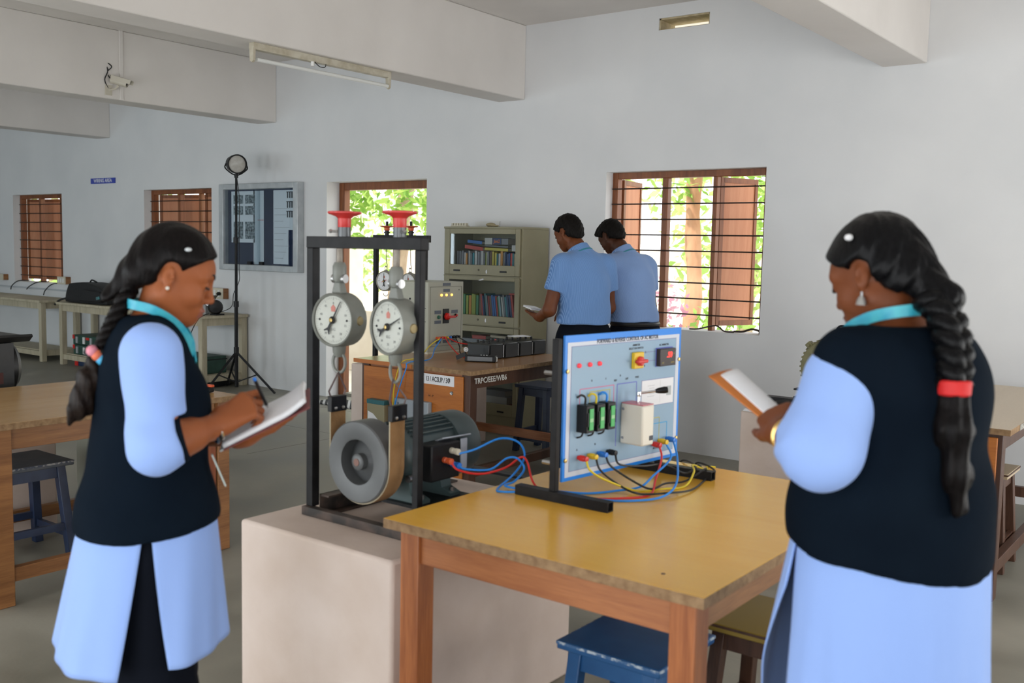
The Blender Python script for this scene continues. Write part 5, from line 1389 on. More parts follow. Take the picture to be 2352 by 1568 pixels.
s_ = Vector((-d.y, d.x, 0))
MB().obox((-4.205, 5.19, 0.812), d, s_, (0, 0, 1), 0.21, 0.08, 0.042).build('meter_body', m_dark, cl, bevel=0.006)
MB().obox(Vector((-4.205, 5.19, 0.813))-s_*0.041, d, s_, (0, 0, 1), 0.17, 0.003, 0.028).build('grey_side', M('grey_side', (0.14, 0.15, 0.16), 0.4), cl)
e = Vector((-4.205, 5.19, 0.812))+d*0.107
MB().tube([e-s_*0.02+ZV*0.014, e-s_*0.02+ZV*0.014+d*0.006, e-s_*0.02-ZV*0.014+d*0.006, e-s_*0.02-ZV*0.014], 0.003, 6).build('white_handle', m_white, cl)
for k in range(3): MB().ball(Vector((-4.205, 5.19, 0.834))+d*(0.02*k), 0.004, 8).build('meter_button', m_white, cl)
MB().obox(Vector((-4.345, 5.15, 0.822)), (1, 0.5, 0.5), (-0.5, 1, 0), (-0.5, 0, 1), 0.07, 0.035, 0.03).build('probe_grip', m_dark, cl)
MB().lathe([(0.017, 0), (0.017, 0.006), (0.01, 0.006), (0.008, 0.002), (0, 0.002)], (-4.35, 5.20, 0.86), (1, -0.6, 0.3), 14).build('probe_dial', m_steel, cl)
fbx = thing('junction_box', 'grey junction box fixed to the orange panel', 'box', (-4.42, 4.74, 0.40))
MB().box(-4.55, -4.24, 4.70, 4.7415, 0.30, 0.56).build('box_body', M('grey_blue_enamel', (0.32, 0.36, 0.40), 0.4), fbx, bevel=0.006)
lettering('F', fbx, (-4.50, 4.6995, 0.525), (1, 0, 0), (0, 0, 1), 0.03, m_ink, name='mark')
lettering('2 mB', fbx, (-4.40, 4.6995, 0.43), (1, 0, 0), (0, 0, 1), 0.028, m_ink, name='mark')
sbx = thing('starter_box', 'olive and teal starter box with a white label on the orange panel', 'box', (-4.72, 4.74, 0.35))
MB().box(-4.78, -4.62, 4.69, 4.7415, 0.30, 0.52).build('box_body', M('olive_enamel', (0.28, 0.25, 0.15), 0.5), sbx, bevel=0.005)
MB().box(-4.782, -4.618, 4.688, 4.7415, 0.50, 0.53).build('teal_lid', M('teal_enamel', (0.02, 0.13, 0.15), 0.4), sbx, bevel=0.003)
MB().prism([(0, 0), (0.11, 0), (0.10, 0.06), (0.05, 0.10), (0, 0.115)], (-4.77, 4.6895, 0.335), (1, 0, 0), (0, 0, 1), 0.001).build('white_label', m_paper, sbx)
sk = thing('cable_plug', 'small black plug on the orange panel with a yellow tail', 'plug', (-4.16, 4.74, 0.475))
MB().box(-4.178, -4.142, 4.722, 4.7415, 0.467, 0.487).build('plug_body', m_dark, sk, bevel=0.002)
MB().tube(catmull([(-4.16, 4.728, 0.467), (-4.165, 4.72, 0.44), (-4.15, 4.72, 0.41)], 4), 0.0025, 6).build('plug_tail', m_wyel, sk)
# striped mat by the doorway
dm = MB().box(-7.45, -6.35, 6.55, 6.87, 0.0008, 0.012)
m_mat, nt, p_ = base_mat('striped_mat')
tc = nt.nodes.new('ShaderNodeTexCoord')
wv = nt.nodes.new('ShaderNodeTexWave')
wv.wave_type = 'BANDS'
wv.bands_direction = 'DIAGONAL'
wv.inputs['Scale'].default_value = 9
cr = nt.nodes.new('ShaderNodeValToRGB')
cr.color_ramp.interpolation = 'CONSTANT'
cr.color_ramp.elements[0].color = (0.02, 0.02, 0.022, 1)
cr.color_ramp.elements[1].position = 0.55
cr.color_ramp.elements[1].color = (0.45, 0.45, 0.45, 1)
nt.links.new(tc.outputs['Object'], wv.inputs['Vector'])
nt.links.new(wv.outputs['Fac'], cr.inputs['Fac'])
nt.links.new(cr.outputs['Color'], p_.inputs['Base Color'])
p_.inputs['Roughness'].default_value = 0.9
tag(rebase(dm.build('door_mat', m_mat), (-6.9, 6.71, 0)), 'black and white striped mat inside the doorway', 'mat')

# ------------------------------------------------------------------ olive motor at right
om = thing('olive_motor', 'olive green ribbed motor on black rails behind the woman', 'motor', (-2.04, 5.75, 0.6475))
m_ol = M('olive_motor_enamel', (0.135, 0.125, 0.05), 0.5, col2=(0.20, 0.185, 0.085), scale=12, bump=0.1)
OX, OZ, OY = -2.0, 0.90, 5.66
MB().lathe([(0.035, -0.03), (0.06, -0.028), (0.062, -0.012), (0.085, -0.008), (0.12, -0.012), (0.165, 0.0), (0.172, 0.012), (0.172, 0.10), (0.165, 0.11)], (OX, OY, OZ), (0, 1, 0), 40).build('end_shield', m_ol, om)
MB().lathe([(0.155, 0.11), (0.155, 0.42), (0.165, 0.43), (0.165, 0.50), (0.10, 0.52), (0, 0.52)], (OX, OY, OZ), (0, 1, 0), 36).build('stator_body', m_ol, om)
for k in range(40):
    a = 2*math.pi*k/40
    MB().obox((OX+0.173*math.cos(a), OY+0.055, OZ+0.173*math.sin(a)), (math.cos(a), 0, math.sin(a)), (0, 1, 0), (-math.sin(a), 0, math.cos(a)), 0.012, 0.09, 0.010).build('rim_tooth', m_ol, om)
for a in (45, 135, 225, 315):
    c_, s__ = math.cos(math.radians(a)), math.sin(math.radians(a))
    MB().obox((OX+0.178*c_, OY+0.03, OZ+0.178*s__), (c_, 0, s__), (0, 1, 0), (-s__, 0, c_), 0.04, 0.05, 0.035).build('bolt_lug', m_ol, om, bevel=0.004)
    MB().cyl((OX+0.182*c_, OY-0.01, OZ+0.182*s__), (OX+0.182*c_, OY+0.01, OZ+0.182*s__), 0.010, n=6).build('bolt', m_ol, om)
for a in (60, 150, 240, 330):
    c_, s__ = math.cos(math.radians(a)), math.sin(math.radians(a))
    MB().obox((OX+0.105*c_, OY-0.012, OZ+0.105*s__), (c_, 0, s__), (0, 1, 0), (-s__, 0, c_), 0.055, 0.014, 0.03).build('shield_pad', m_ol, om, bevel=0.003)
MB().lathe([(0.055, -0.032), (0.05, -0.040), (0.03, -0.04), (0.028, -0.03), (0.022, -0.03), (0.022, -0.06), (0, -0.06)], (OX, OY, OZ), (0, 1, 0), 20).build('bearing_cap', m_legd, om)
MB().cyl((OX, OY-0.10, OZ), (OX, OY, OZ), 0.018, n=12).build('shaft', m_steel, om)
MB().tube([(OX+0.03*math.cos(a), 5.85, OZ+0.21+0.03*math.sin(a)) for a in np.linspace(0, 2*math.pi, 18)[:-1]], 0.007, 7, closed=True).build('lifting_eye', m_dark, om)
MB().cyl((OX, 5.85, OZ+0.15), (OX, 5.85, OZ+0.185), 0.011, n=8).build('eye_stem', m_dark, om)
for y in (5.72, 6.0): MB().prism([(-0.17, 0), (0.17, 0), (0.17, 0.02), (0.09, 0.06), (-0.09, 0.06), (-0.17, 0.02)], (OX, y+0.06, 0.712), (1, 0, 0), (0, 0, 1), 0.06).build('motor_foot', m_ol, om)
for y in (5.60, 6.06):
    b = MB().box(-2.36, -1.92, y, y+0.07, 0.70, 0.711).box(-2.33, -1.92, y+0.03, y+0.04, 0.66, 0.70).box(-2.36, -1.92, y, y+0.07, 0.6485, 0.66)
    b.build('base_rail', m_blackp, om)
tag(rebase(MB().prism([(0, 0), (0.07, 0), (0.06, 0.012), (0.01, 0.014)], (-2.38, 5.40, 0.648), (1, 0, 0), (0, 0, 1), 0.05).build('paper_cup_lid', m_paper), (-2.35, 5.40, 0.648)), 'crumpled white paper on the corner of the right-hand pedestal', 'paper')
# ================================================================== people
def axis_lines(lo, hi, base, dense):
    """grid lines from lo to hi, base spacing, finer inside the dense intervals [(a, b, h)]"""
    out = [lo]
    while out[-1] < hi:
        p = out[-1]
        h = base
        for a, b, hh in dense:
            if a-base <= p <= b: h = min(h, hh)
        out.append(p+h)
    return np.array(out, dtype=np.float32)


class Field:
    def __init__(s, xs, ys, zs):
        s.ax = (xs, ys, zs)
        s.F = np.full((len(xs), len(ys), len(zs)), 1.0, dtype=np.float32)

    def _sub(s, lo, hi):
        sl = []
        for a, l, h in zip(s.ax, lo, hi):
            i0 = max(0, int(np.searchsorted(a, l))-1)
            i1 = min(len(a), int(np.searchsorted(a, h))+1)
            if i1-i0 < 1: return None, None
            sl.append(slice(i0, i1))
        P = np.meshgrid(*[a[q] for a, q in zip(s.ax, sl)], indexing='ij')
        return tuple(sl), P

    @staticmethod
    def _merge(old, d, k, op):
        if op == '+':
            if k <= 0: return np.minimum(old, d)
            h = np.maximum(k-np.abs(old-d), 0)/k
            return np.minimum(old, d)-h*h*k*0.25
        d = -d
        h = np.maximum(k-np.abs(old-d), 0)/k
        return np.maximum(old, d)+h*h*k*0.25

    def prim(s, p, inf=0.0, kk=None):
        kind, k, op = p[0], p[-2] if kk is None else kk, p[-1]
        m = 0.05+k
        if kind == 'c':
            a, b, ra, rb = np.array(p[1], float), np.array(p[2], float), p[3]+inf, p[4]+inf
            R = max(ra, rb)+m
            sl, P = s._sub(np.minimum(a, b)-R, np.maximum(a, b)+R)
            if sl is None: return
            ba = b-a
            L2 = max(float(ba@ba), 1e-9)
            t = ((P[0]-a[0])*ba[0]+(P[1]-a[1])*ba[1]+(P[2]-a[2])*ba[2])/L2
            t = np.clip(t, 0, 1)
            d = np.sqrt((P[0]-a[0]-t*ba[0])**2+(P[1]-a[1]-t*ba[1])**2+(P[2]-a[2]-t*ba[2])**2)-(ra+(rb-ra)*t)
        else:
            c, r, Rm = np.array(p[1], float), np.array(p[2], float)+inf, p[3]
            R = max(r)+m
            sl, P = s._sub(c-R, c+R)
            if sl is None: return
            q = [P[0]-c[0], P[1]-c[1], P[2]-c[2]]
            if Rm is not None: q = [Rm[i][0]*q[0]+Rm[i][1]*q[1]+Rm[i][2]*q[2] for i in range(3)]
            k0 = np.sqrt((q[0]/r[0])**2+(q[1]/r[1])**2+(q[2]/r[2])**2)
            k1 = np.sqrt((q[0]/r[0]**2)**2+(q[1]/r[1]**2)**2+(q[2]/r[2]**2)**2)+1e-9
            d = np.where(k0 < 1e-4, -float(min(r)), k0*(k0-1)/k1)
        s.F[sl] = s._merge(s.F[sl], d.astype(np.float32), k, op)

    def prims(s, L, inf=0.0, kk=None):
        for p in L: s.prim(p, inf, kk)
        return s

    def clip(s, fn, k=0.0):
        P = np.meshgrid(*s.ax, indexing='ij', sparse=True)
        d = fn(*P).astype(np.float32)+np.zeros_like(s.F)
        if k:
            h = np.maximum(k-np.abs(s.F-d), 0)/k
            s.F = np.maximum(s.F, d)+h*h*k*0.25
        else:
            s.F = np.maximum(s.F, d)
        return s

    def ripple(s, fn):
        P = np.meshgrid(*s.ax, indexing='ij', sparse=True)
        near = np.abs(s.F) < 0.06
        w = (fn(*P)+np.zeros_like(s.F)).astype(np.float32)
        s.F = np.where(near, s.F+w, s.F)
        return s

    def mesh(s):
        F, (xs, ys, zs) = s.F, s.ax
        G = F < 0
        n0, n1, n2 = F.shape
        C = np.zeros((n0-1, n1-1, n2-1), dtype=np.uint8)
        for i in (0, 1):
            for j in (0, 1):
                for k in (0, 1): C += G[i:n0-1+i, j:n1-1+j, k:n2-1+k]
        act = np.argwhere((C > 0) & (C < 8))
        if not len(act): return np.zeros((0, 3)), np.zeros((0, 4), int)
        ix, iy, iz = act.T
        V = np.zeros((len(act), 3))
        cnt = np.zeros(len(act))
        crn = [(i, j, k) for i in (0, 1) for j in (0, 1) for k in (0, 1)]
        val = {c: F[ix+c[0], iy+c[1], iz+c[2]].astype(float) for c in crn}
        pos = {c: np.stack([xs[ix+c[0]], ys[iy+c[1]], zs[iz+c[2]]], 1).astype(float) for c in crn}
        for a in crn:
            for q in range(3):
                if a[q]: continue
                b = list(a)
                b[q] = 1
                b = tuple(b)
                fa, fb = val[a], val[b]
                m = (fa < 0) != (fb < 0)
                t = np.where(m, fa/np.where(m, fa-fb, 1), 0)[:, None]
                V += np.where(m[:, None], pos[a]+(pos[b]-pos[a])*t, 0)
                cnt += m
        V /= cnt[:, None]
        idx = np.full(C.shape, -1, dtype=np.int64)
        idx[ix, iy, iz] = np.arange(len(act))
        Q = []
        for q in range(3):
            sl0, sl1 = [slice(None)]*3, [slice(None)]*3
            sl0[q], sl1[q] = slice(0, -1), slice(1, None)
            A, B = G[tuple(sl0)], G[tuple(sl1)]
            e = np.argwhere(A != B)
            u, v = (q+1) % 3, (q+2) % 3
            ok = (e[:, u] > 0) & (e[:, v] > 0) & (e[:, u] < F.shape[u]-1) & (e[:, v] < F.shape[v]-1)
            e = e[ok]
            inside = A[e[:, 0], e[:, 1], e[:, 2]]
            cs = []
            for du, dv in ((-1, -1), (0, -1), (0, 0), (-1, 0)):
                p = e.copy()
                p[:, u] += du
                p[:, v] += dv
                cs.append(idx[p[:, 0], p[:, 1], p[:, 2]])
            qd = np.stack(cs, 1)
            qd[~inside] = qd[~inside][:, ::-1]
            Q.append(qd)
        Q = np.concatenate(Q)
        return V, Q[(Q >= 0).all(1)]


def relax(V, Q, n=1, w=0.5):
    for _ in range(n):
        S = np.zeros_like(V)
        c = np.zeros(len(V))
        for i in range(4):
            a, b = Q[:, i], Q[:, (i+1) % 4]
            np.add.at(S, a, V[b])
            np.add.at(S, b, V[a])
            np.add.at(c, a, 1)
            np.add.at(c, b, 1)
        V = V*(1-w)+w*S/np.maximum(c, 1)[:, None]
    return V


def sdf_object(name, field, mats, parent, matfn=None, smooth_n=1):
    V, Q = field.mesh()
    V = relax(V, Q, smooth_n)
    me = bpy.data.meshes.new(name)
    me.vertices.add(len(V))
    me.vertices.foreach_set('co', V.astype(np.float32).ravel())
    me.loops.add(Q.size)
    me.loops.foreach_set('vertex_index', Q.ravel().astype(np.int32))
    me.polygons.add(len(Q))
    me.polygons.foreach_set('loop_start', np.arange(0, Q.size, 4, dtype=np.int32))
    me.polygons.foreach_set('loop_total', np.full(len(Q), 4, dtype=np.int32))
    for m in mats: me.materials.append(m)
    if matfn is not None:
        me.polygons.foreach_set('material_index', matfn(V[Q].mean(1)).astype(np.int32))
    me.update(calc_edges=True)
    me.validate()
    me.shade_smooth()
    o = bpy.data.objects.new(name, me)
    COL.objects.link(o)
    o.parent = parent
    return o


def cone(a, b, ra, rb, k=0.02, op='+'): return ('c', tuple(a), tuple(b), ra, rb, k, op)
def ell(c, r, Rm=None, k=0.02, op='+'): return ('e', tuple(c), tuple(r), Rm, k, op)


class Head:
    """head frame: +x face, +y left, +z up, origin between the ears"""
    def __init__(s, c, yaw, pitch, tilt, sc):
        s.c, s.s = np.array(c, float), sc
        s.R = np.array(Euler((tilt, pitch, yaw), 'XYZ').to_matrix())
        s.Ri = s.R.T

    def __call__(s, x, y, z): return tuple(s.c+s.R@(np.array((x, y, z))*s.s))

    def e(s, c, r, rot=None, k=0.012, op='+'):
        Rm = s.Ri if rot is None else np.array(Euler(rot).to_matrix()).T@s.Ri
        return ell(s(*c), [q*s.s for q in r], Rm.tolist(), k*s.s, op)

    def k(s, a, b, ra, rb, k=0.012, op='+'): return cone(s(*a), s(*b), ra*s.s, rb*s.s, k*s.s, op)

    def skull(s, g): return [s.e((-0.010, 0, 0.034), (0.094+g, 0.073+g, 0.086+g*1.2), k=0.02), s.e((0.055, 0, 0.030), (0.040+g*0.7, 0.058+g, 0.045+g), k=0.02)]

    def inv(s, P): return (P-s.c)@s.R/s.s

    def prims(s, female=True):
        L = [s.e((-0.010, 0, 0.034), (0.094, 0.073, 0.086), k=0.02),
             s.e((0.022, 0, -0.026), (0.066, 0.058, 0.070), k=0.03),
             s.e((0.055, 0, 0.030), (0.040, 0.058, 0.045), k=0.02)]
        for y in (-1, 1):
            L += [s.k((-0.004, 0.050*y, -0.050), (0.060, 0.014*y, -0.090), 0.020, 0.013, 0.03),
                  s.e((0.058, 0.036*y, -0.032), (0.028, 0.022, 0.026), k=0.02),
                  s.k((0.080, 0.012*y, 0.024), (0.070, 0.046*y, 0.022), 0.011, 0.012, 0.014)]
        L += [s.e((0.071, 0, -0.095), (0.017, 0.018, 0.015), k=0.02),
              s.e((0.076, 0, -0.066), (0.020, 0.030, 0.026), k=0.02)]
        for y in (-1, 1): L += [s.e((0.100, 0.033*y, 0.003), (0.020, 0.020, 0.015), k=0.014, op='-')]
        for y in (-1, 1): L += [s.e((0.076, 0.032*y, 0.003), (0.0145, 0.017, 0.0135), k=0.006)]
        L += [s.k((0.087, 0, 0.012), (0.106, 0, -0.028), 0.007, 0.009, 0.012), s.e((0.105, 0, -0.031), (0.0105, 0.0105, 0.009), k=0.008)]
        for y in (-1, 1): L += [s.e((0.096, 0.0125*y, -0.035), (0.011, 0.008, 0.008), k=0.006)]
        L += [s.e((0.0945, 0, -0.0615), (0.0105, 0.022, 0.0058), k=0.005), s.e((0.0920, 0, -0.0725), (0.0105, 0.019, 0.0065), k=0.005), s.e((0.106, 0, -0.0668), (0.008, 0.026, 0.0018), k=0.003, op='-')]
        for y in (-1, 1):
            L += [s.e((-0.010, 0.076*y, -0.004), (0.0165, 0.0075, 0.0275), (0.10*y, -0.25, 0.35*y), k=0.006),
                  s.e((-0.005, 0.085*y, 0.000), (0.0085, 0.0065, 0.015), (0.1*y, -0.25, 0.35*y), k=0.003, op='-'),
                  s.e((-0.002, 0.074*y, -0.030), (0.009, 0.006, 0.010), k=0.005)]
        return L


def hand_prims(w, d, n, sgn, curls, spread=0.06, sc=1.0, thumb=(0.8, 0.6, 0.35), tcurl=0.4):
    """w wrist, d towards the fingers, n the way the palm faces; sgn=+1 thumb on the side d x n ... (left/right)"""
    w, d, n = np.array(w, float), np.array(d, float), np.array(n, float)
    d /= np.linalg.norm(d)
    n -= d*(n@d)
    n /= np.linalg.norm(n)
    t = np.cross(d, n)*sgn
    L = [cone(w-d*0.02, w+d*0.02*sc, 0.024*sc, 0.022*sc, 0.02)]
    lens = [(0.042, 0.025, 0.020), (0.046, 0.029, 0.021), (0.043, 0.027, 0.021), (0.034, 0.020, 0.018)]
    for i in range(4):
        off = (0.030-0.0195*i)*sc
        base = w+d*(0.088-0.004*abs(i-1)-0.004*(i == 3))*sc+t*off
        L.append(cone(w+d*0.012*sc+t*off*0.6, base, 0.016*sc, 0.0115*sc, 0.014))
        c1, c2, c3 = curls[i] if hasattr(curls[0], '__len__') else curls
        a = 0.0
        p = base
        dd = d+t*spread*(1.5-i)
        dd /= np.linalg.norm(dd)
        rad = (0.0098, 0.0088, 0.0080, 0.0068)
        for q, (ln, c) in enumerate(zip(lens[i], (c1, c2, c3))):
            a += c
            e = p+(dd*math.cos(a)+n*math.sin(a))*ln*sc
            L.append(cone(p, e, rad[q]*sc, rad[q+1]*sc, 0.004))
            p = e
    b = w+d*0.022*sc+t*0.024*sc
    td = d*thumb[0]+t*thumb[1]+n*thumb[2]
    td /= np.linalg.norm(td)
    m = b+td*0.042*sc
    L.append(cone(b, m, 0.0165*sc, 0.0118*sc, 0.012))
    td2 = td*math.cos(tcurl)+(d*0.7-t*0.7)*math.sin(tcurl)
    td2 /= np.linalg.norm(td2)
    m2 = m+td2*0.032*sc
    L += [cone(m, m2, 0.0112*sc, 0.0098*sc, 0.005), cone(m2, m2+td2*0.024*sc, 0.0098*sc, 0.0078*sc, 0.005)]
    return L


def skin(name, col, dark):
    return M(name, col, 0.5, col2=dark, scale=14, lo=0.25, hi=0.8, sss=0.05, spec=0.28, bump=0.03, bscale=220)


def hair_mat(name, base, hi, rough=0.38, spec=0.10):
    m, nt, p = base_mat(name)
    N, L = nt.nodes, nt.links
    tc = N.new('ShaderNodeTexCoord')
    mp = N.new('ShaderNodeMapping')
    mp.inputs['Scale'].default_value = (1, 1, 0.12)
    mp.inputs['Rotation'].default_value = (0.0, 0.5, 0)
    nz = N.new('ShaderNodeTexNoise')
    nz.inputs['Scale'].default_value = 190
    nz.inputs['Detail'].default_value = 4
    L.new(tc.outputs['Object'], mp.inputs['Vector'])
    L.new(mp.outputs['Vector'], nz.inputs['Vector'])
    cr = N.new('ShaderNodeValToRGB')
    cr.color_ramp.elements[0].position = 0.35
    cr.color_ramp.elements[0].color = c4(base)
    cr.color_ramp.elements[1].position = 0.7
    cr.color_ramp.elements[1].color = c4(hi)
    L.new(nz.outputs['Fac'], cr.inputs['Fac'])
    L.new(cr.outputs['Color'], p.inputs['Base Color'])
    p.inputs['Roughness'].default_value = rough
    p.inputs['Specular IOR Level'].default_value = spec
    bp = N.new('ShaderNodeBump')
    bp.inputs['Strength'].default_value = 0.5
    bp.inputs['Distance'].default_value = 0.004
    L.new(nz.outputs['Fac'], bp.inputs['Height'])
    L.new(bp.outputs['Normal'], p.inputs['Normal'])
    return m


m_hair = hair_mat('black_hair', (0.003, 0.0025, 0.0025), (0.008, 0.006, 0.006))
m_hairs = hair_mat('oiled_black_hair', (0.002, 0.002, 0.0025), (0.006, 0.006, 0.007), 0.32, 0.12)
m_lash = M('lash_black', (0.006, 0.004, 0.004), 0.7)
m_eyew = M('eye_white', (0.45, 0.42, 0.40), 0.25)
m_cotton = M('blue_cotton', (0.275, 0.415, 0.80), 0.85, col2=(0.30, 0.445, 0.83), scale=5, stretch=(1, 1, 0.3), bump=0.25, bscale=11, spec=0.15, sheen=0.1)
m_vest = M('navy_vest', (0.0035, 0.007, 0.013), 0.85, col2=(0.0045, 0.009, 0.016), scale=6, bump=0.3, bscale=12, spec=0.04)
m_trous = M('navy_trousers', (0.005, 0.0065, 0.011), 0.8, bump=0.2, bscale=14, spec=0.06)
m_lany = M('turquoise_lanyard', (0.02, 0.34, 0.50), 0.4, col2=(0.06, 0.46, 0.55), scale=40)
m_shoe = M('black_leather', (0.008, 0.008, 0.008), 0.35)


def smoothpath(pts, n): return catmull(pts, n)


def braid(root, name, mat, path, w0, w1, turns, parent_name='hair'):
    """three-strand plait along path (local points)"""
    P = catmull(path, 14)
    N = len(P)
    objs = []
    for s in range(3):
        q, rr = [], []
        for i, p in enumerate(P):
            f = i/(N-1)
            t = (P[min(i+1, N-1)]-P[max(i-1, 0)]).normalized()
            a = Vector((0, 1, 0))
            a = (a-t*a.dot(t)).normalized()
            b = t.cross(a)
            w = w0+(w1-w0)*f
            ph = 2*math.pi*(turns*f+s/3)
            q.append(p+a*(w*0.62*math.sin(ph))+b*(w*0.34*math.sin(2*ph)))
            rr.append(w*0.58)
        objs.append(MB().tube(q, rr, 10).build(name, mat, root, local=True))
    return objs


def band(path, width, th, name, mat, root, wdir=None):
    """flat ribbon along path; wdir(i) gives its width direction"""
    P = [Vector(p) for p in path]
    vs, fs = [], []
    N = len(P)
    for i, p in enumerate(P):
        t = (P[min(i+1, N-1)]-P[max(i-1, 0)]).normalized()
        w = Vector(wdir(i/(N-1)))
        w = (w-t*w.dot(t)).normalized()
        nn = t.cross(w)
        for a, c in ((-1, -1), (1, -1), (1, 1), (-1, 1)): vs.append(p+w*(a*width/2)+nn*(c*th/2))
    for i in range(N-1):
        for k in range(4):
            k2 = (k+1) % 4
            fs.append((i*4+k, i*4+k2, i*4+4+k2, i*4+4+k))
    fs += [(3, 2, 1, 0), tuple((N-1)*4+k for k in range(4))]
    b = MB()
    b.add(vs, fs)
    return b.build(name, mat, root, local=True)


def skirt_panel(root, name, mat, centre, ring, th0, th1, gap, z0, z1, folds=(5, 0.02, 0.3), nz=26, nt=56, hem=None, thick=0.004):
    """half of a tunic skirt: angles th0..th1, narrowed by gap(f) each side, from z0 down to z1"""
    vs, fs = [], []
    for j in range(nz+1):
        f = j/nz
        for i in range(nt+1):
            a0, a1 = th0+gap(f)[0], th1-gap(f)[1]
            u = i/nt
            th = a0+(a1-a0)*u
            a, b_, cx, cy = ring(f)
            amp = folds[1]*(f**1.2)
            r = 1+amp*math.sin(folds[0]*th+folds[2]+1.3*f)+amp*0.5*math.sin(folds[0]*2.3*th+1.7+2*f)
            z = z0+(z1-z0)*f+(hem(th)*f if hem else 0)
            vs.append((centre[0]+cx+a*r*math.cos(th), centre[1]+cy+b_*r*math.sin(th), z))
    for j in range(nz):
        for i in range(nt):
            o = j*(nt+1)+i
            fs.append((o, o+nt+1, o+nt+2, o+1))
    b = MB()
    b.add(vs, fs)
    return b.build(name, mat, root, local=True, smooth=60, solid=thick)


def face_extras(root, body, Hd, sc, brow=True, side=(-1, 1), lids=True):
    for y in side:
        q = [Hd(*p) for p in ((0.0955, 0.010*y, 0.026), (0.0935, 0.022*y, 0.0335), (0.086, 0.036*y, 0.034), (0.074, 0.050*y, 0.026))]
        q = catmull(q, 5)
        MB().tube(q, [0.0042*sc*(1-0.55*i/len(q)) for i in range(len(q))], 7).build('eyebrow', m_lash, root, local=True)
        MB().ball(Hd(0.0765, 0.032*y, 0.002), 0.0138*sc, 12).build('eye', m_eyew, root, local=True)
        q = catmull([Hd(*p) for p in ((0.0885, 0.019*y, -0.001), (0.0925, 0.028*y, -0.003), (0.0905, 0.037*y, -0.003), (0.083, 0.046*y, 0.000))], 5)
        MB().tube(q, 0.0026*sc, 6).build('eyelashes', m_lash, root, local=True)


def grow(P, **kw): return P


# ------------------------------------------------------------------ young woman at the left, writing
GS = 0.985
girl = thing('person', 'young woman in navy vest and light blue tunic writing in a notebook at left', 'person', (-2.034, 1.303, 0), math.radians(55.0))
Hd = Head((0.054, 0.0, 1.474), 0.0, math.radians(20), 0.0, 0.90)
hp = Hd.prims()
torso = [ell((-0.012, 0, 0.88), (0.105, 0.135, 0.115), None, 0.05), ell((-0.002, 0, 1.02), (0.108, 0.130, 0.13), None, 0.08), ell((0.002, 0, 1.19), (0.098, 0.138, 0.16), None, 0.07),
         ell((0.048, -0.050, 1.17), (0.050, 0.055, 0.055), None, 0.04), ell((0.048, 0.050, 1.17), (0.050, 0.055, 0.055), None, 0.04),
         cone((0.005, -0.125, 1.318), (0.005, 0.125, 1.318), 0.048, 0.048, 0.05), ell((-0.015, 0, 1.26), (0.065, 0.130, 0.10), None, 0.05)]
neck = [cone((0.005, 0, 1.330), (0.034, 0, 1.435), 0.056, 0.047, 0.035)]
SR, ER, WR = (0.012, -0.150, 1.318), (0.024, -0.205, 1.115), (0.150, -0.060, 1.135)
SL, EL, WL = (0.012, 0.150, 1.318), (0.060, 0.200, 1.075), (0.215, 0.060, 1.085)
armR_u = [cone(SR, ER, 0.048, 0.042, 0.03)]
armR_f = [cone(ER, WR, 0.042, 0.026, 0.02), cone(np.array(ER)*0.72+np.array(WR)*0.28, np.array(ER)*0.5+np.array(WR)*0.5, 0.042, 0.037, 0.02)]
armL_u = [cone(SL, EL, 0.047, 0.040, 0.03)]
armL_f = [cone(EL, WL, 0.041, 0.026, 0.02)]
hdR = np.array((0.105, 0.030, 0.062))
handR = hand_prims(WR, hdR, (0.25, 0.75, -0.60), 1, [(0.55, 0.75, 0.4), (0.95, 0.95, 0.5), (1.05, 1.0, 0.5), (1.1, 1.0, 0.5)], 0.03, 0.98, thumb=(0.9, 0.30, 0.55), tcurl=0.3)
handL = hand_prims(WL, (0.95, -0.25, 0.35), (-0.35, 0.0, 1.0), -1, [(0.25, 0.25, 0.2)]*4, 0.05, 0.95, thumb=(0.8, 0.5, 0.2))
legs = []
for y in (-1, 1): legs += [cone((-0.01, 0.085*y, 0.84), (0.0, 0.085*y, 0.46), 0.072, 0.055, 0.04), cone((0.0, 0.085*y, 0.46), (-0.02, 0.085*y, 0.09), 0.056, 0.038, 0.02), cone((-0.05, 0.085*y, 0.045), (0.12, 0.095*y, 0.03), 0.036, 0.028, 0.02)]
xs = axis_lines(-0.20, 0.40, 0.010, [(-0.06, 0.21, 0.0036), (0.21, 0.37, 0.0042)])
ys = axis_lines(-0.28, 0.28, 0.010, [(-0.10, 0.10, 0.0036)])
zs = axis_lines(-0.005, 1.62, 0.011, [(1.32, 1.60, 0.0036), (1.08, 1.24, 0.0042)])
fb_ = Field(xs, ys, zs).prims(torso+legs+neck+armR_u+armR_f+armL_u+armL_f+hp+handR+handL)
m_skinG = skin('skin_brown', (0.32, 0.098, 0.034), (0.27, 0.078, 0.025))
m_lipG = M('lips_brown', (0.25, 0.075, 0.05), 0.45)


def lipfn(H):
    def f(C):
        q = H.inv(C)
        return ((q[:, 0] > 0.088) & (np.abs(q[:, 1]) < 0.023) & (q[:, 2] > -0.081) & (q[:, 2] < -0.056)).astype(np.int32)
    return f


sdf_object('body', fb_, [m_skinG, m_lipG], girl, lipfn(Hd))
face_extras(girl, None, Hd, 0.90)
MB().ball(Hd(-0.002, -0.082, -0.032), 0.0045, 8).build('ear_stud', M('pearl', (0.7, 0.66, 0.58), 0.25), girl, local=True)
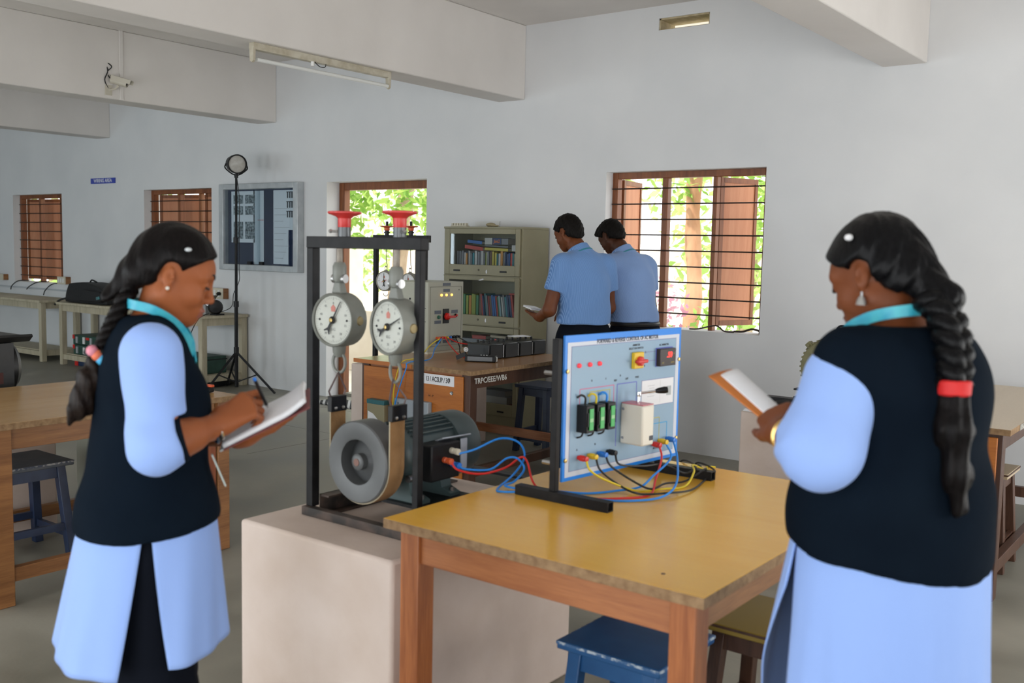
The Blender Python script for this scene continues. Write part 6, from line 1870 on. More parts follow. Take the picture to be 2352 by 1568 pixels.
# hair pulled back from the face into a plait
hairG = Hd.skull(0.011)+[Hd.e((-0.075, 0, -0.015), (0.045, 0.062, 0.060), k=0.03), Hd.k((-0.095, 0, -0.035), (-0.118, 0, -0.105), 0.032, 0.026, 0.03)]
fh = Field(axis_lines(-0.16, 0.22, 0.0045, []), axis_lines(-0.11, 0.11, 0.0045, []), axis_lines(1.30, 1.62, 0.0045, []))
fh.prims(hairG)


def hairline(H, nx, nz, c, ear=True, wave=0.0):
    def f(x, y, z):
        P0, P1, P2 = x-H.c[0], y-H.c[1], z-H.c[2]
        R = H.R/H.s
        qx = P0*R[0, 0]+P1*R[1, 0]+P2*R[2, 0]
        qy = P0*R[0, 1]+P1*R[1, 1]+P2*R[2, 1]
        qz = P0*R[0, 2]+P1*R[1, 2]+P2*R[2, 2]
        d = c-(nx*qx+nz*qz)
        # keep the ear and the temple in front of it clear
        e = 0.031-np.sqrt((qx+0.006)**2*1.3+(qz+0.004)**2*0.75)
        e = np.where(np.abs(qy) > 0.045, e, -1.0)
        return np.maximum(d, e if ear else d)*H.s
    return f


fh.clip(hairline(Hd, -0.68, 0.73, 0.001), 0.008)
fh.ripple(lambda x, y, z: 0.0016*np.sin(95*(z*0.8+np.abs(y)*1.6+x*0.5)))
sdf_object('hair', fh, [m_hair], girl)
bpth = [(-0.036, -0.005, 1.45), (-0.062, -0.02, 1.395), (-0.085, -0.03, 1.345), (-0.103, -0.035, 1.305)]
braid(girl, 'plait_strand', m_hair, bpth, 0.024, 0.019, 2.4)
tie = Vector((-0.106, -0.037, 1.298))
for k, m_ in enumerate((M('tie_blue', (0.05, 0.35, 0.6), 0.5), M('tie_coral', (0.7, 0.16, 0.08), 0.5), M('tie_pink', (0.7, 0.25, 0.32), 0.5))):
    MB().ball(tie+Vector((0.010-0.010*k, -0.022, -0.010+0.010*k)), 0.013, 10).build('hair_tie_bead', m_, girl, local=True)
MB().tube([tie+Vector((0.024*math.cos(a), 0.024*math.sin(a), 0.004)) for a in np.linspace(0, 2*math.pi, 16)[:-1]], 0.007, 7, closed=True).build('hair_tie', M('tie_black', (0.01, 0.01, 0.012), 0.7), girl, local=True)
tl_ = Field(axis_lines(-0.26, -0.04, 0.005, []), axis_lines(-0.09, 0.05, 0.005, []), axis_lines(1.08, 1.32, 0.005, []))
tl_.prims([cone((-0.106, -0.037, 1.293), (-0.122, -0.038, 1.24), 0.018, 0.027, 0.02), cone((-0.122, -0.038, 1.24), (-0.142, -0.038, 1.185), 0.027, 0.025, 0.02), cone((-0.142, -0.038, 1.185), (-0.166, -0.038, 1.145), 0.025, 0.006, 0.02)])
tl_.ripple(lambda x, y, z: 0.003*np.sin(260*(x*0.9+y*0.5+z*0.25)))
sdf_object('ponytail_end', tl_, [hair_mat('brown_black_hair', (0.008, 0.005, 0.004), (0.02, 0.013, 0.01))], girl)
MB().ball(Hd(0.012, -0.081, 0.075), 0.006, 8, (1.3, 0.6, 0.8)).build('hair_clip', m_galv, girl, local=True)
# sleeve, vest, tunic skirt, trousers
cx = axis_lines(-0.26, 0.24, 0.0075, [])
cy = axis_lines(-0.30, 0.30, 0.0075, [])
fsl = Field(axis_lines(-0.12, 0.20, 0.006, []), cy, axis_lines(0.96, 1.40, 0.006, []))
fsl.prims([cone((0.010, -0.152, 1.312), (0.024, -0.208, 1.122), 0.066, 0.060, 0.03), cone((0.024, -0.208, 1.122), (0.066, -0.160, 1.125), 0.058, 0.050, 0.03), cone((0.010, 0.150, 1.300), (0.060, 0.203, 1.082), 0.064, 0.056, 0.03), cone((0.060, 0.203, 1.082), (0.10, 0.162, 1.085), 0.054, 0.048, 0.03)])
fsl.clip(lambda x, y, z: np.where(z < 1.185, (x-0.058)*0.80+(z-1.12)*0.20-0.010, -0.1), 0.0)
fsl.ripple(lambda x, y, z: 0.0022*np.sin(70*z+30*x)*np.exp(-((z-1.14)/0.07)**2)+0.0012*np.sin(38*z+45*x+20*y))
Fs_ = fsl.F
for s_y in (1, -1):
    fsl.F = np.where(s_y*fsl.ax[1][None, :, None] > 0, Fs_, 1.0).astype(np.float32)
    sdf_object('tunic_sleeve', fsl, [m_cotton], girl)
fcu = Field(axis_lines(0.0, 0.16, 0.005, []), cy, axis_lines(1.02, 1.22, 0.005, []))
fcu.prims([cone((0.024, -0.208, 1.122), (0.070, -0.156, 1.125), 0.0625, 0.0535, 0.03)])
fcu.clip(lambda x, y, z: (x-0.060)*0.80+(z-1.12)*0.20-0.016, 0.003).clip(lambda x, y, z: -((x-0.058)*0.80+(z-1.12)*0.20-0.000), 0.003)
sdf_object('sleeve_cuff', fcu, [m_vest], girl)
fv = Field(cx, cy, axis_lines(0.78, 1.42, 0.0075, []))
vest_p = [ell((-0.008, 0, 0.86), (0.166, 0.200, 0.21), None, 0.06), ell((-0.004, 0, 1.03), (0.122, 0.150, 0.16), None, 0.09), ell((-0.002, 0, 1.19), (0.114, 0.155, 0.165), None, 0.08),
          ell((0.056, 0, 1.175), (0.070, 0.12, 0.075), None, 0.06), cone((0.004, -0.138, 1.325), (0.004, 0.138, 1.325), 0.057, 0.057, 0.06), ell((-0.020, 0, 1.25), (0.075, 0.135, 0.12), None, 0.05), cone((-0.005, 0, 1.32), (0.018, 0, 1.392), 0.072, 0.060, 0.04)]
fv.prims(vest_p)
for y in (-1, 1):
    fv.prims([ell((0.012, 0.245*y, 1.225), (0.072, 0.085, 0.125), None, 0.012, '-')])
fv.clip(lambda x, y, z: 0.902+0.008*np.clip(x/0.15, -1, 1)-z, 0.006)
fv.clip(lambda x, y, z: z-(1.388-0.42*np.maximum(x-0.03, 0)-0.12*np.maximum(-x, 0)), 0.004)
fv.ripple(lambda x, y, z: 0.0022*np.sin(42*(z+0.5*x)+9*y)*np.exp(-((z-1.03)/0.10)**2)+0.001*np.sin(26*x+35*z))
sdf_object('vest', fv, [m_vest], girl, smooth_n=2)
def ringG(f): return (0.142+0.048*f, 0.176+0.042*f, -0.014-0.022*f, 0)
m_kurta = m_cotton
gp = lambda f: (0.05+0.36*f**1.0, 0.05+0.36*f)
skirt_panel(girl, 'tunic_front_panel', m_kurta, (0.012, 0), ringG, -R90, R90, lambda f: (0.04+0.30*f, 0.04+0.30*f), 0.96, 0.632, (6, 0.030, 0.4), hem=lambda t: 0.01*math.sin(2*t))
skirt_panel(girl, 'tunic_back_panel', m_kurta, (0.012, 0), ringG, R90, 3*R90, lambda f: (0.02+0.20*f, 0.02+0.20*f), 0.96, 0.628, (6, 0.030, 2.0), hem=lambda t: -0.02*math.cos(t-3*R90))
ftr = Field(axis_lines(-0.16, 0.16, 0.009, []), axis_lines(-0.24, 0.24, 0.009, []), axis_lines(0.04, 0.97, 0.009, []))
ftr.prims([ell((-0.012, 0, 0.88), (0.125, 0.155, 0.135), None, 0.05)])
for y in (-1, 1): ftr.prims([cone((-0.005, 0.070*y, 0.84), (0.0, 0.080*y, 0.50), 0.098, 0.094, 0.05), cone((0.0, 0.085*y, 0.50), (-0.015, 0.085*y, 0.09), 0.096, 0.075, 0.03)])
ftr.clip(lambda x, y, z: 0.055-z).ripple(lambda x, y, z: 0.004*np.sin(45*x+30*y+4*z))
sdf_object('trousers', ftr, [m_trous], girl)
for y in (-1, 1):
    MB().add(*(lambda b: (b.v, b.f))(MB().prism([(-0.09, 0), (0.16, 0), (0.17, 0.02), (0.12, 0.06), (0.02, 0.075), (-0.08, 0.07)], (0, 0.085*y+0.042, 0), (1, 0, 0), (0, 0, 1), 0.085))).build('shoe', m_shoe, girl, local=True, bevel=0.012)
# lanyard ribbon round the neck
band(catmull([(0.098, 0.012, 1.27), (0.090, -0.028, 1.318), (0.060, -0.064, 1.366), (0.012, -0.074, 1.399), (-0.034, -0.052, 1.410), (-0.048, 0.0, 1.412), (-0.034, 0.052, 1.410), (0.012, 0.074, 1.399), (0.060, 0.064, 1.366), (0.090, 0.028, 1.318), (0.098, -0.012, 1.27)], 6), 0.021, 0.003, 'lanyard', m_lany, girl, lambda f: (0.10, -0.35*math.cos(f*math.pi), 1))
wv_ = Vector(hdR.tolist()).normalized()
ctr = Vector(WR)-wv_*0.016
u_ = wv_.orthogonal().normalized()
v_ = wv_.cross(u_)
for k in range(3):
    cc_ = ctr+wv_*(0.007*k-0.007)
    MB().tube([cc_+(u_*math.cos(a)+v_*math.sin(a))*(0.0335-0.0004*k) for a in np.linspace(0, 2*math.pi, 26)[:-1]], 0.0038, 7, closed=True).build('bangle', (M('bangle_steel_blue', (0.06, 0.10, 0.17), 0.25, metal=0.6), m_dark, m_chrome)[k], girl, local=True)
# her notebook and pen
GM = Matrix.Translation((-2.034, 1.303, 0))@Matrix.Rotation(math.radians(55.0), 4, 'Z')


def at_local(o, Mw, base):
    """turn an object modelled in a person's frame into a top-level thing standing in the world"""
    o.data.transform(Mw)
    rebase(o, Mw@Vector(base))
    return o


def held(name, label, cat, Mw, base):
    return thing(name, label, cat, tuple(Mw@Vector(base)))


def part_in(o, Mw, root):
    o.data.transform(Matrix.Translation(-Vector(root.location))@Mw)
    o.parent = root
    return o


nbk = held('notebook', 'open white notebook held by the girl at left', 'notebook', GM, (0.26, 0.05, 1.09))
c0 = Vector((0.267, 0.045, 1.132))
e1 = Vector((0.190, -0.03, 0.098)).normalized()
e2 = Vector((0.12, 0.97, 0.10))
e2 = (e2-e1*e2.dot(e1)).normalized()
e3 = e1.cross(e2)
vs, fs = [], []
nu, nv = 14, 10
for j in range(nv+1):
    for i in range(nu+1):
        u, v = (i/nu-0.5)*0.215, (j/nv-0.5)*0.19
        w = 0.004*math.cos(v*22)+(0.020*max(0, i/nu-0.72)**1.5*4)
        vs.append(c0+e1*u+e2*v+e3*(w+0.006))
for j in range(nv):
    for i in range(nu):
        o = j*(nu+1)+i
        fs.append((o, o+1, o+nu+2, o+nu+1))
b = MB()
b.add(vs, fs)
part_in(b.build('page_stack', m_paper, None, local=True, solid=0.010), GM, nbk)
part_in(MB().obox(c0-e3*0.004, e1, e2, e3, 0.22, 0.195, 0.003).build('back_cover', M('maroon_cover', (0.16, 0.03, 0.03), 0.5), None, local=True), GM, nbk)
part_in(MB().obox(c0-e1*0.112-e3*0.006, e1, e2, e3, 0.02, 0.16, 0.004).build('folded_sheet', M('pale_sheet', (0.55, 0.60, 0.62), 0.5), None, local=True), GM, nbk)
pen = held('pen', 'pen held in the writing girl right hand', 'pen', GM, (0.27, 0.02, 1.16))
part_in(MB().cyl((0.262, 0.022, 1.166), (0.232, -0.05, 1.235), 0.0042, n=10).build('barrel', m_dark, None, local=True), GM, pen)
part_in(MB().cyl((0.266, 0.031, 1.157), (0.262, 0.022, 1.166), 0.0012, 0.0042, n=10).build('tip', m_steel, None, local=True), GM, pen)
part_in(MB().cyl((0.232, -0.05, 1.235), (0.2305, -0.0535, 1.2385), 0.0042, n=10).build('cap_end', m_blu, None, local=True), GM, pen)
ru = held('ruler_strip', 'pale plastic strip hanging below the girl notebook', 'ruler', GM, (0.165, 0.0, 0.98))
part_in(MB().beam((0.135, -0.055, 1.065), (0.165, -0.055, 0.99), 0.012, 0.003).build('strip', M('pale_aqua', (0.50, 0.60, 0.58), 0.35), None, local=True), GM, ru)
knf = thing('cutter_tool', 'orange and black hand tool lying on the left-hand table', 'tool', (-4.36, 3.07, 0.79))
MB().obox((-4.33, 3.055, 0.806), (0.75, 0.1, 0), (-0.1, 0.75, 0), (0, 0, 1), 0.17, 0.05, 0.028).build('black_grip', m_dark, knf, bevel=0.006)
MB().obox((-4.32, 3.065, 0.825), (0.75, 0.1, 0), (-0.1, 0.75, 0), (0, 0, 1), 0.16, 0.022, 0.012).build('orange_grip', m_orng, knf, bevel=0.003)
# ------------------------------------------------------------------ woman at the right, seen from behind
WROT = math.radians(161.0)
WLOC = (-0.565, 1.985, 0)
WM = Matrix.Translation(WLOC)@Matrix.Rotation(WROT, 4, 'Z')
lady = thing('person', 'woman with long black plait in navy vest and blue tunic seen from behind', 'person', WLOC, WROT)
Hw = Head((0.050, 0.010, 1.512), math.radians(3), math.radians(22), 0.0, 0.92)
hp = Hw.prims()
torso = [ell((-0.01, 0, 0.90), (0.120, 0.150, 0.13), None, 0.06), ell((0.0, 0, 1.05), (0.135, 0.165, 0.14), None, 0.08), ell((0.0, 0, 1.21), (0.130, 0.165, 0.16), None, 0.08),
         ell((0.08, -0.06, 1.19), (0.07, 0.075, 0.07), None, 0.05), ell((0.08, 0.06, 1.19), (0.07, 0.075, 0.07), None, 0.05), cone((-0.01, -0.135, 1.360), (-0.01, 0.135, 1.360), 0.058, 0.058, 0.05)]
neck = [cone((0.0, 0, 1.365), (0.030, 0.006, 1.470), 0.066, 0.054, 0.035)]
SL, EL, WL = (-0.005, 0.170, 1.350), (-0.015, 0.240, 1.195), (0.140, 0.150, 1.195)
SR, ER, WR = (0.005, -0.130, 1.345), (0.085, -0.190, 1.160), (0.185, -0.040, 1.195)
armu = [cone(SL, EL, 0.060, 0.050, 0.03), cone(SR, ER, 0.060, 0.050, 0.03)]
armf = [cone(EL, WL, 0.048, 0.029, 0.02), cone(ER, WR, 0.048, 0.029, 0.02)]
handL = hand_prims(WL, (0.72, -0.45, 0.32), (0.25, -0.75, -0.45), 1, [(0.85, 1.1, 0.6)]*4, 0.03, 1.02, thumb=(0.75, 0.45, 0.3), tcurl=0.3)
handR = hand_prims(WR, (0.55, 0.75, 0.25), (0.40, -0.1, -0.75), -1, [(0.8, 0.9, 0.5), (0.9, 0.9, 0.5), (1.0, 1.0, 0.5), (1.05, 1.0, 0.5)], 0.03, 1.0, thumb=(0.8, 0.4, 0.5), tcurl=0.3)
legs = []
for y in (-1, 1): legs += [cone((-0.01, 0.09*y, 0.86), (0.0, 0.085*y, 0.47), 0.075, 0.06, 0.04), cone((0.0, 0.085*y, 0.47), (-0.02, 0.09*y, 0.09), 0.062, 0.04, 0.02), cone((-0.05, 0.09*y, 0.045), (0.12, 0.10*y, 0.03), 0.036, 0.028, 0.02)]
fb_ = Field(axis_lines(-0.20, 0.38, 0.010, [(-0.08, 0.20, 0.0038), (0.20, 0.34, 0.0042)]), axis_lines(-0.32, 0.34, 0.010, [(-0.09, 0.20, 0.0038)]), axis_lines(-0.005, 1.66, 0.011, [(1.36, 1.64, 0.0038), (1.18, 1.31, 0.0042)]))
fb_.prims(torso+legs+neck+armu+armf+hp+handL+handR)
m_skinW = skin('skin_deep_brown', (0.19, 0.056, 0.019), (0.15, 0.042, 0.013))
sdf_object('body', fb_, [m_skinW, M('lips_deep', (0.14, 0.04, 0.03), 0.45)], lady, lipfn(Hw))
face_extras(lady, None, Hw, 0.92)
hairW = Hw.skull(0.012)+[Hw.e((-0.070, 0, -0.015), (0.050, 0.068, 0.066), k=0.03), Hw.k((-0.085, 0, -0.035), (-0.130, 0.0, -0.095), 0.044, 0.034, 0.03)]
fh = Field(axis_lines(-0.14, 0.20, 0.0042, []), axis_lines(-0.12, 0.13, 0.0042, []), axis_lines(1.32, 1.66, 0.0042, []))
fh.prims(hairW)
fh.clip(hairline(Hw, -0.68, 0.73, 0.0), 0.006)
fh.ripple(lambda x, y, z: 0.0024*np.sin(85*(z*0.9+np.abs(y-0.02)*1.5+x*0.6))+0.0012*np.sin(190*(z*0.7+np.abs(y-0.02)*1.8+x*0.7)))
sdf_object('hair', fh, [m_hairs], lady)
braid(lady, 'plait_strand', m_hairs, [(-0.062, 0.010, 1.480), (-0.098, 0.020, 1.455), (-0.132, 0.040, 1.415), (-0.152, 0.056, 1.37), (-0.160, 0.066, 1.325)], 0.034, 0.029, 2.2)
MB().cyl((-0.160, 0.066, 1.335), (-0.162, 0.068, 1.307), 0.030, 0.028, n=18).build('red_hair_band', M('red_band', (0.60, 0.012, 0.012), 0.6), lady, local=True, bevel=0.004)
tl_ = Field(axis_lines(-0.26, -0.08, 0.005, []), axis_lines(-0.02, 0.16, 0.005, []), axis_lines(1.06, 1.34, 0.005, []))
tl_.prims([cone((-0.162, 0.068, 1.315), (-0.168, 0.072, 1.25), 0.024, 0.031, 0.02), cone((-0.168, 0.072, 1.25), (-0.176, 0.070, 1.17), 0.031, 0.024, 0.02), cone((-0.176, 0.070, 1.17), (-0.182, 0.062, 1.105), 0.022, 0.014, 0.02)])
tl_.ripple(lambda x, y, z: 0.003*np.sin(230*(x*0.7+y*0.9)+12*z))
sdf_object('ponytail_end', tl_, [m_hair], lady)
MB().ball(Hw(-0.012, 0.083, 0.082), 0.0075, 8, (1.2, 1, 0.9)).build('hair_pin', M('pale_pin', (0.8, 0.8, 0.82), 0.2), lady, local=True)
ez = Hw(-0.006, 0.084, -0.036)
MB().tube([ez, (ez[0], ez[1], ez[2]-0.010)], 0.0022, 6).build('earring_hook', m_galv, lady, local=True)
MB().lathe([(0, 0.010), (0.005, 0.009), (0.0085, 0.003), (0.0100, -0.005), (0.0105, -0.007), (0, -0.007)], (ez[0], ez[1], ez[2]-0.018), (0, 0, 1), 14).build('earring', M('silver_earring', (0.45, 0.45, 0.44), 0.3, metal=0.8), lady, local=True)
fsl = Field(axis_lines(-0.14, 0.18, 0.006, []), axis_lines(-0.34, 0.34, 0.006, []), axis_lines(1.05, 1.44, 0.006, []))
fsl.prims([cone((-0.006, 0.172, 1.322), (-0.017, 0.238, 1.205), 0.074, 0.070, 0.06), cone((-0.017, 0.242, 1.200), (0.060, 0.208, 1.212), 0.070, 0.054, 0.03), cone((0.010, -0.125, 1.320), (0.085, -0.185, 1.165), 0.066, 0.064, 0.03), cone((0.085, -0.192, 1.165), (0.125, -0.145, 1.19), 0.064, 0.052, 0.03)])
fsl.clip(lambda x, y, z: x-np.where(y > 0, 0.058, 0.125), 0.004)
fsl.ripple(lambda x, y, z: 0.0026*np.sin(120*z+60*x-30*y)*np.exp(-((z-1.20)/0.05)**2)*np.clip((x+0.02)/0.05, 0, 1)+0.0014*np.sin(34*z+38*x+22*y))
Fs_ = fsl.F
for s_y in (1, -1):
    fsl.F = np.where(s_y*fsl.ax[1][None, :, None] > 0, Fs_, 1.0).astype(np.float32)
    sdf_object('tunic_sleeve', fsl, [m_cotton], lady, smooth_n=2)
fv = Field(axis_lines(-0.27, 0.27, 0.008, []), axis_lines(-0.32, 0.32, 0.008, []), axis_lines(0.82, 1.45, 0.008, []))
fv.prims([ell((-0.005, 0, 0.97), (0.178, 0.208, 0.24), None, 0.06), ell((0.0, 0.012, 1.10), (0.156, 0.180, 0.18), None, 0.09), ell((-0.005, 0.014, 1.24), (0.146, 0.172, 0.165), None, 0.08), ell((0.06, 0, 1.21), (0.10, 0.14, 0.09), None, 0.06),
          cone((-0.018, -0.122, 1.350), (-0.018, 0.160, 1.352), 0.068, 0.074, 0.07), ell((-0.065, 0, 1.29), (0.092, 0.155, 0.12), None, 0.05), cone((-0.015, 0, 1.36), (0.005, 0.003, 1.425), 0.085, 0.070, 0.05)])
for y in (-1, 1): fv.prims([ell((0.010, 0.285*y, 1.235), (0.085, 0.090, 0.130), None, 0.012, '-')])
fv.clip(lambda x, y, z: 0.955+0.028*np.clip(y/0.19, -1, 1)**2+0.04*np.maximum(x, 0)/0.18-z, 0.006)
fv.clip(lambda x, y, z: z-(1.422-0.35*np.maximum(x-0.05, 0)), 0.004)
fv.ripple(lambda x, y, z: 0.004*np.sin(30*z+22*y+10*x)*np.exp(-((z-1.12)/0.13)**2)+0.0015*np.sin(26*y+18*z))
sdf_object('vest', fv, [m_vest], lady, smooth_n=2)
def ringW(f): return (0.168+0.030*f, 0.198+0.020*f, -0.006, 0)
m_kw = m_cotton
skirt_panel(lady, 'tunic_back_panel', m_kw, (0.0, 0), ringW, math.radians(62), 3*R90, lambda f: (-0.06+0.35*max(0, f-0.2), -0.1+0.18*max(0, f-0.12)), 1.03, 0.50, (9, 0.034, 2.0), hem=lambda t: 0.0, nt=70)
skirt_panel(lady, 'tunic_front_panel', m_kw, (0.0, 0), lambda f: (0.168+0.10*f, 0.198+0.075*f, -0.004, 0), -R90, math.radians(62), lambda f: (0.10+0.1*f, 0.02+1.1*max(0, f-0.22)), 1.03, 0.50, (7, 0.030, 0.4), hem=lambda t: 0.0, nt=70)
ftr = Field(axis_lines(-0.18, 0.18, 0.009, []), axis_lines(-0.26, 0.26, 0.009, []), axis_lines(0.04, 1.0, 0.009, []))
for y in (-1, 1): ftr.prims([cone((-0.005, 0.070*y, 0.86), (0.0, 0.08*y, 0.50), 0.104, 0.092, 0.05), cone((0.0, 0.08*y, 0.50), (-0.015, 0.09*y, 0.09), 0.092, 0.078, 0.03)])
ftr.clip(lambda x, y, z: 0.055-z).ripple(lambda x, y, z: 0.004*np.sin(45*x+30*y+4*z))
sdf_object('trousers', ftr, [m_trous], lady)
for y in (-1, 1):
    MB().prism([(-0.09, 0), (0.16, 0), (0.17, 0.02), (0.12, 0.06), (0.02, 0.075), (-0.08, 0.07)], (0, 0.09*y+0.042, 0), (1, 0, 0), (0, 0, 1), 0.085).build('shoe', m_shoe, lady, local=True, bevel=0.012)
band(catmull([(0.145, 0.018, 1.29), (0.115, 0.055, 1.345), (0.068, 0.080, 1.402), (0.014, 0.082, 1.434), (-0.040, 0.060, 1.450), (-0.062, 0.0, 1.454), (-0.040, -0.060, 1.450), (0.014, -0.082, 1.434), (0.068, -0.080, 1.402), (0.115, -0.055, 1.345), (0.145, -0.018, 1.29)], 6), 0.022, 0.003, 'lanyard', m_lany, lady, lambda f: (0.15, 0.35*math.cos(f*math.pi), 1))
wv_ = (Vector(WL)-Vector(EL)).normalized()
u_ = wv_.orthogonal().normalized()
v_ = wv_.cross(u_)
for k in range(2):
    cc_ = Vector(WL)-wv_*(0.018+0.012*k)
    MB().tube([cc_+(u_*math.cos(a)+v_*math.sin(a))*(0.0345+0.001*k) for a in np.linspace(0, 2*math.pi, 30)[:-1]], 0.003, 7, closed=True).build('gold_bangle', M('gold', (0.75, 0.50, 0.18), 0.25, metal=1.0), lady, local=True)
# her curled notebook and pen
rb_ = held('notebook', 'rolled white notebook with orange cover held by the woman at right', 'notebook', WM, (0.27, 0.09, 1.25))
p0, p1 = Vector((0.185, 0.085, 1.205)), Vector((0.350, 0.095, 1.300))
ax_ = (p1-p0).normalized()
sd = Vector((0.0, 1.0, 0.0))
sd = (sd-ax_*sd.dot(ax_)).normalized()
nn = ax_.cross(sd)
def curl_sheet(off, w0, w1, curl, L0, L1, mat, name, th):
    vs, fs = [], []
    n = 26
    for j in range(13):
        g = j/12
        for i in range(n+1):
            t = i/n
            if t < 0.42:
                a = 2.6*(1-t/0.42)*curl
                R = 0.019+off
                y, z = -0.010-R*math.sin(a), R*(1-math.cos(a))-0.0
            else:
                f = (t-0.42)/0.58
                y, z = -0.010+f*(w0+(w1-w0)*g), 0.012*f*f
            vs.append(p0+ax_*(L0+(L1-L0)*g)+sd*(y)+nn*(-(z)+off))
    for j in range(12):
        for i in range(n):
            o = j*(n+1)+i
            fs.append((o, o+1, o+n+2, o+n+1))
    b = MB()
    b.add(vs, fs)
    return part_in(b.build(name, mat, None, local=True, solid=th, smooth=60), WM, rb_)
curl_sheet(0.0, 0.030, 0.040, 1.0, -0.03, 0.185, m_paper, 'curled_pages', 0.006)
curl_sheet(-0.0055, 0.040, 0.066, 0.75, -0.03, 0.195, M('orange_cover', (0.55, 0.17, 0.03), 0.5), 'orange_cover', 0.0016)
pen2 = held('pen', 'black pen in the hand of the woman at right', 'pen', WM, (0.235, 0.03, 1.27))
q0, q1 = Vector((0.250, 0.055, 1.235)), Vector((0.160, 0.015, 1.262))
part_in(MB().cyl(q0, q1, 0.0048, n=10).build('barrel', m_dark, None, local=True), WM, pen2)
part_in(MB().cyl(q0+(q0-q1).normalized()*0.012, q0, 0.0012, 0.0048, n=10).build('tip', m_steel, None, local=True), WM, pen2)


# ------------------------------------------------------------------ two young men by the bookcase
def young_man(label, loc, rot, headc, hyaw, hpitch, lean, SLa, ELa, WLa, SRa, ERa, WRa, skin_m, shirt, tall, hairf, hL, hR, legdx=0.0, belt=True, seed=0):
    t = thing('person', label, 'person', loc, rot)
    Hm = Head(headc, hyaw, hpitch, 0, 0.95)
    lx = lambda z: lean*max(0, z-1.0)
    T = lambda x, y, z: (x+lx(z), y, z)
    torso = [ell(T(0, 0, 0.98), (0.115, 0.16, 0.13), None, 0.05), ell(T(0, 0, 1.13), (0.105, 0.145, 0.15), None, 0.08), ell(T(0, 0, 1.32), (0.115, 0.170, 0.17), None, 0.08), cone(T(-0.015, -0.15, 1.470), T(-0.015, 0.15, 1.470), 0.058, 0.058, 0.05)]
    hc = np.array(headc)
    nb_ = np.array(T(-0.012, 0, 1.495))
    neck = [cone(nb_, nb_*0.25+np.array(Hm(-0.025, 0, -0.07))*0.75, 0.064, 0.057, 0.035)]
    arms = [cone(SLa, ELa, 0.052, 0.042, 0.03), cone(SRa, ERa, 0.052, 0.042, 0.03), cone(ELa, WLa, 0.043, 0.028, 0.02), cone(ERa, WRa, 0.043, 0.028, 0.02)]
    legs = []
    for y in (-1, 1): legs += [cone((0, 0.085*y, 0.95), (0.01, 0.09*y, 0.50), 0.09, 0.06, 0.04), cone((0.01, 0.09*y, 0.50), (-0.01, 0.095*y, 0.09), 0.058, 0.04, 0.02), cone((-0.05, 0.095*y, 0.045), (0.13, 0.11*y, 0.03), 0.036, 0.028, 0.02)]
    f = Field(axis_lines(-0.22, 0.42, 0.011, [(headc[0]-0.11, headc[0]+0.13, 0.0052)]), axis_lines(-0.34, 0.34, 0.011, [(-0.10, 0.10, 0.0052)]), axis_lines(-0.005, 1.82, 0.012, [(1.50, 1.80, 0.0052), (WLa[2]-0.05, WLa[2]+0.06, 0.006)]))
    f.prims(torso+legs+neck+arms+Hm.prims(False)+hand_prims(WLa, hL[0], hL[1], 1, hL[2], 0.04, 1.05)+hand_prims(WRa, hR[0], hR[1], -1, hR[2], 0.04, 1.05))
    sdf_object('body', f, [skin_m, M('lips_m', (0.12, 0.045, 0.035), 0.5)], t, lipfn(Hm))
    face_extras(t, None, Hm, 0.95)
    fh = Field(axis_lines(headc[0]-0.15, headc[0]+0.17, 0.0055, []), axis_lines(-0.12, 0.14, 0.0055, []), axis_lines(1.50, 1.84, 0.0055, []))
    fh.prims(hairf(Hm))
    fh.clip(hairline(Hm, -0.66, 0.75, -0.008), 0.005)
    fh.ripple(lambda x, y, z: 0.0025*np.sin(170*x+60*y)*np.sin(150*z+40*y)+0.0015*np.sin(310*(x+y)+90*z))
    sdf_object('hair', fh, [hair_mat('short_black_hair', (0.004, 0.0035, 0.003), (0.010, 0.008, 0.007), 0.6)], t)
    # shirt with short sleeves
    SLv, ELv, SRv, ERv = map(lambda q: np.array(q, float), (SLa, ELa, SRa, ERa))
    fs_ = Field(axis_lines(-0.24, 0.34, 0.008, []), axis_lines(-0.36, 0.36, 0.008, []), axis_lines(0.98, 1.60, 0.008, []))
    fs_.prims([ell(T(-0.004, 0, 1.03), (0.140, 0.182, 0.16), None, 0.06), ell(T(-0.006, 0, 1.16), (0.142, 0.180, 0.17), None, 0.08), ell(T(-0.010, 0, 1.33), (0.142, 0.196, 0.18), None, 0.08), cone(T(-0.02, -0.145, 1.468), T(-0.02, 0.145, 1.468), 0.068, 0.068, 0.06), cone(nb_-np.array((0, 0, 0.02)), nb_+np.array((0.02, 0, 0.03)), 0.086, 0.074, 0.06)])
    fs_.clip(lambda x, y, z: (1.075-z), 0.006)
    mL, mR = SLv*0.42+ELv*0.58, SRv*0.42+ERv*0.58
    fs2 = Field(*fs_.ax)
    fs2.prims([cone(SLv, mL, 0.070, 0.069, 0.02), cone(SRv, mR, 0.070, 0.069, 0.02)])
    def slv(x, y, z):
        out = []
        for S, m_ in ((SLv, mL), (SRv, mR)):
            d_ = (m_-S)/np.linalg.norm(m_-S)
            out.append((x-m_[0])*d_[0]+(y-m_[1])*d_[1]+(z-m_[2])*d_[2])
        return np.where(y > 0, out[0], out[1])
    fs2.clip(slv, 0.003)
    h = np.maximum(0.03-np.abs(fs_.F-fs2.F), 0)/0.03
    fs_.F = np.minimum(fs_.F, fs2.F)-h*h*0.03*0.25
    fs_.ripple(lambda x, y, z: 0.0045*np.sin(34*z+26*y+seed)*np.exp(-((z-1.16)/0.11)**2)+0.003*np.sin(20*z-34*y+2*seed)*np.exp(-((z-1.36)/0.12)**2))
    sdf_object('shirt', fs_, [shirt], t, smooth_n=2)
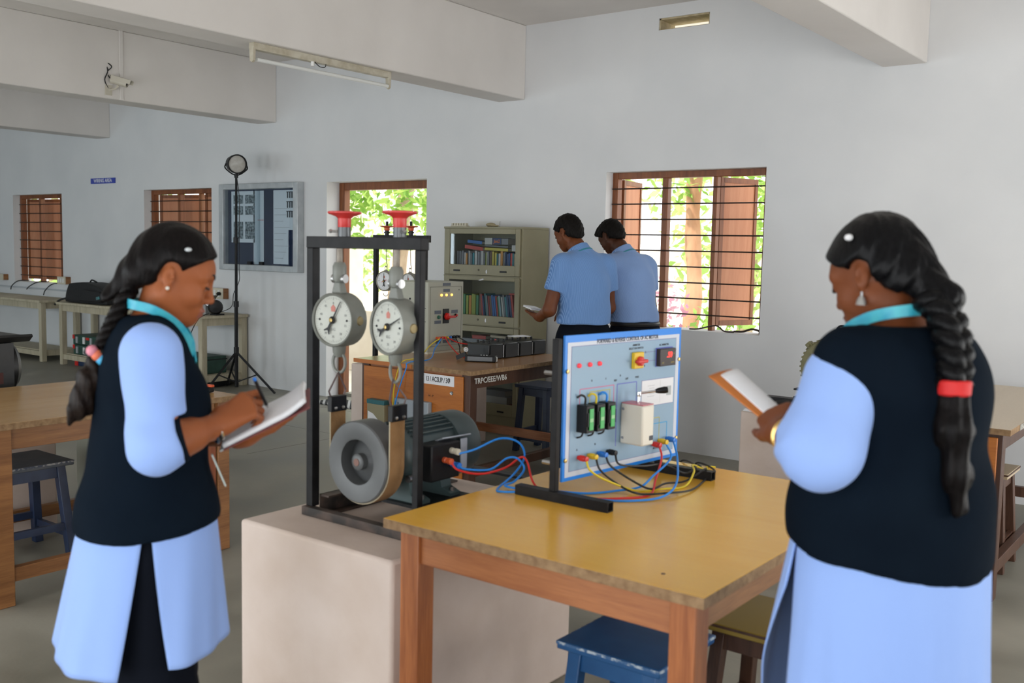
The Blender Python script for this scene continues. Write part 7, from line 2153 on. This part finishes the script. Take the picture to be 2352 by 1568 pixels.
    # collar
    fc = Field(axis_lines(-0.16, 0.26, 0.006, []), axis_lines(-0.14, 0.14, 0.006, []), axis_lines(1.44, 1.66, 0.006, []))
    nd = np.array(Hm(-0.025, 0, -0.07))-nb_
    nd /= np.linalg.norm(nd)
    fc.prims([cone(nb_-nd*0.02, nb_+nd*0.10, 0.090, 0.070, 0.02)])
    cz = nb_+nd*0.088
    fc.clip(lambda x, y, z: (x-cz[0])*nd[0]+(y-cz[1])*nd[1]+(z-cz[2])*nd[2], 0.004)
    sdf_object('collar', fc, [shirt], t)
    rg = []
    ua = Vector(nd.tolist()).orthogonal().normalized()
    ub = Vector(nd.tolist()).cross(ua)
    for a in np.linspace(0, 2*math.pi, 30)[:-1]:
        rg.append(Vector(nb_.tolist())+Vector(nd.tolist())*0.034+(ua*math.cos(a)+ub*math.sin(a))*0.0825)
    MB().tube(rg, 0.0042, 6, closed=True).build('lanyard', M('teal_lanyard', (0.01, 0.20, 0.24), 0.5), t, local=True)
    ftr = Field(axis_lines(-0.20, 0.22, 0.010, []), axis_lines(-0.26, 0.26, 0.010, []), axis_lines(0.04, 1.12, 0.010, []))
    ftr.prims([ell((0, 0, 1.0), (0.138, 0.178, 0.17), None, 0.05)])
    for y in (-1, 1): ftr.prims([cone((0.0, 0.085*y, 0.95), (0.01, 0.092*y, 0.52), 0.112, 0.088, 0.05), cone((0.01, 0.092*y, 0.52), (-0.015, 0.098*y, 0.08), 0.088, 0.070, 0.03)])
    ftr.clip(lambda x, y, z: np.maximum(0.045-z, z-1.078), 0.004).ripple(lambda x, y, z: 0.004*np.sin(40*x+25*y+5*z))
    sdf_object('trousers', ftr, [m_trous], t)
    if belt:
        MB().tube([(0.0+0.132*math.cos(a), 0.172*math.sin(a), 1.06) for a in np.linspace(0, 2*math.pi, 40)[:-1]], 0.016, 8, closed=True).build('belt', m_shoe, t, local=True)
    for y in (-1, 1):
        MB().prism([(-0.09, 0), (0.17, 0), (0.185, 0.02), (0.13, 0.06), (0.03, 0.085), (-0.08, 0.085)], (0, 0.097*y+0.045, 0), (1, 0, 0), (0, 0, 1), 0.09).build('shoe', m_shoe, t, local=True, bevel=0.014)
    return t, Matrix.Translation(loc)@Matrix.Rotation(rot, 4, 'Z')


m_sh1 = stripes('striped_shirt', (0.095, 0.205, 0.45), (0.19, 0.33, 0.60), 60, 'Y')
m_sh2 = stripes('pale_striped_shirt', (0.17, 0.28, 0.54), (0.25, 0.37, 0.62), 75, 'Y')
hair1 = lambda H: H.skull(0.012)+[H.e((-0.055, 0, 0.0), (0.058, 0.070, 0.06), k=0.03), H.e((-0.055, 0, -0.035), (0.050, 0.062, 0.045), k=0.03)]
hair2 = lambda H: H.skull(0.012)+[H.e((0.040, 0, 0.082), (0.064, 0.066, 0.046), k=0.02), H.e((0.078, 0.01, 0.080), (0.028, 0.048, 0.026), k=0.02), H.e((-0.055, 0, 0.0), (0.058, 0.070, 0.06), k=0.03), H.e((-0.055, 0, -0.035), (0.050, 0.062, 0.045), k=0.03)]
sk1 = skin('skin_brown_m1', (0.15, 0.046, 0.016), (0.115, 0.034, 0.011))
sk2 = skin('skin_brown_m2', (0.075, 0.026, 0.012), (0.058, 0.020, 0.009))
b1, B1M = young_man('young man in striped blue shirt and navy trousers holding a paper by the far table', (-3.56, 5.46, 0), math.radians(158), (0.155, 0.040, 1.664), math.radians(16), math.radians(24), 0.10,
                    (0.02, 0.18, 1.455), (0.045, 0.245, 1.165), (0.215, 0.215, 1.105), (0.02, -0.18, 1.455), (0.06, -0.240, 1.175), (0.24, -0.10, 1.13), sk1, m_sh1, 1.79, hair1,
                    ((0.90, -0.1, 0.16), (0, -0.25, 1), [(0.02, 0.06, 0.04)]*4), ((0.7, 0.6, 0.1), (0, 0.2, -1), [(0.6, 0.6, 0.3)]*4), belt=False, seed=0.5)
b2, B2M = young_man('bowed young man in pale blue shirt and black belt in front of the barred window', (-3.455, 5.935, 0), math.radians(160), (0.245, 0.035, 1.650), math.radians(6), math.radians(38), 0.26,
                    (0.10, 0.18, 1.440), (0.115, 0.235, 1.165), (0.30, 0.19, 1.13), (0.10, -0.18, 1.440), (0.12, -0.235, 1.165), (0.30, -0.10, 1.13), sk2, m_sh2, 1.78, hair2,
                    ((0.85, -0.2, 0.1), (0, -0.4, -1), [(0.5, 0.5, 0.3)]*4), ((0.7, 0.6, 0.1), (0, 0.2, -1), [(0.6, 0.6, 0.3)]*4), seed=2.1)
ph = held('folded_paper', 'white folded paper in the hand of the young man in striped shirt', 'paper', B1M, (0.30, 0.19, 1.13))
part_in(MB().obox((0.315, 0.20, 1.158), (0.97, -0.1, 0.12), (0.1, 0.98, 0.1), (-0.12, -0.1, 1), 0.13, 0.09, 0.006).build('paper_fold', m_paper, None, local=True), B1M, ph)
part_in(MB().obox((0.32, 0.20, 1.165), (0.97, -0.1, 0.12), (0.1, 0.98, 0.1), (-0.12, -0.1, 1), 0.12, 0.085, 0.003).build('loose_sheet', m_paper, None, local=True), B1M, ph)
